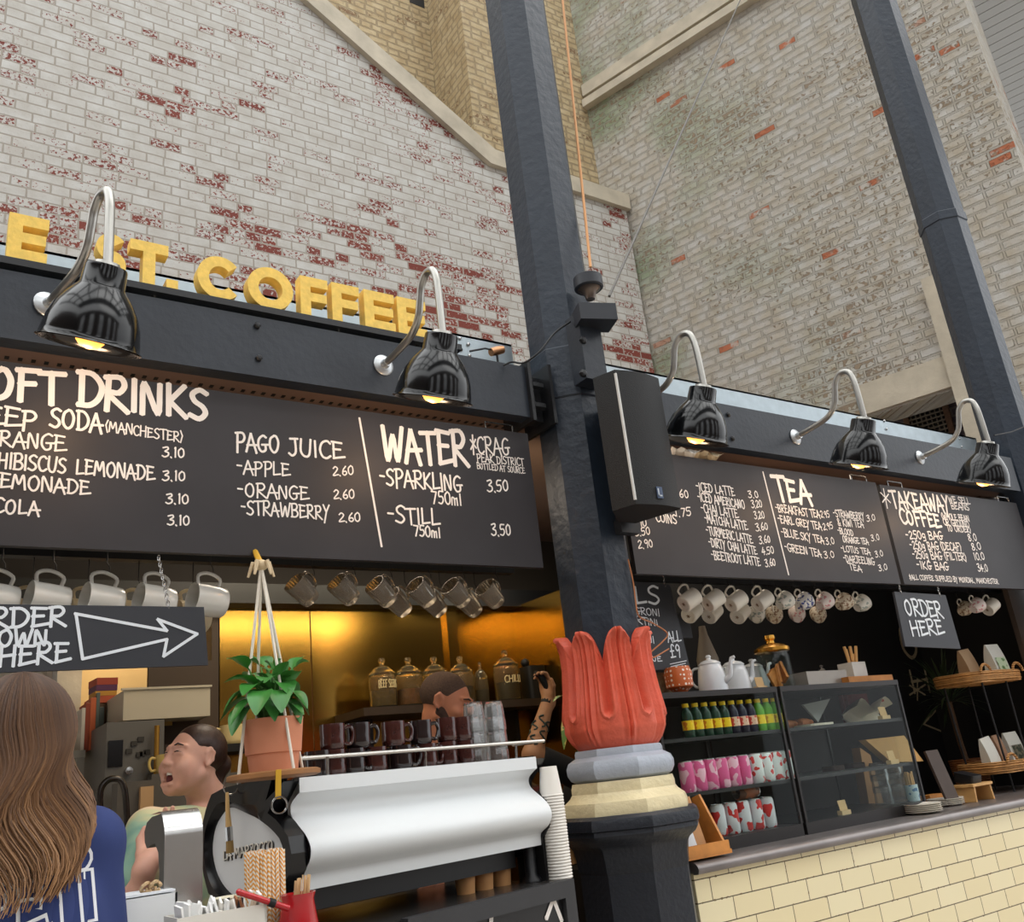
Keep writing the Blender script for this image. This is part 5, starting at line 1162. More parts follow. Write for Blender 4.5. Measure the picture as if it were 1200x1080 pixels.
tag(mb.build('kraft_bag', KRAFT, None, 0, (4.09, 3.04, CT)), 'upright kraft paper bag behind the clear tubs, right of the pastry case', 'paper bag')
# leaning dark menu plank and card reader on a small wooden stand
a, b = at(1105, 888, 2.80), at(1130, 938, 2.62)
mb = MB(); ln = (a - Vector((b.x + .03, 2.66, CT))).length
mb.box(Vector((b.x, 2.70, CT + .125)), (.10, .012, .26), RX(-.22)); tag(mb.build('menu_plank', mat('dark_plank', (64, 50, 42), .6, vary=.2), None, 0, (b.x, 2.70, CT)), 'dark wooden plank leaning on the counter beside the card reader stand', 'plank')
p = at(1146, 925, 2.66); cs = empty('wooden_stand', (p.x + .02, 2.70, CT), 'small pale wooden stand on the counter edge carrying the card reader', 'stand')
LW = mat('pale_wood', (206, 160, 100), .5, vary=.12, scale=14)
mb = MB(); mb.box((p.x + .02, 2.70, CT + .075), (.17, .12, .012)); mb.build('top', LW, cs, 0)
for sx in (-1, 1): mb = MB(); mb.box((p.x + .02 + sx * .072, 2.70, CT + .036), (.010, .11, .07), RY(sx * -.12)); mb.build('side', LW, cs, 0)
mb = MB(); mb.box((p.x + .02, 2.74, CT + .035), (.13, .008, .06)); mb.build('back', LW, cs, 0)
cr = empty('card_reader', (p.x + .02, 2.70, CT + .081), 'black card reader lying on the small pale wooden stand', 'card reader')
mb = MB(); mb.rbox((p.x + .02, 2.71, CT + .105), (.085, .10, .045), .012, RX(.25)); mb.build('body', mat('reader_black', (24, 25, 28), .35), cr, 30)
mb = MB(); mb.box((p.x + .02, 2.675, CT + .115), (.06, .035, .004), RX(.35)); mb.build('screen', mat('reader_screen', (40, 52, 74), .15), cr, 0)
# dracaena in a wicker basket
def wicker(name, c):
    m = mat(name, c, .6, vary=.2, scale=30); nt = m.node_tree; tc = nt.nodes.new('ShaderNodeTexCoord'); w = nt.nodes.new('ShaderNodeTexWave'); w.bands_direction = 'Z'; w.inputs['Scale'].default_value = 28; w.inputs['Distortion'].default_value = 2
    nt.links.new(tc.outputs['Object'], w.inputs[0]); bp = nt.nodes.new('ShaderNodeBump'); bp.inputs['Strength'].default_value = .9; bp.inputs['Distance'].default_value = .01
    nt.links.new(w.outputs[0], bp.inputs['Height']); nt.links.new(bp.outputs[0], nt.nodes['Principled BSDF'].inputs['Normal']); return m
WICK = wicker('wicker_brown', (150, 92, 50)); WICKL = wicker('wicker_light', (186, 134, 76))
p = at(1134, 890, 3.2); dp = empty('dracaena_plant', (p.x, 3.2, CT), 'dark spiky dracaena in a brown wicker basket by the black wall', 'potted plant')
mb = MB(); mb.lathe([(.085, 0), (.09, .01), (.105, .15), (.108, .165), (.098, .165), (.095, .14), (.001, .14)], 28, T(p.x, 3.2, CT)); mb.build('basket', WICK, dp, 40)
tipc = at(1112, 822, 3.2); mb = MB(); mb.tube(smooth_path([(p.x - .01, 3.2, CT + .14), (p.x - .03, 3.2, CT + .28), (tipc.x, 3.2, tipc.z)], 6), .016, 9); mb.build('stem', mat('bark', (96, 74, 54), .8, bump=.5), dp)
mb = MB(); rd = random.Random(11)
for k in range(70):
    a = rd.uniform(0, 2 * PI); el = rd.uniform(-.5, 1.35); L_ = rd.uniform(.2, .36)
    d_ = Vector((math.cos(a) * math.cos(el), .75 * math.sin(a) * math.cos(el), math.sin(el)))
    b0 = tipc + Vector((0, 0, rd.uniform(-.02, .03))); leaf(mb, b0, b0 + d_ * L_, .009, .10, 6, .25)
mb.build('foliage', mat('dark_leaf', (56, 72, 46), .5, vary=.3), dp, 60)
# two-tier wicker stand
sx0, sx1 = at(1117, 800, 2.86).x, RX1 - .16
zt_u = at(1150, 800, 2.86).z; zt_lo = at(1160, 905, 2.86).z
ws = empty('tiered_stand', ((sx0 + sx1) / 2, 2.86, CT), 'two-tier black wire stand with wicker trays at the right end of the counter', 'stand')
cxs = (sx0 + .25)
for nm, z, xa in (('upper', zt_u, sx0), ('lower', zt_lo, at(1147, 905, 2.86).x)):
    xb_ = xa + .52
    mb = MB(); mb.rbox(((xa + xb_) / 2, 2.87, z), (xb_ - xa, .30, .012), .12, n=8)
    loop_ = [Vector((xa + .13 + (xb_ - xa - .26) / 2 + (( (xb_ - xa) / 2)) * math.copysign(abs(math.cos(a)) ** .6, math.cos(a)), 2.87 + .15 * math.copysign(abs(math.sin(a)) ** .6, math.sin(a)), z + .022)) for a in np.linspace(0, 2 * PI, 41)]
    for dz, r_ in ((-.012, .010), (.004, .011), (.020, .011)): mb.tube([q + Vector((0, 0, dz)) for q in loop_], r_, 7, cap=False)
    o = mb.build('tray', WICKL, ws, 50); o['label'] = nm + ' wicker tray'
    for xx in (xa + .10, xb_ - .10):
        mb = MB(); mb.tube([(xx + .05 * math.cos(a), 2.72, z + .04 + .045 * math.sin(a)) for a in np.linspace(0, PI, 11)], .007, 8); mb.build('tray_handle', WICKL, ws)
for (xx, yy) in ((sx0 + .10, 2.76), (sx0 + .10, 2.98), (sx0 + .34, 2.76), (sx0 + .34, 2.98)):
    mb = MB(); mb.tube([(xx + (.03 if xx < sx0 + .2 else .0), yy, CT), (xx, yy, zt_u - .004)], .0055, 8); mb.build('leg', BLACKSTEEL, ws)
# coffee bags on the trays
def cbag(cx, y, z, w, h, m, label, tilt=0, lab=None, d=.07):
    t = empty('coffee_bag', (cx, y, z), label, 'coffee bag'); mb = MB(); rows = []
    R = RY(tilt)
    for k in range(7):
        v = k / 6; dd = d * (1 - v ** 2.2) + .006; ww = w * (1 - .04 * v)
        rows.append([Vector((cx, y, z)) + R @ Vector((a * ww / 2, b * dd / 2, v * h)) for a, b in ((-1, -1), (-.5, -1.1), (0, -1.15), (.5, -1.1), (1, -1), (1, 1), (0, 1.1), (-1, 1))])
    mb.grid(rows, closed=True); n = len(mb.v); mb.f.append(tuple(range(8))); mb.f.append(tuple(range(n - 8, n))); mb.mi += [0, 0]; mb.build('bag', m, t, 40)
    if lab:
        mb = MB(); mb.grid([[Vector((cx, y, z)) + R @ Vector((a * w * .36, -(d * (1 - v ** 2.2) + .006) / 2 * 1.16 - .0015, v * h)) for a in (-1, 0, 1)] for v in (.18, .3, .42, .54, .62)]); mb.build('label', lab, t, 40)
    return t
BAGW = mat('bag_white', (214, 216, 208), .5); LABG = blotch('label_green', (190, 210, 180), (96, 140, 86), 30, .6)
cx_ = at(1166, 780, 2.86).x; cbag(cx_, 2.85, zt_u + .007, .135, .20, BAGW, 'white coffee bag with a green label on the upper wicker tray', -.02, LABG)
cx_ = at(1142, 790, 2.92).x; cbag(cx_, 2.94, zt_u + .007, .11, .19, mat('bag_kraft', (176, 146, 112), .6), 'brown coffee bag behind the white one on the upper tray', -.10)
for k, (px, m_, lb, w_) in enumerate(((1162, BAGW, 'white coffee bag at the left of the lower wicker tray', .10), (1177, mat('bag_tan', (156, 122, 96), .6), 'tan coffee bag in the middle of the lower wicker tray', .07), (1196, BAGW, 'white coffee bag with a dark label at the right of the lower tray', .14))):
    cx_ = at(px, 890, 2.88).x; cbag(cx_, 2.88 + .012 * k, zt_lo + .007, w_, .17 + .005 * k, m_, lb, -.12 + .05 * k, blotch('label_dark', (120, 116, 100), (60, 70, 60), 40, .5) if k == 2 else None, .05)

# chalk drawings on the black wall
mb = MB(); CHD = mat('beige_chalk', (166, 150, 122), .9)
for a in (('ORDER', (1060, 772), (1156, 750), 44, 4), ('HERE', (1070, 812), (1158, 800), 26, 3)): chalk(mb, a[0], a[1], a[2], a[3], RB, a[4])
for P in ([(1082, 848), (1102, 826), (1101, 839), (1172, 812), (1185, 850), (1108, 849), (1114, 861), (1082, 848)], [(1075, 795), (1075, 820)], [(1066, 803), (1084, 814)], [(1066, 814), (1084, 802)]): chalk_line(mb, P, RB, 2)
tag(mb.build('chalk_drawing', CHD, None, 0, (4.9, RB, 1.6)), 'beige chalk lettering and arrow drawn on the black wall behind the dracaena', 'chalk drawing')

# wooden menu holder beside the pedestal
hx0, hx1 = at(812, 990, 2.50).x, at(856, 985, 2.50).x
mh = empty('menu_crate', ((hx0 + hx1) / 2, 2.6, CT), 'open wooden holder with white cards and wooden cutlery between pedestal and drinks case', 'wooden holder')
mb = MB(); mb.box(((hx0 + hx1) / 2, 2.58, CT + .015), (hx1 - hx0 + .04, .12, .014)); mb.build('base', OW, mh, 0)
mb = MB(); mb.box((hx0 + .055, 2.60, CT + .115), (hx1 - hx0 - .02, .010, .19), RX(-.28)); mb.build('back', mat('oak', (178, 128, 78), .5, vary=.15, scale=14), mh, 0)
for xx in (hx0 - .012, hx1 - .002):
    mb = MB(); mb.prism([(2.52, CT + .02), (2.65, CT + .02), (2.66, CT + .20), (2.62, CT + .21)], YZM, xx, xx + .01); mb.build('side', OW, mh, 0)
mb = MB(); mb.box(((hx0 + hx1) / 2, 2.522, CT + .035), (hx1 - hx0 + .02, .008, .035)); mb.build('front_rail', OW, mh, 0)
mb = MB(); mb.box((hx0 + .03, 2.57, CT + .09), (.085, .004, .12), RX(-.28)); tag(mb.build('menu_card', mat('card_white', (222, 226, 230), .6), None, 0, (hx0 + .03, 2.57, CT + .03)), 'white menu card in the wooden holder beside the pedestal', 'card')
for k in range(6):
    mb = MB(); q = Vector((hx0 + .02 + .016 * k, 2.665, CT + .17)); mb.box(q + Vector((0, 0, .04)), (.010, .003, .1), RY(.3 * math.sin(k * 2.1))); tag(mb.build('wooden_fork', LW, None, 0, q), 'wooden cutlery piece sticking out of the holder beside the pedestal', 'cutlery', 'wooden cutlery beside the pedestal')
p = at(1110, 915, 2.85); mb = MB(); mb.box((4.42, 2.93, CT + .02), (.12, .06, .04)); tag(mb.build('wooden_block', OW, None, 0, (4.42, 2.93, CT)), 'small orange wooden block behind the plates on the right counter', 'block')
# ================================================================== things hanging under the boards
HOOKS = mat('dark_hook', (54, 52, 50), .4, metal=.7)
def cup_frame(d, up=Vector((0, 0, 1))):
    z = Vector(d).normalized(); x = (up - z * up.dot(z)).normalized(); y = z.cross(x)
    return Matrix((x, y, z)).transposed()
def rail(x0, x1, y, label):
    t = empty('mug_rail', ((x0 + x1) / 2, y, 2.16), label, 'rail'); mb = MB(); mb.box2((x0, y - .02, 2.162), (x1, y + .02, 2.195)); mb.build('bar', BLACKSTEEL, t, 0); return t
def hook(t, p):
    mb = MB(); mb.tube([Vector((p.x, p.y, 2.165)), Vector((p.x, p.y, p.z + .028)), p + Vector((.007, 0, .018)), p + Vector((.008, 0, .004)), p + Vector((0, 0, -.003)), p + Vector((-.007, 0, .004)), p + Vector((-.006, 0, .010))], .0017, 6); mb.build('hook', HOOKS, t)
Y1, Y2 = 2.70, 2.84
r1 = rail(-.3, 1.95, Y1, 'black rail with cup hooks under the soft drinks board, front one'); r2 = rail(-.3, 1.95, Y2, 'black rail with cup hooks under the soft drinks board, rear one')
r3 = rail(2.42, 5.5, Y1 + .02, 'black rail with cup hooks under the right-hand boards, front one'); r4 = rail(2.42, 5.5, Y2 + .04, 'black rail with cup hooks under the right-hand boards, rear one')
def hang(proto, p, d, label, group, railobj, rot_off=0):
    o = place(proto, p, 0, label, group, rot=cup_frame(d).to_euler()); hook(railobj, Vector(p)); return o
# protos: the origin is the top of the handle (where the hook holds); local z runs from base to rim, local x towards the handle
JUG = mat('milk_jug_white', (216, 214, 206), .2, coat=.3)
jug = empty('milk_jug', (0, 0, 0), 'x', 'jug', 'white jugs hanging under the soft drinks board')
hx = -.083; M_ = T(hx, 0, -.05)
mb = MB(); mb.lathe([(.001, 0), (.040, 0), (.044, .004), (.046, .03), (.047, .06), (.0465, .085), (.049, .098), (.0475, .099), (.044, .085), (.044, .06), (.042, .008), (.001, .006)], 26, M_)
mb.v = [((v[0] - (.020 * max(0, (v[2] - .025) / .025) * max(0, -(v[0] - hx) / .05) ** 3)), v[1] * (1 - .25 * max(0, (v[2] - .03) / .02) * max(0, -(v[0] - hx) / .05) ** 2), v[2] + .012 * max(0, (v[2] - .03) / .02) * max(0, -(v[0] - hx) / .05) ** 3) for v in mb.v]
mb.build('body', JUG, jug, 50)
mb = MB(); handle_tube(mb, .046, .02, .085, .037, .0055, M=M_); mb.build('handle', JUG, jug)
for i, (px, py) in enumerate(((2, 668), (62, 669), (125, 671), (186, 672), (247, 672))):
    p = at(px, py, Y1); hang(jug, p, (-.93, -.16, .10), 'white milk jug hanging in the front row, ' + ORD[i] + ' from the left', 'white jugs hanging under the soft drinks board', r1)
RIBGL = bpy.data.materials.new('ribbed_glass'); RIBGL.use_nodes = True
b_ = RIBGL.node_tree.nodes['Principled BSDF']; b_.inputs['Base Color'].default_value = rgb(176, 164, 146); b_.inputs['Transmission Weight'].default_value = .75; b_.inputs['Roughness'].default_value = .16; b_.inputs['IOR'].default_value = 1.3
gm = empty('glass_mug', (0, 0, 0), 'x', 'glass mug', 'ribbed glass mugs hanging under the soft drinks board')
M_ = T(-.064, 0, -.045); mb = MB(); n = 48
prof_o = [(.001, .0), (.027, .0), (.029, .006), (.032, .03), (.035, .06), (.0375, .088)]; prof_i = [(.0360, .088), (.0335, .06), (.030, .02), (.001, .014)]
rows = []
for k, (r, z) in enumerate(prof_o + prof_i):
    rows.append([M_ @ Vector(((r + (.0019 * (1 if j % 2 else -1) if 1 < k < 5 else 0)) * math.cos(2 * PI * j / n), (r + (.0019 * (1 if j % 2 else -1) if 1 < k < 5 else 0)) * math.sin(2 * PI * j / n), z)) for j in range(n)])
mb.grid(rows, closed=True); mb.build('body', RIBGL, gm, 20)
mb = MB(); handle_tube(mb, .032, .02, .07, .032, .0048, M=M_); mb.build('handle', RIBGL, gm)
for i, (px, py) in enumerate(((366, 675), (414, 675), (457, 678), (503, 679), (543, 680), (582, 682))):
    p = at(px, py, Y1); hang(gm, p, (-.74, -.22, .60), 'ribbed glass mug hanging in the front row, ' + ORD[i] + ' from the left', 'ribbed glass mugs hanging under the soft drinks board', r1)
for i, (px, py) in enumerate(((475, 691), (516, 692), (557, 693))):
    p = at(px, py, Y2); hang(gm, p, (-.74, -.22, .60), 'ribbed glass mug hanging in the rear row, ' + ORD[i] + ' from the left', 'ribbed glass mugs hanging under the soft drinks board', r2)
CREAMC = mat('cream_ware', (206, 190, 158), .3)
crj = empty('cream_jug', (0, 0, 0), 'x', 'jug', 'cream jugs in the rear row')
M_ = T(-.083, 0, -.05); mb = MB(); mb.lathe([(.001, 0), (.040, 0), (.044, .004), (.047, .06), (.049, .098), (.0465, .098), (.044, .06), (.042, .008), (.001, .006)], 22, M_); mb.build('body', CREAMC, crj, 50)
mb = MB(); handle_tube(mb, .046, .02, .085, .037, .0055, M=M_); mb.build('handle', CREAMC, crj)
for i, (px, py) in enumerate(((38, 688), (103, 689), (162, 691), (226, 692))):
    p = at(px, py, Y2); hang(crj, p, (-.93, -.16, .05), 'cream jug in the rear row half hidden by the arrow sign, ' + ORD[i] + ' from the left', 'cream jugs in the rear row', r2)
# white mugs and teacups on the right
MUGW = mat('mug_white', (216, 210, 198), .25)
wm = empty('white_mug', (0, 0, 0), 'x', 'mug', 'white mugs hanging under the right-hand boards')
M_ = T(-.066, 0, -.04)
def mugshape(M_, r0, r1, h, n=24):
    mb = MB(); mb.lathe([(.001, .003), (r0 * .75, .003), (r0 * .8, 0), (r0, .001), (r0 + .003, .006), (r1, h * .6), (r1 * 1.02, h), (r1 * .94, h), (r1 * .92, h * .6), (r0 * .9, .008), (.001, .007)], n, M_); return mb
mugshape(M_, .034, .037, .080).build('body', MUGW, wm, 45)
mb = MB(); handle_tube(mb, .036, .014, .066, .032, .0045, M=M_); mb.build('handle', MUGW, wm)
def star(mb, M_): 
    for k in range(3): mb.box(M_ @ Vector((0, 0, .0022)), (.018, .0028, .0006), (M_.to_3x3() @ RZ(k * PI / 3)))
mb = MB(); star(mb, M_); mb.build('base_stamp', mat('stamp_brown', (120, 92, 66), .6), wm, 0)
def teacup(name, m):
    t = empty('teacup', (0, 0, 0), 'x', 'teacup'); M_ = T(-.064, 0, -.03); mugshape(M_, .023, .040, .064).build('body', m, t, 45)
    mb = MB(); handle_tube(mb, .035, .016, .05, .030, .004, M=M_); mb.build('handle', MUGW, t); return t
tcs = {'blue': teacup('a', blotch('cup_blue_flower', (214, 212, 208), (70, 82, 140), 75, .55)), 'grey': teacup('b', blotch('cup_grey_flower', (214, 210, 200), (150, 158, 150), 60, .58)), 'pink': teacup('c', blotch('cup_pink_flower', (218, 206, 200), (196, 130, 134), 60, .60)), 'brown': teacup('d', blotch('cup_brown_flower', (206, 194, 172), (140, 108, 84), 80, .55))}
dirR = (.86, -.12, .46); YR1, YR2 = Y1 + .02, Y2 + .04
GR = 'cups hanging under the right-hand boards'
def hangc(kind, px, py, y, label, rl_, d=dirR):
    o = hang(wm if kind == 'white' else tcs[kind], at(px, py, y), d, label, GR, rl_)
for i, px in enumerate((798, 826, 853)): hangc('white', px, 687 + i, YR1, 'plain white mug in the front row on the right, ' + ORD[i] + ' from the left', r3)
hangc('white', 884, 689, YR1, 'plain white mug in the front row beside the grey flowered teacup', r3)
for kind, px, py in (('grey', 909, 691), ('blue', 932, 692), ('pink', 956, 692), ('brown', 979, 693)):
    hangc(kind, px, py, YR1, {'grey': 'white teacup with grey green pattern', 'blue': 'teacup with dark blue flowers', 'pink': 'teacup with faint pink flowers', 'brown': 'cream teacup with brown flowers'}[kind] + ' hanging in the front row', r3)
hangc('grey', 1000, 695, YR1, 'pale teacup at the right end of the front row, left of the ORDER HERE sign', r3)
for i, (px, py) in enumerate(((803, 702), (827, 703), (860, 704))): hangc('white', px, py, YR2, 'plain white mug in the rear row on the right, ' + ORD[i] + ' from the left', r4, (.80, .15, .48))
for i, (px, py, kd) in enumerate(((884, 708, 'grey'), (905, 709, 'brown'), (932, 708, 'pink'), (957, 709, 'brown'))): hangc(kd, px, py, YR2, 'teacup showing its base in the rear row on the right, ' + ORD[i] + ' from the left', r4, (.55, .45, .60))
hangc('pink', 1136, 699, YR1, 'pale pink teacup hanging just right of the ORDER HERE sign', r3); hangc('white', 1153, 699, YR1, 'white mug hanging at the far right under the takeaway board', r3)
hangc('brown', 1122, 703, YR2, 'cream teacup behind the edge of the ORDER HERE sign', r4)

# ------------------------------------------------------------------ hanging chalk signs
def hsign(name, corners, y, label, m=BOARD):
    """corners: pixel corners tl, tr, br, bl on the vertical plane y"""
    P = [at(*c_, y) for c_ in corners]; t = empty(name, P[3].lerp(P[2], .5), label, 'sign'); mb = MB(); mb.prism([(p.x, p.z) for p in P], XZ, y, y + .012); mb.build('panel', m, t, 0); return t, P
def chain(t, a, b):
    mb = MB(); a, b = Vector(a), Vector(b); n = int((b - a).length / .013); 
    for k in range(n):
        c_ = a.lerp(b, (k + .5) / n); ax_ = Vector((1, 0, 0)) if k % 2 else Vector((0, 1, 0))
        mb.tube([c_ + ax_ * .0038 * math.cos(q) + Vector((0, 0, .0085 * math.sin(q))) for q in np.linspace(0, 2 * PI, 11)], .0013, 5, cap=False)
    mb.build('chain', STEEL, t)
YQ = 2.47
SIGNB = mat('sign_black', (48, 50, 56), .5, vary=.08, scale=5)
t, P = hsign('arrow_sign', ((-120, 706), (239, 711), (244, 779), (-120, 792)), YQ, 'long black chalk sign with DOWN HERE and a white arrow hanging by a chain', SIGNB)
mb = MB()
for a in (('ORDER', (-38, 737), (76, 732), 22, 3.4), ('DOWN', (-22, 757), (55, 756), 19, 3.2), ('HERE', (-2, 781), (80, 774), 23, 3.4)): chalk(mb, a[0], a[1], a[2], a[3], YQ, a[4])
chalk_line(mb, [(88, 719), (195.5, 739), (184.5, 725.5), (231, 742.7), (191.5, 769), (195.5, 749), (96.7, 772), (89, 720)], YQ, 3.3)
mb.build('chalk_lettering', mat('chalk_cool', (226, 232, 238), .8), t, 0)
c0_ = at(198, 713, YQ); chain(t, c0_, (c0_.x, YQ + .13, 2.115)); c0_ = at(-70, 710, YQ); chain(t, c0_, (c0_.x, YQ + .13, 2.115))
YO = 2.60
t, P = hsign('order_sign', ((1048, 693), (1108, 697), (1126, 760), (1061, 757)), YO, 'square black ORDER HERE chalk sign hanging below the takeaway board', SIGNB)
mb = MB(); chalk(mb, 'ORDER', (1062, 720), (1105, 723), 18, YO, 2.4); chalk(mb, 'HERE', (1069, 745), (1106, 742), 17, YO, 2.4); mb.build('chalk_lettering', mat('chalk_cool'), t, 0)
for q in (P[0].lerp(P[1], .12), P[0].lerp(P[1], .88)): chain(t, (q.x, YO, q.z - .01), (q.x, YO, 2.135))
YK = 2.80
t, P = hsign('cocktail_sign', ((722, 679), (785, 685), (809, 783), (742, 786)), YK, 'black cocktail chalk sign ending ALL £9, half hidden behind the column', SIGNB)
mb = MB()
for a in (('ILS', (738, 707), (773, 707), 20, 3), ('GRONI', (744, 719), (773, 722), 8, 1.3), ('RTINI', (746, 730), (771, 734), 8, 1.3), ('LINI', (750, 750), (767, 754), 8, 1.3), ('QUE', (758, 774), (775, 775), 6, 1.2), ('ALL', (783, 752), (798, 751), 12, 1.6), ('£9', (786, 770), (798, 769), 15, 1.8)): chalk(mb, a[0], a[1], a[2], a[3], YK, a[4])
chalk_line(mb, [(785, 778), (804, 774)], YK, 1); chalk_line(mb, [(786, 781), (803, 777)], YK, 1)
mb.build('chalk_lettering', mat('chalk_cool'), t, 0)
for q in (P[0].lerp(P[1], .2), P[0].lerp(P[1], .9)): chain(t, (q.x, YK, q.z - .01), (q.x, YK, 2.18))
mb = MB(); pts = [at(*q, 2.46) for q in ((736, 655), (742, 682), (745, 705), (749, 722))] + [at(*q, 2.56) for q in ((765, 730), (782, 742), (776, 752), (762, 765), (766, 770), (784, 760))]
mb.tube(smooth_path(pts, 5), .0028, 6); tag(mb.build('copper_wire', mat('copper_wire', (170, 108, 66), .5), None, 40, pts[0]), 'brown twisted wire dangling in front of the cocktail sign beside the column', 'wire')
p = at(800, 733, 2.95); mb = MB(); mb.box((p.x, 2.95, p.z), (.09, .01, .11)); tag(mb.build('small_sign', SIGNB, None, 0, (p.x, 2.95, p.z - .05)), 'tiny black sign hanging behind the leftmost white mugs', 'sign')
p = at(815, 745, 3.05); mb = MB(); mb.lathe([(.045, -.12), (.05, .05), (.02, .16), (.015, .20), (.001, .2)], 18, T(p.x, 3.0, ZT + .12)); tag(mb.build('tall_bottle', mat('beige_bottle', (128, 116, 100), .5), None, 40, (p.x, 3.0, ZT)), 'beige bottle standing behind the white teapots', 'bottle')

# ------------------------------------------------------------------ loudspeaker, winch and cables on the column
YSP = 2.20
sp_ = empty('loudspeaker', at(740, 520, YSP), 'tall black loudspeaker with a white edge strip bracketed to the right of the column', 'loudspeaker')
zs1, zs0 = at(741, 437, YSP).z, at(760, 603, YSP).z + .035
A = [at(q, 520, YSP).x for q in (734, 786)]
x1, x2 = at(734, 520, YSP).x, at(785, 520, YSP).x; xl_ = x1 - .045
xl_ = at(706, 520, YSP + .09).x
plan = [(xl_, YSP + .09)] + [(x1 + (x2 - x1) * k / 8, YSP - .016 * math.sin(PI * k / 8)) for k in range(9)] + [(x2 + .006, YSP + .02), (x2 - .04, YSP + .20), (at(711, 520, YSP + .2).x, YSP + .20)]
mb = MB(); mb.prism(plan, Matrix.Identity(4), zs0, zs1); mb.build('cabinet', mat('speaker_black', (15, 15, 16), .6, bump=.2, bscale=300), sp_, 30)
mb = MB(); mb.box2((x1 - .003, YSP - .004, zs0 + .015), (x1 + .004, YSP + .004, zs1 - .015)); mb.build('edge_strip', mat('pale_strip', (206, 204, 200), .4), sp_, 0)
mb = MB(); q = at(773, 577, YSP - .018); mb.box((q.x, YSP - .0185, q.z), (.026, .003, .042)); mb.build('badge', mat('badge_blue', (70, 84, 110), .3), sp_, 0)
mb = MB(); mb.box2((q.x - .009, YSP - .0212, q.z - .014), (q.x - .004, YSP - .0195, q.z + .014)); mb.box2((q.x - .009, YSP - .0212, q.z - .014), (q.x + .008, YSP - .0195, q.z - .009)); mb.build('badge_letter', mat('badge_white', (196, 204, 214), .3), sp_, 0)
mb = MB(); mb.box2((2.19, 2.40, zs0 + .02), (2.25, 2.47, zs1 - .03)); mb.box2((2.17, 2.42, zs0 - .03), (2.26, 2.46, zs0 + .02)); o = mb.build('wall_bracket', BLACKSTEEL, sp_, 0)
zw = at(690, 415, 2.42)
wn = empty('winch_bracket', zw, 'black steel winch with a round drum bolted on the column above the loudspeaker', 'winch')
mb = MB(); xw = at(688, 420, 2.42).x; zlo, zhi = at(695, 450, 2.42).z, at(688, 375, 2.42).z
mb.box2((xw - .05, 2.38, zlo), (xw + .055, 2.46, zhi)); mb.build('plate', BEAMNAVY, wn, 0)
for py in (398, 437):
    q = at(684, py, 2.375); mb = MB(); mb.lathe([(.016, -.004), (.016, .008), (.010, .012), (.001, .013)], 6, T(q.x, 2.38, q.z) @ Matrix.Rotation(PI / 2, 4, 'X')); mb.build('bolt', BLACKSTEEL, wn, 30)
zb0 = at(696, 372, 2.36); mb = MB(); mb.box((zb0.x + .0, 2.36, zb0.z), (.15, .11, .07), RZ(-.35)); mb.build('gear_box', mat('winch_dark', (40, 43, 50), .4), wn, 0)
zd = at(689, 330, 2.38); mb = MB(); mb.lathe([(.052, -.035), (.058, -.03), (.058, .015), (.05, .02), (.001, .02)], 26, T(zd.x, 2.38, zd.z)); mb.build('drum', mat('winch_dark'), wn, 40)
mb = MB(); mb.lathe([(.018, -.08), (.024, -.055), (.042, -.036), (.05, -.034)], 22, T(zd.x, 2.38, zd.z)); mb.build('pulley', mat('bronze_grey', (112, 100, 92), .3, metal=.7), wn, 40)
a = at(692, 313, 2.38); b = at(653, -60, 2.9)
mb = MB(); mb.tube([a, a.lerp(b, .5), b], .006, 7); tag(mb.build('orange_rope', mat('orange_rope', (216, 158, 106), .7), None, 40, a), 'taut orange rope running up from the winch beside the column', 'rope')
a = at(714, 347, 2.36); b = at(885, -40, 4.4)
mb = MB(); mb.tube([a, b], .006, 6); tag(mb.build('steel_cable', mat('dark_cable', (96, 92, 86), .5, metal=.4), None, 40, a), 'thin dark steel cable rising diagonally to the right from the winch', 'cable')
mb = MB(); pts = [at(668, 377, 2.42), at(650, 390, 2.405), at(632, 412, 2.40), at(614, 425, 2.44), at(600, 424, 2.50), at(590, 428, 2.52)]
mb.tube(smooth_path(pts, 5), .004, 6); tag(mb.build('power_cable', DARK, None, 40, pts[0]), 'black cable looping from the winch across the column to the left beam', 'cable')
mb = MB(); pts = [at(1165, 510, 2.40), at(1185, 506, 2.42), at(1210, 496, 2.45)]
mb.tube(pts, .004, 6); tag(mb.build('power_cable', DARK, None, 40, pts[0]), 'black cable crossing the right-hand iron column', 'cable')
# small spotlight on the beam left of the column
q = at(582, 411, 2.6); sl = empty('spot_lamp', (q.x, 2.6, BZ1 + .012), 'small copper spotlight clamped on the left beam near the column', 'spotlight')
mb = MB(); mb.lathe([(.016, -.03), (.018, .0), (.016, .03)], 16, T(q.x, 2.6, q.z) @ Matrix.Rotation(1.2, 4, 'Y')); mb.build('head', mat('copper', (190, 140, 100), .3, metal=.8), sl, 40)
mb = MB(); mb.tube([(q.x, 2.6, BZ1 + .01), (q.x, 2.6, q.z - .012)], .005, 6); mb.build('stem', BLACKSTEEL, sl)
mb = MB(); mb.tube([(q.x - .01, 2.6, q.z), (q.x - .06, 2.59, q.z - .005), (q.x - .13, 2.59, q.z - .03)], .004, 6); mb.build('cable', BLACKSTEEL, sl)
zb2 = at(900, 548, YM).z
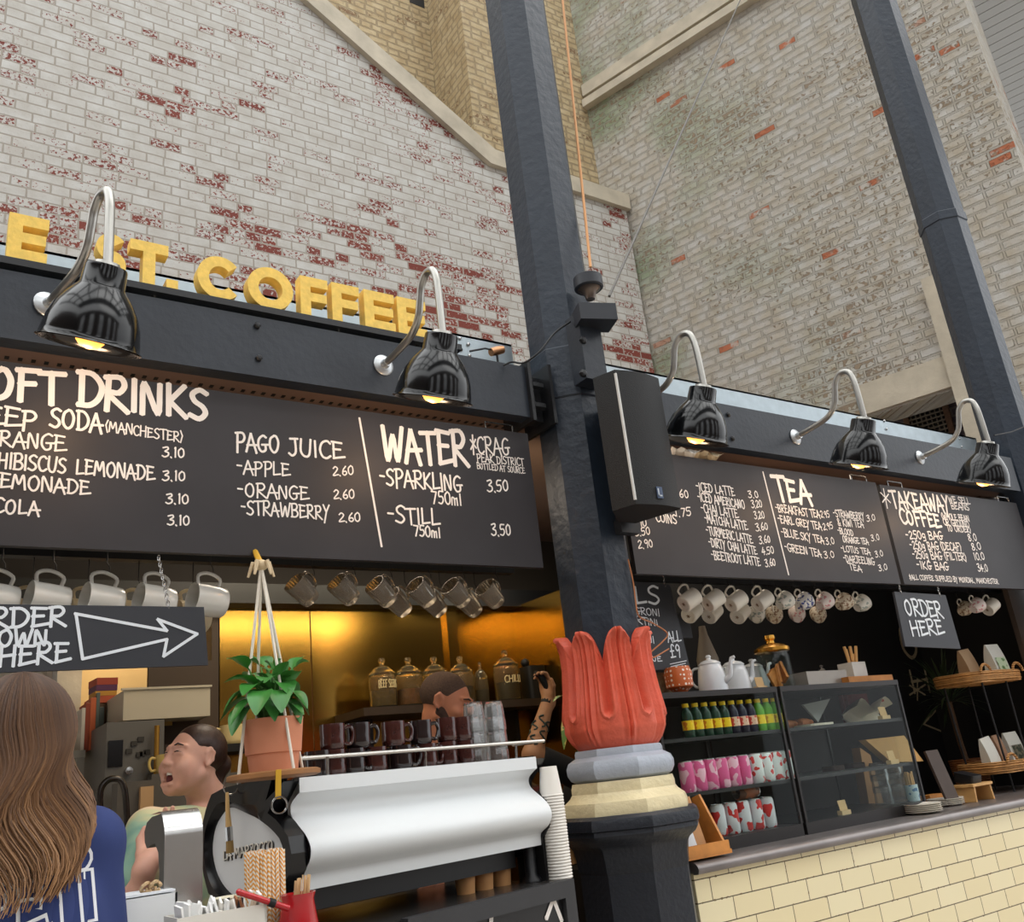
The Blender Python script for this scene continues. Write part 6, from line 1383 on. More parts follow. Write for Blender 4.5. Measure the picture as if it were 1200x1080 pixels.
# crumpled papers on the top edge of the board by the third lamp
for k, (px, py, c_) in enumerate(((800, 531, (226, 226, 222)), (826, 529, (206, 190, 160)))):
    q = at(px, py, YM + .012); mb = MB(); rows = []
    for i in range(7): rows.append([Vector((q.x - .07 + .024 * i, YM - .03 + .03 * j, zb2 + .004 + .012 * math.sin(i * 1.3 + j * 2) + .012 * (j % 2) + .012)) for j in range(4)])
    mb.grid(rows); tag(mb.build('paper_sheet', mat('paper_%d' % k, c_, .7), None, 0, (q.x, YM, zb2)), ('white', 'brown')[k] + ' crumpled paper lying on the board edge below the lamp by the loudspeaker', 'paper')

# ------------------------------------------------------------------ shelf of jars in front of the brass
SHZ = at(480, 828, 3.86).z
xs0, xs1 = at(424, 832, 3.8).x, at(640, 812, 3.8).x
js = empty('jar_shelf', ((xs0 + xs1) / 2, 3.95, SHZ), 'dark shelf with glass jars in front of the brass wall', 'shelf')
mb = MB(); mb.box2((xs0, 3.78, SHZ - .035), (xs1, KB, SHZ)); mb.build('board', mat('dark_shelf', (64, 50, 38), .5, vary=.15), js, 0)
for xx in (xs0 + .1, xs1 - .1): mb = MB(); mb.box2((xx, 3.95, SHZ - .2), (xx + .02, KB, SHZ - .035)); mb.build('bracket', BLACKSTEEL, js, 0)
JG = mat('jar_glass', (226, 214, 180), .05, trans=.95, ior=1.3)
def jar(r, h, fill, label):
    t = empty('storage_jar', (0, 0, 0), label, 'jar', 'glass jars on the brass wall shelf'); mb = MB(); mb.lathe([(r * .9, 0), (r, .01), (r, h * .86), (r * .92, h), (r * .88, h), (r * .95, h * .85), (r * .95, .012), (.001, .01)], 22); mb.build('body', JG, t, 40)
    mb = MB(); mb.lathe([(r * .96, h), (r * .98, h + .008), (r * .5, h + .038), (r * .18, h + .045), (r * .16, h + .055), (r * .26, h + .066), (r * .2, h + .08), (.001, h + .082)], 22); mb.build('lid', JG, t, 40)
    mb = MB(); mb.lathe([(r * .9, .012), (r * .92, h * .55), (.001, h * .56)], 18); mb.build('contents', fill, t, 40); return t
fills = [mat('fill_olive', (110, 92, 40), .7, vary=.4, scale=60), mat('fill_amber', (120, 72, 34), .7, vary=.4, scale=60), mat('fill_dark', (40, 28, 22), .7, vary=.4, scale=60), mat('fill_dark')]
for k, (px, r, h, fi, lb) in enumerate(((450, .064, .15, 0, 'glass jar with white lettering at the left end of the jar shelf'), (481, .064, .15, 1, 'glass jar with amber contents left of the man on the jar shelf'), (512, .064, .15, 2, 'glass jar directly behind the head of the man'), (543, .062, .15, 2, 'glass jar just right of the man on the jar shelf'), (566, .036, .12, 2, 'small glass jar in a gap of the jar shelf'), (597, .066, .175, 2, 'tall dark glass jar on the right of the jar shelf'))):
    p = at(px, 825, 3.90); j_ = jar(r, h, fills[fi], lb); j_.location = (p.x, 3.9, SHZ)
    if k in (0, 5):
        q = Vector((p.x, 3.9, SHZ)); mb = MB(); st_, W_ = strokes('BEEF SEEDS' if k == 0 else 'CHILLI', .02)
        for s_ in st_:
            pp = curve2d([(a / W_ * 1.5 - .75, b * .035) for a, b in s_], 2); mb.tube([Vector((.0005 + (r + .001) * math.sin(a), -(r + .001) * math.cos(a), .09 + b)) for a, b in pp], .0022, 4)
        o = mb.build('chalk_lettering', mat('jar_writing', (220, 206, 160), .7)); o.parent = j_
p = at(625, 795, 3.9); mb = MB(); mb.rbox((p.x, 3.9, SHZ + .085), (.11, .1, .17), .02); mb.ball((p.x - .04, 3.9, SHZ + .19), .022, 10); tag(mb.build('black_canister', DARK, None, 40, (p.x, 3.9, SHZ)), 'black canister with a round knob at the right end of the jar shelf', 'canister')

# ------------------------------------------------------------------ kitchen at the far left
ks0, ks1 = at(96, 885, 4.2).x, at(246, 860, 4.2).x
zk = at(120, 877, 4.2).z
sh_ = empty('kitchen_shelf', ((ks0 + ks1) / 2, 4.4, zk), 'grey metal shelf of books at the back of the kitchen', 'shelf')
mb = MB(); mb.box2((.42, 4.2, zk - .03), (.69, 4.45, zk)); mb.build('board', mat('shelf_grey', (150, 148, 142), .4, metal=.4), sh_, 0)
mb = MB(); mb.box2((.66, 4.21, 0), (.69, 4.24, zk - .03)); mb.build('post', mat('shelf_grey'), sh_, 0)
mb = MB(); mb.box2((.66, 4.42, 0), (.69, 4.45, zk - .03)); mb.build('post', mat('shelf_grey'), sh_, 0)
bcol = [(214, 208, 196), (150, 66, 44), (196, 100, 60), (92, 104, 100), (80, 92, 92), (214, 200, 150), (60, 60, 64), (190, 180, 160)]
x = at(93, 870, 4.25).x
for k, c_ in enumerate(bcol[:5]):
    w = .014 + .004 * (k % 3); h = .17 + .02 * ((k * 5) % 4); bk_ = empty('book', (x + w / 2, 4.30, zk), ORD[k] + ' from the left of the upright books on the kitchen shelf', 'book', 'books on the kitchen shelf')
    mb = MB(); mb.box2((x, 4.22, zk), (x + w - .001, 4.38, zk + h)); mb.build('cover', mat('book_%d' % k, c_, .6), bk_, 0); mb = MB(); mb.box2((x + .002, 4.224, zk + h - .001), (x + w - .003, 4.378, zk + h + .001)); mb.build('pages', mat('pages', (226, 220, 204), .8), bk_, 0); x += w
xbx = at(110, 850, 4.25).x
for k, (c_, h_) in enumerate((((196, 92, 60), .03), ((206, 150, 60), .02), ((96, 50, 90), .025), ((170, 70, 50), .03))):
    z_ = zk + .19 + sum((.03, .02, .025, .03)[:k]); mb = MB(); mb.box((xbx + .04, 4.31, z_ + h_ / 2), (.085, .13, h_ - .001), RZ(.03 * k)); tag(mb.build('book', mat('flat_book_%d' % k, c_, .6), None, 0, (.69, 4.3, z_)), ORD[k] + ' from the bottom of the coloured books lying flat beside the oven', 'book', 'books lying flat')
mb = MB(); mb.box2((xbx, 4.25, zk), (xbx + .06, 4.38, zk + .188)); tag(mb.build('book_box', mat('brown_box', (92, 66, 48), .7), None, 0, (.69, 4.3, zk)), 'brown box under the flat coloured books', 'box')
ox0, ox1 = at(124, 880, 3.9).x, at(183, 870, 3.9).x; oz1, oz0 = at(150, 845, 3.9).z, at(150, 905, 3.9).z
ov = empty('oven', ((ox0 + ox1) / 2, 4.1, oz0), 'grey oven with a dark window and buttons behind the laughing barista', 'oven')
mb = MB(); mb.box2((ox0, 3.9, oz0 - .12), (ox1 + .03, 4.4, oz1)); mb.build('body', mat('oven_grey', (110, 108, 104), .4, metal=.4), ov, 0)
mb = MB(); q0, q1 = at(127, 868, 3.9), at(143, 898, 3.9); mb.box2((q0.x, 3.893, q1.z), (q1.x, 3.9, q0.z)); mb.build('window', mat('oven_window', (18, 18, 20), .15), ov, 0)
for (px, py) in ((151, 880), (157, 871), (165, 866), (163, 884), (167, 883), (172, 881)):
    q = at(px, py, 3.9); mb = MB(); mb.box((q.x, 3.896, q.z), (.022, .008, .018)); mb.build('button', mat('button_dark', (56, 54, 52), .5), ov, 0)
q = at(151, 903, 3.89); mb = MB(); mb.lathe([(.014, 0), (.014, .02), (.001, .021)], 14, T(q.x, 3.9, q.z) @ Matrix.Rotation(PI / 2, 4, 'X')); mb.build('knob', STEEL, ov)
tx0, tx1 = at(142, 830, 3.95).x, at(243, 830, 3.95).x; tz0, tz1 = oz1 + .005, at(200, 808, 3.95).z
mb = MB(); zz = [(0, 0), (.0, tz1 - tz0)]
mb.prism([(tx0 + .02, 3.92), (tx1, 3.92), (tx1, 4.3), (tx0 + .02, 4.3)], Matrix.Identity(4), tz0, tz0 + .008)
for (a, b) in (((tx0, 3.91, tz0), (tx1, 3.918, tz1)), ((tx0, 4.30, tz0), (tx1, 4.308, tz1)), ((tx0, 3.918, tz0), (tx0 + .008, 4.30, tz1)), ((tx1 - .008, 3.918, tz0), (tx1, 4.30, tz1)), ((tx0 - .01, 3.9, tz1), (tx1 + .005, 3.918, tz1 + .008))): mb.box2(a, b)
tag(mb.build('plastic_crate', mat('frosted_plastic', (214, 206, 186), .4, trans=.25), None, 0, (tx0, 4.1, tz0)), 'frosted white plastic crate on top of the grey oven', 'crate')
px_ = at(182, 880, 3.88); mb = MB(); mb.tube([(px_.x, 3.86, 1.2), (px_.x, 3.86, at(182, 850, 3.86).z)], .010, 10); tag(mb.build('brass_pipe', mat('brass_pipe', (196, 150, 70), .3, metal=.9), None, 40, (px_.x, 3.86, 1.2)), 'upright brass pipe right of the grey oven', 'pipe')
mb = MB(); mb.box2((.86, 3.8, 0), (1.16, 3.87, at(200, 905, 3.8).z)); mb.box2((.72, 3.70, 0), (1.17, 3.8, at(200, 912, 3.75).z)); tag(mb.build('back_cabinet', mat('cabinet_grey', (96, 92, 86), .5, vary=.1), None, 0, (.95, 3.75, 0)), 'grey back cabinet behind the laughing barista', 'cabinet')
zc2 = at(200, 905, 3.8).z
YCUP = mat('yellow_china', (228, 200, 120), .3)
ycp = make_mug('yellow_cup', YCUP, .045, .07, label='x', cat='cup'); ycp.location = (at(197, 890, 3.83).x - .0, 3.835, zc2); ycp.rotation_euler = (0, 0, PI); ycp['label'] = 'yellow cup behind the nose of the laughing barista'
yc2 = make_mug('cream_teapot_cup', mat('cream_china2', (226, 206, 150), .3), .055, .08, label='x', cat='cup'); zc3 = at(276, 872, 3.9).z; yc2.location = (at(276, 872, 3.9).x, 3.93, zc3); yc2.rotation_euler = (0, 0, PI); yc2['label'] = 'cream cup on the ledge left of the terracotta pot'
mb = MB(); mb.box2((at(258, 875, 3.9).x, 3.84, zc3 - .03), (at(300, 875, 3.9).x, KB, zc3)); tag(mb.build('wall_ledge', DARK, None, 0, (yc2.location.x, 3.95, zc3 - .03)), 'dark ledge on the brass wall behind the terracotta pot', 'ledge')
q = at(203, 839, 3.94); mb = MB(); mb.box((q.x, 4.06, q.z), (.05, .008, .05)); tag(mb.build('wall_notice', mat('notice', (206, 176, 110), .7), None, 0, (q.x, 4.06, q.z - .02)), 'small beige notice on the dark panel above the barista', 'notice')
mb = MB(); mb.box2((.90, 4.07, 1.4), (1.17, 4.10, 2.05)); tag(mb.build('dark_panel', mat('dark_brown_panel'), None, 0, (1.0, 4.08, 1.4)), 'dark brown panel behind the laughing barista', 'panel')
q = at(172, 928, 3.68); mb = MB(); mb.box((q.x, 3.688, q.z - .03), (.045, .03, .10)); tag(mb.build('switch_box', mat('switch_tan', (206, 166, 120), .5), None, 0, (q.x, 3.685, q.z - .06)), 'tan switch box on the cabinet behind the steel tap tower', 'switch box')
pr_ = [at(150, 1000, 3.2), at(146, 925, 3.2), at(132, 912, 3.2), at(118, 925, 3.2), at(118, 960, 3.2)]
mb = MB(); mb.tube(smooth_path(pr_, 6), .010, 10); tag(mb.build('kitchen_tap', mat('dark_chrome', (70, 66, 62), .25, metal=.9), None, 40, pr_[0]), 'dark curved kitchen tap between the customer and the barista', 'tap')
q0, q1 = at(113, 990, 3.4), at(150, 900, 3.4)
# ================================================================== people: smooth blended volumes turned into one continuous skin
class Vol:
    def __init__(s, lo, hi, h):
        s.lo = np.array(lo, float); s.h = h; s.n = np.ceil((np.array(hi) - s.lo) / h).astype(int) + 1
        s.V = np.full(s.n, .5, np.float32)
    def _box(s, lo, hi):
        a = np.clip(np.floor((np.array(lo) - s.lo) / s.h).astype(int), 0, s.n); b = np.clip(np.ceil((np.array(hi) - s.lo) / s.h).astype(int) + 1, 0, s.n)
        if np.any(b <= a): return None
        ax_ = [s.lo[i] + s.h * np.arange(a[i], b[i]) for i in range(3)]
        return (slice(a[0], b[0]), slice(a[1], b[1]), slice(a[2], b[2])), np.meshgrid(*ax_, indexing='ij', sparse=True)
    def _put(s, sl, d, k, sub):
        a = s.V[sl]; d = d.astype(np.float32)
        if sub: d = -d; h = np.maximum(k - np.abs(a - d), 0) / max(k, 1e-6); s.V[sl] = np.maximum(a, d) + h * h * k * .25
        else: h = np.maximum(k - np.abs(a - d), 0) / max(k, 1e-6); s.V[sl] = np.minimum(a, d) - h * h * k * .25
    def cap(s, a, b, ra, rb=None, k=.015, sub=False):
        rb = ra if rb is None else rb; a, b = np.array(a, float), np.array(b, float); m = max(ra, rb) + k + .02
        q = s._box(np.minimum(a, b) - m, np.maximum(a, b) + m)
        if q is None: return s
        sl, (x, y, z) = q; d = b - a; L2 = d @ d + 1e-12
        t = np.clip(((x - a[0]) * d[0] + (y - a[1]) * d[1] + (z - a[2]) * d[2]) / L2, 0, 1)
        dist = np.sqrt((x - a[0] - t * d[0]) ** 2 + (y - a[1] - t * d[1]) ** 2 + (z - a[2] - t * d[2]) ** 2) - (ra + (rb - ra) * t)
        s._put(sl, dist, k, sub); return s
    def ell(s, c, r, R=None, k=.015, sub=False):
        c, r = np.array(c, float), np.array(r, float); m = max(r) + k + .02; q = s._box(c - m, c + m)
        if q is None: return s
        sl, (x, y, z) = q; x, y, z = x - c[0], y - c[1], z - c[2]
        if R is not None:
            R = np.array(R); x, y, z = R[0, 0] * x + R[1, 0] * y + R[2, 0] * z, R[0, 1] * x + R[1, 1] * y + R[2, 1] * z, R[0, 2] * x + R[1, 2] * y + R[2, 2] * z
        k0 = np.sqrt((x / r[0]) ** 2 + (y / r[1]) ** 2 + (z / r[2]) ** 2); k1 = np.sqrt((x / r[0] ** 2) ** 2 + (y / r[1] ** 2) ** 2 + (z / r[2] ** 2) ** 2) + 1e-9
        s._put(sl, k0 * (k0 - 1) / k1, k, sub); return s
    def half(s, p, nrm, k=.004):
        """cut away the side the normal points to"""
        p, nrm = np.array(p, float), np.array(nrm, float); nrm /= np.linalg.norm(nrm)
        ax_ = [s.lo[i] + s.h * np.arange(s.n[i]) for i in range(3)]; x, y, z = np.meshgrid(*ax_, indexing='ij', sparse=True)
        d = ((x - p[0]) * nrm[0] + (y - p[1]) * nrm[1] + (z - p[2]) * nrm[2]).astype(np.float32); s.V = np.maximum(s.V, d); return s
    def mesh(s, name, m, parent=None, loc=(0, 0, 0)):
        V = s.V; S = V < 0; nx, ny, nz = [a - 1 for a in V.shape]
        cnt = np.zeros((nx, ny, nz), np.int8)
        for i in (0, 1):
            for j in (0, 1):
                for k in (0, 1): cnt += S[i:i + nx, j:j + ny, k:k + nz]
        I = np.argwhere((cnt > 0) & (cnt < 8)); acc = np.zeros((len(I), 3)); num = np.zeros(len(I))
        for ax_ in range(3):
            for u in (0, 1):
                for w in (0, 1):
                    o = [0, 0, 0]; oth = [q for q in range(3) if q != ax_]; o[oth[0]] = u; o[oth[1]] = w
                    A = I + o; e = [0, 0, 0]; e[ax_] = 1; B = A + e
                    va = V[A[:, 0], A[:, 1], A[:, 2]]; vb = V[B[:, 0], B[:, 1], B[:, 2]]; c = (va < 0) != (vb < 0)
                    t = np.where(c, va / np.where(c, va - vb, 1), 0); P = np.array(o, float)[None, :].repeat(len(I), 0); P[:, ax_] = t
                    acc += P * c[:, None]; num += c
        pts = (I + acc / num[:, None]) * s.h + s.lo
        idx = np.full((nx, ny, nz), -1, np.int32); idx[I[:, 0], I[:, 1], I[:, 2]] = np.arange(len(I)); faces = []
        for ax_ in range(3):
            o1, o2 = (ax_ + 1) % 3, (ax_ + 2) % 3
            sl_a = [slice(1, None)] * 3; sl_b = [slice(1, None)] * 3; sl_a[ax_] = slice(0, -1); sl_b[ax_] = slice(1, None)
            a, b = S[tuple(sl_a)], S[tuple(sl_b)]; E_ = np.argwhere(a != b); flip = a[tuple(E_.T)]
            E_ = E_.copy(); base = E_ + 1; base[:, ax_] -= 1
            def cell(d1, d2):
                q = base.copy(); q[:, o1] += d1; q[:, o2] += d2; return q
            C4 = [cell(-1, -1), cell(0, -1), cell(0, 0), cell(-1, 0)]
            ok = np.ones(len(base), bool)
            for q in C4: ok &= (q >= 0).all(1) & (q[:, 0] < nx) & (q[:, 1] < ny) & (q[:, 2] < nz)
            Q = np.stack([idx[q[ok][:, 0], q[ok][:, 1], q[ok][:, 2]] for q in C4], 1); f = flip[ok]
            Q[~f] = Q[~f][:, ::-1]; faces.append(Q[(Q >= 0).all(1)])
        F = np.concatenate(faces); me = bpy.data.meshes.new(name); off = np.array(loc)
        me.vertices.add(len(pts)); me.vertices.foreach_set('co', (pts - off).astype(np.float32).ravel())
        me.loops.add(F.size); me.loops.foreach_set('vertex_index', F.astype(np.int32).ravel()); me.polygons.add(len(F))
        me.polygons.foreach_set('loop_start', np.arange(0, F.size, 4, dtype=np.int32)); me.polygons.foreach_set('loop_total', np.full(len(F), 4, np.int32))
        me.update(calc_edges=True); me.polygons.foreach_set('use_smooth', [True] * len(F)); me.materials.append(m)
        o = bpy.data.objects.new(name, me); C.objects.link(o)
        if parent is not None: o.parent = parent
        return o
def skin_mat(name, c, c2):
    m = mat(name, c, .5, vary=.05, scale=30); b = m.node_tree.nodes['Principled BSDF']; b.inputs['Subsurface Weight'].default_value = .12; b.inputs['Subsurface Radius'].default_value = (.01, .004, .002); return m
def frame_from(fwd, up):
    f = np.array(fwd, float); f /= np.linalg.norm(f); u = np.array(up, float); r = np.cross(f, u); r /= np.linalg.norm(r); u = np.cross(r, f); return np.stack([r, f, u], 1)     # columns: right, forward, up
def head(v, c, R, k=.012, laugh=False, squint=False, sc=1.0):
    """skull, face, ears, neck joint; local x right, y forward, z up"""
    def W(x, y, z): return c + R @ (np.array([x, y, z]) * sc)
    def E(x, y, z, a, b, d, kk=k, sub=False): v.ell(W(x, y, z), np.array([a, b, d]) * sc, R, kk, sub)
    def K(p, q, ra, rb, kk=k, sub=False): v.cap(W(*p), W(*q), ra * sc, rb * sc, kk, sub)
    E(0, -.020, .032, .072, .092, .080); E(0, .020, -.005, .064, .070, .085); E(0, .034, -.050, .054, .050, .060); E(0, .045, -.082, .038, .040, .034); E(0, .074, -.098, .017, .014, .015)
    for s_ in (-1, 1):
        K((s_ * .05, .0, -.05), (s_ * .028, .06, -.092), .022, .016); E(s_ * .040, .060, -.022, .024, .022, .020); K((s_ * .012, .087, .026), (s_ * .046, .070, .028), .008, .006, .010)
    nz = .84 if laugh else 1; K((0, .086, .018), (0, .103, -.022), .0072 * nz, .0112 * nz, .012); E(0, .103, -.026, .0112 * nz, .0095 * nz, .009 * nz, .006)
    for s_ in (-1, 1):
        E(s_ * .013, .096, -.030, .008, .010, .007, .005); E(s_ * .030, .092, .010, .017, .013, .010, .010, True); E(s_ * .030, .073, .009, .0135, .0125, .012, .002)
        K((s_ * .018, .0855, .016), (s_ * .042, .0775, .015), .0042, .0035, .005)
        if squint: K((s_ * .018, .086, .004), (s_ * .044, .077, .003), .0055, .0045, .006)
        E(s_ * .069, -.010, .002, .0065, .017, .029, .005); K((s_ * .070, .002, .014), (s_ * .073, -.010, .029), .0050, .0048, .005); K((s_ * .073, -.010, .029), (s_ * .077, -.023, .018), .0048, .0046, .005); K((s_ * .077, -.023, .018), (s_ * .077, -.022, -.006), .0046, .0046, .005); K((s_ * .077, -.022, -.006), (s_ * .072, -.008, -.024), .0046, .0058, .005); E(s_ * .078, -.008, .000, .0055, .0075, .014, .003, True)
    if laugh:
        E(0, .030, -.048, .060, .056, .066, .02)
        for s_ in (-1, 1): E(s_ * .042, .052, -.045, .026, .026, .034, .02)
        E(0, .066, -.104, .022, .018, .018, .016); E(0, .092, -.068, .027, .036, .0215, .006, True); K((-.024, .084, -.050), (.024, .084, -.050), .0055, .0055, .006); K((-.020, .085, -.091), (.020, .085, -.091), .0065, .0065, .008)
        for s_ in (-1, 1): K((s_ * .026, .084, -.052), (s_ * .028, .080, -.066), .005, .005, .006); E(s_ * .044, .070, -.038, .018, .016, .018)
    else:
        K((-.020, .089, -.058), (.020, .089, -.058), .0048, .0048, .006); K((-.016, .089, -.068), (.016, .089, -.068), .0058, .0058, .006); K((-.022, .096, -.063), (.022, .096, -.063), .0016, .0016, .003, True)
    return W
def hand(v, wrist, d, palm_n, side, curl=.5, thumb=1, sc=1.0, k=.005):
    """d: direction of the fingers, palm_n: direction the palm faces, side: direction towards the thumb"""
    d = np.array(d, float); d /= np.linalg.norm(d); n = np.array(palm_n, float); n -= d * (n @ d); n /= np.linalg.norm(n); s_ = np.array(side, float); s_ -= d * (s_ @ d); s_ -= n * (s_ @ n); s_ /= np.linalg.norm(s_)
    w = np.array(wrist, float); R = np.stack([s_, d, n], 1); P = lambda a, b, c: w + (s_ * a + d * b + n * c) * sc
    v.ell(P(0, .048, 0), np.array([.040, .054, .016]) * sc, R, .01)
    v.cap(P(0, -.02, 0), P(0, .02, 0), .026 * sc, .026 * sc, .02)
    for i, (x, L_, r) in enumerate(((.030, .076, .0088), (.010, .084, .0092), (-.010, .078, .0088), (-.028, .062, .0078))):
        a = P(x * .85, .078 if i < 3 else .070, .0); ang = curl * .55; cur = np.array(a)
        for j, f in enumerate((.45, .32, .23)):
            nd = d * math.cos(ang) + n * math.sin(ang) + s_ * x * .9; nd /= np.linalg.norm(nd); nx_ = cur + nd * L_ * f * sc; v.cap(cur, nx_, r * (1 - .10 * j) * sc, r * (.92 - .10 * j) * sc, k); cur = nx_; ang += curl * .75
    a = P(.028, .018, .004); b = P(.050, .050, .014); c_ = P(.052, .078, .022); v.cap(P(.018, .010, .0), a, .016 * sc, .014 * sc, .01); v.cap(a, b, .0125 * sc, .0105 * sc, .006); v.cap(b, c_, .0105 * sc, .0085 * sc, .004)
def lerp(a, b, t): return np.array(a) * (1 - t) + np.array(b) * t
def A_(px, py, y): return np.array(at(px, py, y))
def legs(v, pel, fwd, r=1.0, shoes=True, k=.03):
    f = np.array(fwd, float); f[2] = 0; f /= np.linalg.norm(f); s_ = np.array([f[1], -f[0], 0])
    for q in (-1, 1):
        hip = pel + s_ * .085 * q + np.array([0, 0, -.05]); kn = np.array([hip[0], hip[1], .50]) + s_ * .01 * q + f * .02; an = np.array([kn[0], kn[1], .09]) + s_ * .01 * q - f * .02
        v.cap(hip, kn, .085 * r, .058 * r, k); v.cap(kn, an, .056 * r, .040 * r, k); v.cap(an + np.array([0, 0, -.04]), an + f * .15 + np.array([0, 0, -.055]), .036, .030, .02)

# ------------------------------------------------------------------ laughing barista
SK1 = skin_mat('skin_light', (222, 170, 148), None)
wy = 2.95
hc = A_(226, 889, wy); fw = np.array([-.88, -.36, .17]); Rh = frame_from(fw, (.06, 0, 1))
neckb = A_(246, 942, 3.0); shR = A_(174, 972, 2.84); shL = A_(300, 960, 3.14); tf = np.array([-.72, -.62, 0.]); tf /= np.linalg.norm(tf); tr = np.array([tf[1], -tf[0], 0])
shR = neckb - tr * -.0 + (shR - neckb) ; chest = lerp(shR, shL, .5) + np.array([0, 0, -.12]); pel = np.array([chest[0], chest[1], .92])
elR = A_(160, 1058, 2.74); wrR = A_(172, 1012, 2.70); hdR = A_(182, 990, 2.72)
elL = shL + np.array([.06, .10, -.30]); wrL = elL + tf * .2 + np.array([0, 0, -.10])
Rt = frame_from(tf, (0, 0, 1))
def torso(v, g=0.0, k=.03, arms=True):
    v.ell(chest + np.array([0, 0, .02]), (.165 + g, .105 + g, .16 + g), Rt, k); v.ell(chest + tf * .045 + tr * -.06 + np.array([0, 0, -.02]), (.07 + g, .06 + g, .07 + g), Rt, k); v.ell(chest + tf * .045 + tr * .06 + np.array([0, 0, -.02]), (.07 + g, .06 + g, .07 + g), Rt, k)
    v.ell(lerp(chest, pel, .55), (.14 + g, .10 + g, .17 + g), Rt, k); v.ell(pel + np.array([0, 0, .0]), (.165 + g, .115 + g, .12 + g), Rt, k)
    v.cap(neckb + np.array([0, 0, -.05]), shR, .045 + g, .048 + g, k); v.cap(neckb + np.array([0, 0, -.05]), shL, .045 + g, .048 + g, k)
lo, hi = np.array([min(shR[0], elR[0]) - .12, 2.55, -.005]), np.array([shL[0] + .2, 3.45, hc[2] + .16])
v = Vol(lo, hi, .0037)
W = head(v, hc, Rh, laugh=True, squint=True, sc=.91)
v.cap(W(0, -.025, -.055), neckb, .050, .054, .02); v.cap(neckb, neckb + np.array([0, 0, -.06]), .055, .06, .03)
torso(v); v.cap(shR, elR, .046, .036, .02); v.cap(elR, wrR, .037, .025, .015); v.cap(shL, elL, .046, .036, .02); v.cap(elL, wrL, .036, .025, .015)
hand(v, wrR, hdR - wrR + np.array([.01, 0, .0]), -tf * -1 + np.array([.5, .3, 0]), (-.2, .1, 1), .45, sc=.98); hand(v, wrL, tf * .6 + np.array([0, 0, -.5]), (0, 0, -1), -tr, .5)
legs(v, pel, tf)
body = v.mesh('person', SK1); tag(body, 'laughing barista in a pastel tie-dye t-shirt, head thrown back, hand on her chest', 'person')
# t-shirt
def tiedye():
    m = mat('tie_dye', (170, 198, 168), .8); nt = m.node_tree; N = nt.nodes; L = nt.links; tc = N.new('ShaderNodeTexCoord'); n = N.new('ShaderNodeTexNoise'); n.inputs['Scale'].default_value = 4.5; n.inputs['Detail'].default_value = 3; n.inputs['Distortion'].default_value = 1.2
    L.new(tc.outputs['Object'], n.inputs[0]); r = N.new('ShaderNodeValToRGB'); e = r.color_ramp.elements
    e[0].position = .34; e[0].color = rgb(120, 170, 158); e[1].position = .7; e[1].color = rgb(222, 176, 150)
    for p, c_ in ((.45, (168, 200, 172)), (.53, (206, 206, 162)), (.60, (226, 206, 170))): q = e.new(p); q.color = rgb(*c_)
    L.new(n.outputs[0], r.inputs[0]); L.new(r.outputs[0], N['Principled BSDF'].inputs['Base Color']); return m
v = Vol(lo, hi + np.array([0, 0, -.1]), .006); torso(v, .008)
sl = lerp(shR, elR, .62); v.cap(shR, sl, .056, .060, .02); v.cap(shL, lerp(shL, elL, .6), .056, .060, .02)
v.ell(neckb + np.array([0, 0, .02]) + tf * .015, (.075, .075, .052), None, .01, True); v.half(pel + np.array([0, 0, -.03]), (0, 0, -1))
d_ = (elR - shR) / np.linalg.norm(elR - shR)
v.mesh('t_shirt', tiedye(), body)
v = Vol(np.array([lo[0], lo[1], .06]), np.array([hi[0], hi[1], 1.06]), .008); v.ell(pel, (.172, .122, .125), Rt, .03)
legs(v, pel, tf, 1.12); v.half(np.array([0, 0, .985]), (0, 0, 1)); v.half(np.array([0, 0, .10]), (0, 0, -1)); v.mesh('trousers', mat('dark_denim', (44, 46, 56), .8), body)
# hair pulled back into a low bun
HAIRD = mat('dark_brown_hair', (56, 36, 28), .45, vary=.25, scale=60, bump=.12, bscale=90)
v = Vol(hc - .17, hc + .17, .0042)
s9 = .91; v.ell(W(0, -.024, .034), (.0755 * s9, .0955 * s9, .0835 * s9), Rh, .01); v.ell(W(0, .088, -.030), (.078 * s9, .076 * s9, .100 * s9), Rh, .016, True); v.ell(W(0, .03, -.10), (.12, .10, .080), Rh, .012, True)
for s_ in (-1, 1): v.ell(W(s_ * .078, .012, -.012), (.022, .030, .040), Rh, .012, True)
v.ell(W(0, -.118, -.004), (.032, .030, .034), Rh, .015); v.cap(W(0, -.115, -.02), W(-.005, -.112, -.10), .022, .010, .012)
v.mesh('hair', HAIRD, body)
for s_ in (-1, 1): mb = MB(); mb.tube([Vector(W(s_ * x, y, z)) for x, y, z in ((.016, .0905, .030), (.030, .0895, .035), (.046, .078, .030))], [.0022, .003, .0014], 6); mb.build('eyebrow', HAIRD, body)
mb = MB(); rows = [[Vector(W(.0205 * math.sin(a), .062 + .0245 * math.cos(a), z)) for a in np.linspace(-1.2, 1.2, 11)] for z in (-.0535, -.0625)]; mb.grid(rows); mb.build('teeth', mat('teeth', (236, 228, 214), .3), body)
mb = MB(); mb.ball(Vector(W(0, .058, -.070)), .023, 12, (1, .9, .9)); mb.build('mouth_interior', mat('mouth_red', (104, 40, 40), .5), body)
for s_ in (-1, 1): mb = MB(); mb.tube([Vector(W(s_ * x, y, z)) for x, y, z in ((.018, .0885, .0095), (.030, .0875, .0110), (.043, .0795, .0085))], .0016, 5); mb.build('eyelash', mat('lash', (30, 22, 20), .6), body)

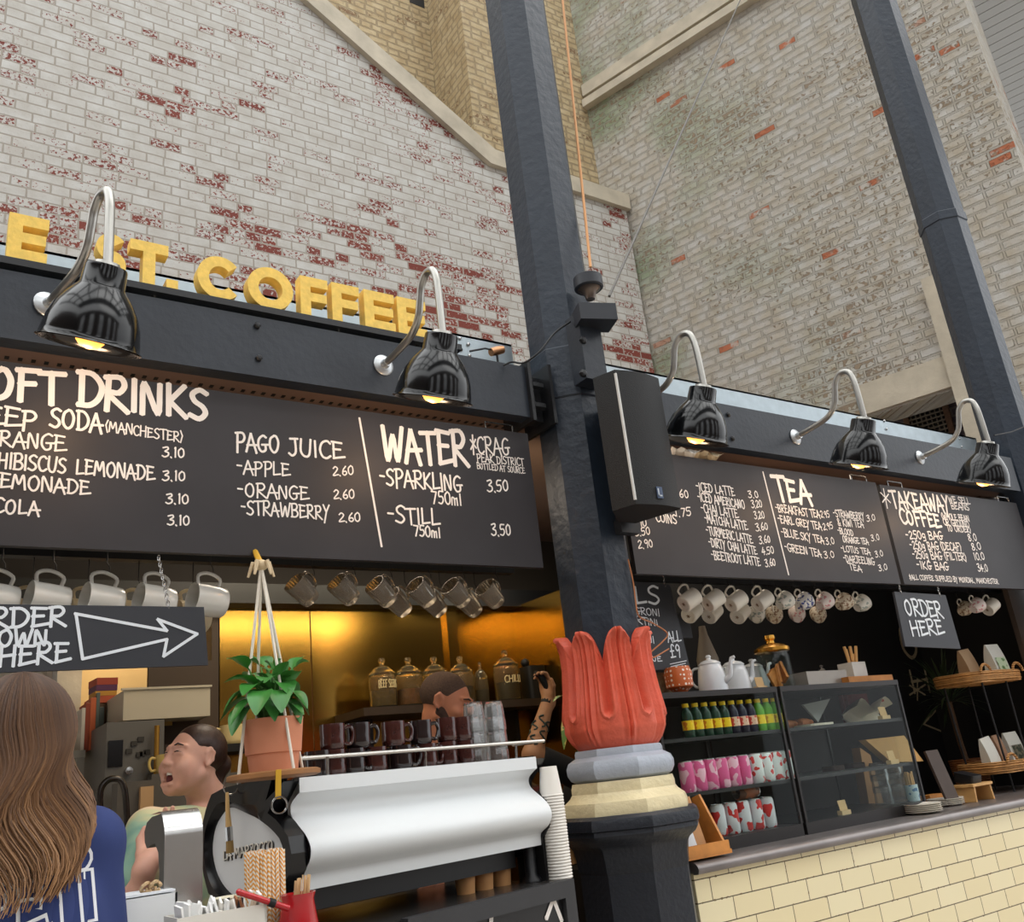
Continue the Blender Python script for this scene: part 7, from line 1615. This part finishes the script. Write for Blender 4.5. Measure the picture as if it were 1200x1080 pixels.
# ------------------------------------------------------------------ man with a shaved head
SK2 = skin_mat('skin_warm', (190, 124, 92), None)
my = 3.06; hc = A_(524, 824, my); fw = np.array([.62, -.70, -.30]); Rh = frame_from(fw, (.10, -.10, 1)); tf = np.array([.75, -.66, 0.]); tf /= np.linalg.norm(tf); tr = np.array([tf[1], -tf[0], 0]); Rt = frame_from(tf, (0, 0, 1))
neckb = hc + np.array([-.035, .055, -.20]); chest = neckb + np.array([-.01, .02, -.19]); shR = neckb + tr * .185 + np.array([0, 0, -.075]); shL = neckb - tr * .185 + np.array([0, 0, -.075]); pel = np.array([chest[0], chest[1], .93])
elR = shR + tf * .10 + np.array([0, 0, -.28]); elR = shR + tr * .04 + np.array([0, 0, -.30]); wrR = elR + tf * .05 + np.array([0, 0, -.24]); elL = shL - tr * .04 + np.array([0, 0, -.30]); wrL = elL + tf * .05 + np.array([0, 0, -.24])
def torso2(v, g=0.0, k=.035):
    v.ell(chest, (.185 + g, .115 + g, .19 + g), Rt, k); v.ell(lerp(chest, pel, .55), (.16 + g, .11 + g, .2 + g), Rt, k); v.ell(pel, (.165 + g, .115 + g, .12 + g), Rt, k)
    v.cap(neckb + np.array([0, 0, -.04]), shR, .052 + g, .058 + g, k); v.cap(neckb + np.array([0, 0, -.04]), shL, .052 + g, .058 + g, k)
lo, hi = np.minimum(np.minimum(shR, shL), np.minimum(wrR, wrL)) - .22, np.maximum(np.maximum(shR, shL), np.maximum(wrR, wrL)) + .22; lo[2] = -.005; hi[2] = hc[2] + .16
v = Vol(lo, hi, .0040); W = head(v, hc, Rh)
v.cap(W(0, -.03, -.05), neckb, .056, .060, .02); v.cap(neckb, neckb + np.array([0, 0, -.06]), .062, .065, .03); torso2(v)
for a, b, c_ in ((shR, elR, wrR), (shL, elL, wrL)): v.cap(a, b, .054, .042, .02); v.cap(b, c_, .042, .028, .015)
hand(v, wrR, tf * .1 + np.array([0, 0, -1]), -tr, tf, .5); hand(v, wrL, tf * .1 + np.array([0, 0, -1]), tr, tf, .5); legs(v, pel, tf, 1.05)
man = v.mesh('person', SK2); tag(man, 'man with a shaved head and short beard looking down behind the espresso machine', 'person')
BLK = mat('black_cotton', (26, 26, 28), .85)
v = Vol(lo, hi, .007); torso2(v, .009); v.cap(shR, lerp(shR, elR, .7), .062, .060, .02); v.cap(shL, lerp(shL, elL, .7), .062, .060, .02); v.ell(neckb + np.array([0, 0, .03]), (.078, .078, .05), None, .01, True); v.half(pel + np.array([0, 0, -.04]), (0, 0, -1)); v.mesh('t_shirt', BLK, man)
v = Vol(np.array([lo[0], lo[1], .06]), np.array([hi[0], hi[1], 1.06]), .008); v.ell(pel, (.172, .122, .125), Rt, .03); legs(v, pel, tf, 1.18); v.half(np.array([0, 0, .98]), (0, 0, 1)); v.half(np.array([0, 0, .10]), (0, 0, -1)); v.mesh('trousers', mat('black_trousers', (34, 34, 38), .8), man)
v = Vol(hc - .17, hc + .17, .0042); v.ell(W(0, -.021, .033), (.0735, .0935, .0815), Rh, .01); v.ell(W(0, .100, -.022), (.070, .075, .098), Rh, .012, True); v.ell(W(0, -.02, -.12), (.12, .12, .065), Rh, .01, True)
for s_ in (-1, 1): v.ell(W(s_ * .078, .002, -.010), (.022, .028, .038), Rh, .008, True)
v.mesh('hair', mat('buzz_hair', (78, 58, 46), .8, vary=.25, scale=150, bump=.4, bscale=400), man)
v = Vol(hc - .17, hc + .17, .0042)
for s_ in (-1, 1): v.cap(W(s_ * .054, .004, -.035), W(s_ * .032, .058, -.088), .0225, .0185, .01); v.cap(W(s_ * .032, .058, -.088), W(0, .072, -.098), .0185, .019, .01)
v.cap(W(-.02, .0915, -.050), W(.02, .0915, -.050), .005, .005, .006); v.ell(W(0, .098, -.063), (.022, .02, .010), Rh, .004, True)
v.mesh('beard', mat('beard', (66, 44, 34), .8, vary=.25, scale=150, bump=.4, bscale=400), man)
for s_ in (-1, 1): mb = MB(); mb.tube([Vector(W(s_ * x, y, z)) for x, y, z in ((.014, .0925, .027), (.030, .0905, .031), (.048, .077, .027))], [.003, .0036, .002], 6); mb.build('eyebrow', mat('brow_dark', (44, 30, 24), .6), man)
for s_ in (-1, 1): mb = MB(); mb.ball(Vector(W(s_ * .0785, -.006, -.026)), .006, 8, (.7, 1, 1)); mb.build('ear_plug', mat('ear_plug', (18, 18, 18), .3), man)
for s_ in (-1, 1): mb = MB(); mb.tube([Vector(W(s_ * x, y, z)) for x, y, z in ((.018, .0885, .006), (.030, .0870, .0055), (.043, .079, .006))], .0022, 5); mb.build('eyelid', mat('lid_brown', (88, 52, 40), .5), man)

# ------------------------------------------------------------------ person hidden behind the column, forearm raised
hy = 3.25; el = A_(624, 884, hy); wr = A_(643, 818, hy); hd = A_(646, 803, hy)
pc = np.array([A_(694, 880, 3.36)[0], 3.36, 0]); nb = pc + np.array([0, 0, 1.47]); ch = nb + np.array([0, 0, -.19]); pel = pc + np.array([0, 0, .92]); tf = np.array([-.9, -.43, 0]); tr = np.array([tf[1], -tf[0], 0]); Rt = frame_from(tf, (0, 0, 1))
sA = nb + np.array([-.12, -.08, -.085]); sB = nb + np.array([.13, .12, -.085]); eB = sB + np.array([.0, .03, -.29]); wB = eB + np.array([-.03, -.02, -.24])
hc = nb + np.array([-.01, 0, .21]); Rh = frame_from((-.8, -.6, -.1), (0, 0, 1))
lo, hi = np.minimum(np.minimum(el, sA), pc) - .2, np.maximum(np.maximum(sB, pc), hd) + .2; lo[2] = -.005; hi[2] = hc[2] + .16
v = Vol(lo, hi, .0056); W = head(v, hc, Rh); v.cap(W(0, -.03, -.05), nb, .052, .056, .02); v.ell(ch, (.165, .11, .18), Rt, .03); v.ell(lerp(ch, pel, .55), (.145, .105, .2), Rt, .03); v.ell(pel, (.16, .115, .12), Rt, .03)
v.cap(nb + np.array([0, 0, -.04]), sA, .05, .055, .03); v.cap(nb + np.array([0, 0, -.04]), sB, .05, .055, .03); v.cap(sA, el, .05, .042, .02); v.cap(el, wr, .043, .026, .015); v.cap(sB, eB, .05, .04, .02); v.cap(eB, wB, .04, .026, .015)
hand(v, wr, hd - wr + np.array([-.03, 0, .03]), (-1, -.3, 0), (0, -1, .2), .95, sc=.95); hand(v, wB, (-.1, 0, -1), (-1, 0, 0), (-.4, -.9, 0), .5); legs(v, pel, tf)
hp_ = v.mesh('person', skin_mat('skin_olive', (176, 128, 92), None)); tag(hp_, 'person mostly hidden behind the column, only a raised tattooed forearm and hand showing', 'person')
v = Vol(lo, hi, .007); v.ell(ch, (.174, .119, .189), Rt, .03); v.ell(lerp(ch, pel, .55), (.155, .115, .21), Rt, .03); v.ell(pel, (.17, .125, .12), Rt, .03); v.cap(nb + np.array([0, 0, -.05]), sA, .058, .063, .03); v.cap(nb + np.array([0, 0, -.05]), sB, .058, .063, .03); v.cap(sA, lerp(sA, el, .8), .060, .054, .02); v.cap(sB, lerp(sB, eB, .7), .060, .054, .02); v.ell(nb + np.array([0, 0, .03]), (.075, .075, .05), None, .01, True); v.half(pel + np.array([0, 0, -.05]), (0, 0, -1)); v.mesh('t_shirt', BLK, hp_)
v = Vol(np.array([lo[0], lo[1], .06]), np.array([hi[0], hi[1], 1.06]), .009); v.ell(pel, (.168, .125, .125), Rt, .03); legs(v, pel, tf, 1.15); v.half(np.array([0, 0, .96]), (0, 0, 1)); v.half(np.array([0, 0, .10]), (0, 0, -1)); v.mesh('trousers', mat('black_trousers'), hp_)
v = Vol(hc - .17, hc + .17, .006); v.ell(W(0, -.022, .034), (.077, .096, .084), Rh, .01); v.ell(W(0, .09, -.035), (.075, .072, .098), Rh, .012, True); v.ell(W(0, -.01, -.11), (.12, .12, .065), Rh, .01, True); v.mesh('hair', HAIRD, hp_)
mb = MB(); q = Vector(lerp(wr, el, .08)); ax_ = (Vector(el) - Vector(wr)).normalized(); mb.tube([q - ax_ * .008, q + ax_ * .008], .030, 14); mb.build('wrist_band', DARK, hp_)
mb = MB()
for k, (t_, a, ln) in enumerate(((.45, 0, .05), (.55, .8, .04), (.62, 1.6, .05), (.70, -.6, .05), (.8, .3, .04), (.5, -1.0, .04))):
    c_ = Vector(lerp(wr, el, t_)); r_ = .026 + (.043 - .026) * t_ + .0012; s1 = ax_.orthogonal().normalized(); s2 = ax_.cross(s1); view = (Vector(EYE) - c_).normalized(); view = (view - ax_ * view.dot(ax_)).normalized(); sd = ax_.cross(view)
    pts = [c_ + ax_ * (ln * (u - .5)) + (view * math.cos(a + .5 * math.sin(u * 6)) + sd * math.sin(a + .5 * math.sin(u * 6))) * r_ for u in np.linspace(0, 1, 9)]; mb.tube(pts, .004, 5)
mb.build('tattoo', mat('tattoo_ink', (46, 62, 58), .6), hp_)
g_ = Vector(hd) + Vector((-.035, -.01, .0)); mb = MB(); mb.rbox(g_, (.026, .026, .10), .010, RY(-.5)); mb.box(g_ + Vector((-.02, 0, .045)), (.06, .022, .02), RY(.3)); tag(mb.build('spray_bottle', DARK, None, 30, g_), 'black pistol-shaped bottle held in the raised hand left of the column', 'spray bottle')
# variegated leaf peeping out left of the capital
p = at(668, 835, 2.85); lf = empty('trailing_plant', (2.06, 2.98, CT - .0), 'trailing plant with yellow green leaves behind the coral leaf capital', 'plant')
mb = MB(); leaf(mb, at(668, 818, 2.86), at(648, 822, 2.84), .018, .15, 8, .2); leaf(mb, at(667, 832, 2.86), at(661, 878, 2.84), .022, .12, 9, .2); leaf(mb, at(672, 830, 2.88), at(668, 850, 2.86), .02, .1, 8, .2)
mb.build('foliage', blotch('variegated', (94, 134, 60), (206, 196, 110), 40, .56), lf, 60)
mb = MB(); b0 = at(672, 815, 2.88); mb.tube(smooth_path([(b0.x + .06, 2.98, CT + .12), (b0.x + .03, 2.93, b0.z + .05), at(668, 818, 2.86), at(667, 832, 2.86), at(672, 838, 2.88)], 5), .003, 5); mb.build('stem', mat('stem_green'), lf)
mb = MB(); mb.lathe([(.04, 0), (.055, .12), (.05, .12), (.045, .10), (.001, .10)], 20, T(b0.x + .06, 2.98, CT + .0)); mb.build('pot', mat('dark_pot', (50, 48, 46), .6), lf)
mb = MB(); mb.box2((b0.x - .05, 2.90, 0), (b0.x + .11, 3.08, CT)); tag(mb.build('plant_stand', DARK, None, 0, (b0.x + .06, 2.99, 0)), 'black stand behind the column carrying the trailing plant', 'stand')

# ------------------------------------------------------------------ customer with long wavy hair, seen from behind
cy_ = 1.85; hc = A_(26, 850, cy_); hc[2] = A_(36, 790, cy_)[2] - .125; fw = np.array([.22, .97, .06]); Rh = frame_from(fw, (0, 0, 1)); tf = np.array([-.22, .97, 0.]); tf /= np.linalg.norm(tf); tr = np.array([tf[1], -tf[0], 0]); Rt = frame_from(tf, (0, 0, 1))
nb = hc + np.array([.01, .0, -.125]); ch = nb + np.array([0, .0, -.20]); sR = nb + tr * .112 + np.array([0, 0, -.045]); sL = nb - tr * .135 + np.array([0, 0, -.045]); pel = np.array([ch[0], ch[1], .90])
eR = sR + tr * .035 + np.array([0, .03, -.28]); wR_ = eR + tf * .06 + np.array([0, 0, -.23]); eL = sL - tr * .035 + np.array([0, .03, -.28]); wL_ = eL + tf * .06 + np.array([0, 0, -.23])
lo, hi = np.array([sL[0] - .2, cy_ - .35, -.005]), np.array([sR[0] + .2, cy_ + .4, hc[2] + .15])
def torso3(v, g=0.0, k=.03):
    v.ell(ch, (.14 + g, .10 + g, .18 + g), Rt, k); v.ell(lerp(ch, pel, .55), (.120 + g, .095 + g, .2 + g), Rt, k); v.ell(pel, (.165 + g, .115 + g, .12 + g), Rt, k)
    v.cap(nb + np.array([0, 0, -.03]), sR, .046 + g, .05 + g, k); v.cap(nb + np.array([0, 0, -.03]), sL, .046 + g, .05 + g, k)
v = Vol(lo, hi, .0065); W = head(v, hc, Rh); v.cap(W(0, -.03, -.05), nb, .048, .052, .02); torso3(v)
for a, b, c_, s_ in ((sR, eR, wR_, 1), (sL, eL, wL_, -1)): v.cap(a, b, .045, .036, .02); v.cap(b, c_, .036, .025, .015); hand(v, c_, tf * .1 + np.array([0, 0, -1]), tr * -s_, tf, .5)
legs(v, pel, tf); cust = v.mesh('person', SK1); tag(cust, 'customer seen from behind with long wavy brown hair and a navy t-shirt with white print', 'person')
NAVYT = mat('navy_cotton', (44, 58, 108), .85, vary=.05, scale=20)
v = Vol(lo, hi, .006); torso3(v, .012); v.cap(sR, lerp(sR, eR, .75), .054, .058, .02); v.cap(sL, lerp(sL, eL, .75), .054, .058, .02); v.ell(nb + np.array([0, .01, .03]), (.07, .07, .05), None, .01, True); v.half(pel + np.array([0, 0, -.06]), (0, 0, -1)); shirt = v.mesh('t_shirt', NAVYT, cust)
v = Vol(np.array([lo[0], lo[1], .06]), np.array([hi[0], hi[1], 1.06]), .009); v.ell(pel, (.17, .12, .125), Rt, .03); legs(v, pel, tf, 1.12); v.half(np.array([0, 0, .98]), (0, 0, 1)); v.half(np.array([0, 0, .10]), (0, 0, -1)); v.mesh('jeans', mat('blue_jeans', (58, 74, 104), .85), cust)
# printed lettering on the back, laid onto the cloth
from mathutils.bvhtree import BVHTree
bv = BVHTree.FromPolygons([q.co.copy() for q in shirt.data.vertices], [tuple(p.vertices) for p in shirt.data.polygons])
def oncloth(x, z, dz):
    o_ = Vector(ch) + Vector(tr) * x - Vector(tf) * .6; o_.z = z; h_ = bv.ray_cast(o_, Vector(tf))
    return (h_[0] - Vector(tf) * dz) if h_[0] else o_ + Vector(tf) * (.5 - dz)
mb = MB(); mb2 = MB()
zt_ = at(60, 1030, cy_ - .1).z
for row, (txt, z0, hh, xa, xb_) in enumerate((('DENIS', zt_ + .012, .062, -.13, .085), ('TOPETTI', zt_ - .066, .066, -.14, .088), ('LIBERO', zt_ - .158, .066, -.13, .085))):
    st_, W_ = strokes(txt, .05, 0, .22)
    for s_ in st_:
        P = curve2d([(xa + (xb_ - xa) * a / W_, z0 + b * hh) for a, b in s_], 3); q1 = [oncloth(a, b, .0015) for a, b in P]; q2 = [oncloth(a, b, .0028) for a, b in P]
        for Q, w_, mbx in ((q1, .0115, mb), (q2, .0058, mb2)):
            rows = []
            for i, p in enumerate(Q):
                d_ = (Q[min(i + 1, len(Q) - 1)] - Q[max(i - 1, 0)]); d_ = d_.normalized() if d_.length > 1e-6 else Vector((1, 0, 0)); sd = d_.cross(Vector(tf)).normalized(); ex = d_ * (w_ if i == len(Q) - 1 else -w_ if i == 0 else 0) * .8
                rows.append([p + ex - sd * w_, p + ex + sd * w_])
            mbx.grid(rows)
mb.build('printed_lettering', mat('print_white', (226, 228, 230), .8), cust, 0); mb2.build('printed_fill', mat('print_navy', (40, 54, 104), .85), cust, 0)
# hair: a scalp cap and a few hundred tapering wavy locks
def hairmat():
    m = mat('balayage_hair', (110, 76, 54), .5, spec=.3); nt = m.node_tree; N = nt.nodes; L = nt.links; tc = N.new('ShaderNodeTexCoord'); sp = N.new('ShaderNodeSeparateXYZ'); L.new(tc.outputs['Object'], sp.inputs[0])
    mr = N.new('ShaderNodeMapRange'); mr.inputs[1].default_value = hc[2] + .12; mr.inputs[2].default_value = hc[2] - .30; L.new(sp.outputs['Z'], mr.inputs[0])
    at_ = N.new('ShaderNodeAttribute'); at_.attribute_name = 'tone'; n = N.new('ShaderNodeMath'); n.operation = 'MULTIPLY_ADD'; L.new(at_.outputs['Fac'], n.inputs[0]); n.inputs[1].default_value = .75; L.new(mr.outputs[0], n.inputs[2])
    r = N.new('ShaderNodeValToRGB'); e = r.color_ramp.elements; e[0].position = .1; e[0].color = rgb(76, 60, 52); e[1].position = 1.25 / 1.3; e[1].color = rgb(172, 130, 90); q = e.new(.5); q.color = rgb(108, 80, 60)
    s2 = N.new('ShaderNodeMath'); s2.operation = 'MULTIPLY'; s2.inputs[1].default_value = .62; L.new(n.outputs[0], s2.inputs[0]); L.new(s2.outputs[0], r.inputs[0]); L.new(r.outputs[0], N['Principled BSDF'].inputs['Base Color']); return m
HM = hairmat(); rh = random.Random(21); mb = MB(); tone = []
n0_ = 0
mb.ball(Vector(W(0, -.026, .026)), .09, 16, (.86, 1.05, .98)); tone += [.2] * (len(mb.v) - n0_)
for k in range(1250):
    ph = rh.uniform(-2.35, 2.35); el_ = rh.uniform(.0, 1.0)              # ph: 0 at the back of the head
    r0_ = .086 + .010 * rh.random()
    a0 = Vector((math.sin(ph) * .9 * el_ * .3, .02 - .05 * el_, 1.0)).normalized()
    drop = rh.uniform(.185, .29) * (1 - .12 * abs(ph) / 2.35); wph = rh.uniform(0, 6.28); wl = rh.uniform(.8, 1.25); spread = rh.uniform(.85, 1.25)
    clump = math.floor(ph * 3.2) ; cph = ph * 1.9 + rh.uniform(-.22, .22)
    pts, rad = [], []; lay = rh.uniform(0, .022); ph_in = abs(ph) < 1.75
    N_ = 20
    for i in range(N_):
        t = i / (N_ - 1)
        s_ = t * (drop + .16)
        if s_ < .16:                                                     # over the skull
            q = s_ / .16; th_ = q * 1.45
            loc_ = (math.sin(ph) * math.sin(th_) * r0_ * .88 * (1 + .05 * q), -.026 - math.cos(ph) * math.sin(th_) * r0_ * 1.08, .026 + r0_ * 1.02 * math.cos(th_))
        else:
            f = s_ - .16; wv = .024 * min(1, f / .12) * math.sin(f * 30 * wl ** .12 + cph); wv2 = .010 * min(1, f / .12) * math.cos(f * 30 + cph)
            x = math.sin(ph) * r0_ * .92 * (1 + f * .85 * spread); y = -.026 - math.cos(ph) * r0_ * 1.08 * (1 + f * .35) - .01 * min(1, f / .1); z = .026 + r0_ * 1.02 * math.cos(1.45) - f
            loc_ = (x + wv, y + wv2, z)
        pw = Vector(W(*loc_))
        if s_ > .2:                                                   # locks lie over the back of the shirt
            rel = pw - Vector(ch); xx = rel.dot(Vector(tr)); o_ = Vector(ch) + Vector(tr) * xx - Vector(tf) * .6; o_.z = pw.z; hh_ = bv.ray_cast(o_, Vector(tf))
            if hh_[0] is not None and ph_in:
                dep = (pw - o_).dot(Vector(tf)); lim = (hh_[0] - o_).dot(Vector(tf)) - .008 - lay
                if dep > lim: pw = pw + Vector(tf) * (lim - dep)
        pts.append(pw); rad.append(.0030 * (1 - .75 * max(0, t - .55) / .45) * (0.7 + .6 * rh.random() if i == 0 else 1))
    c0n = len(mb.v); mb.tube(pts, rad, 4); tn = rh.random() * .7 + .3 * ((clump * 37) % 10) / 10; tone += [tn] * (len(mb.v) - c0n)
ho = mb.build('hair', HM, cust, 60); at_ = ho.data.attributes.new('tone', 'FLOAT', 'POINT'); at_.data.foreach_set('value', tone)
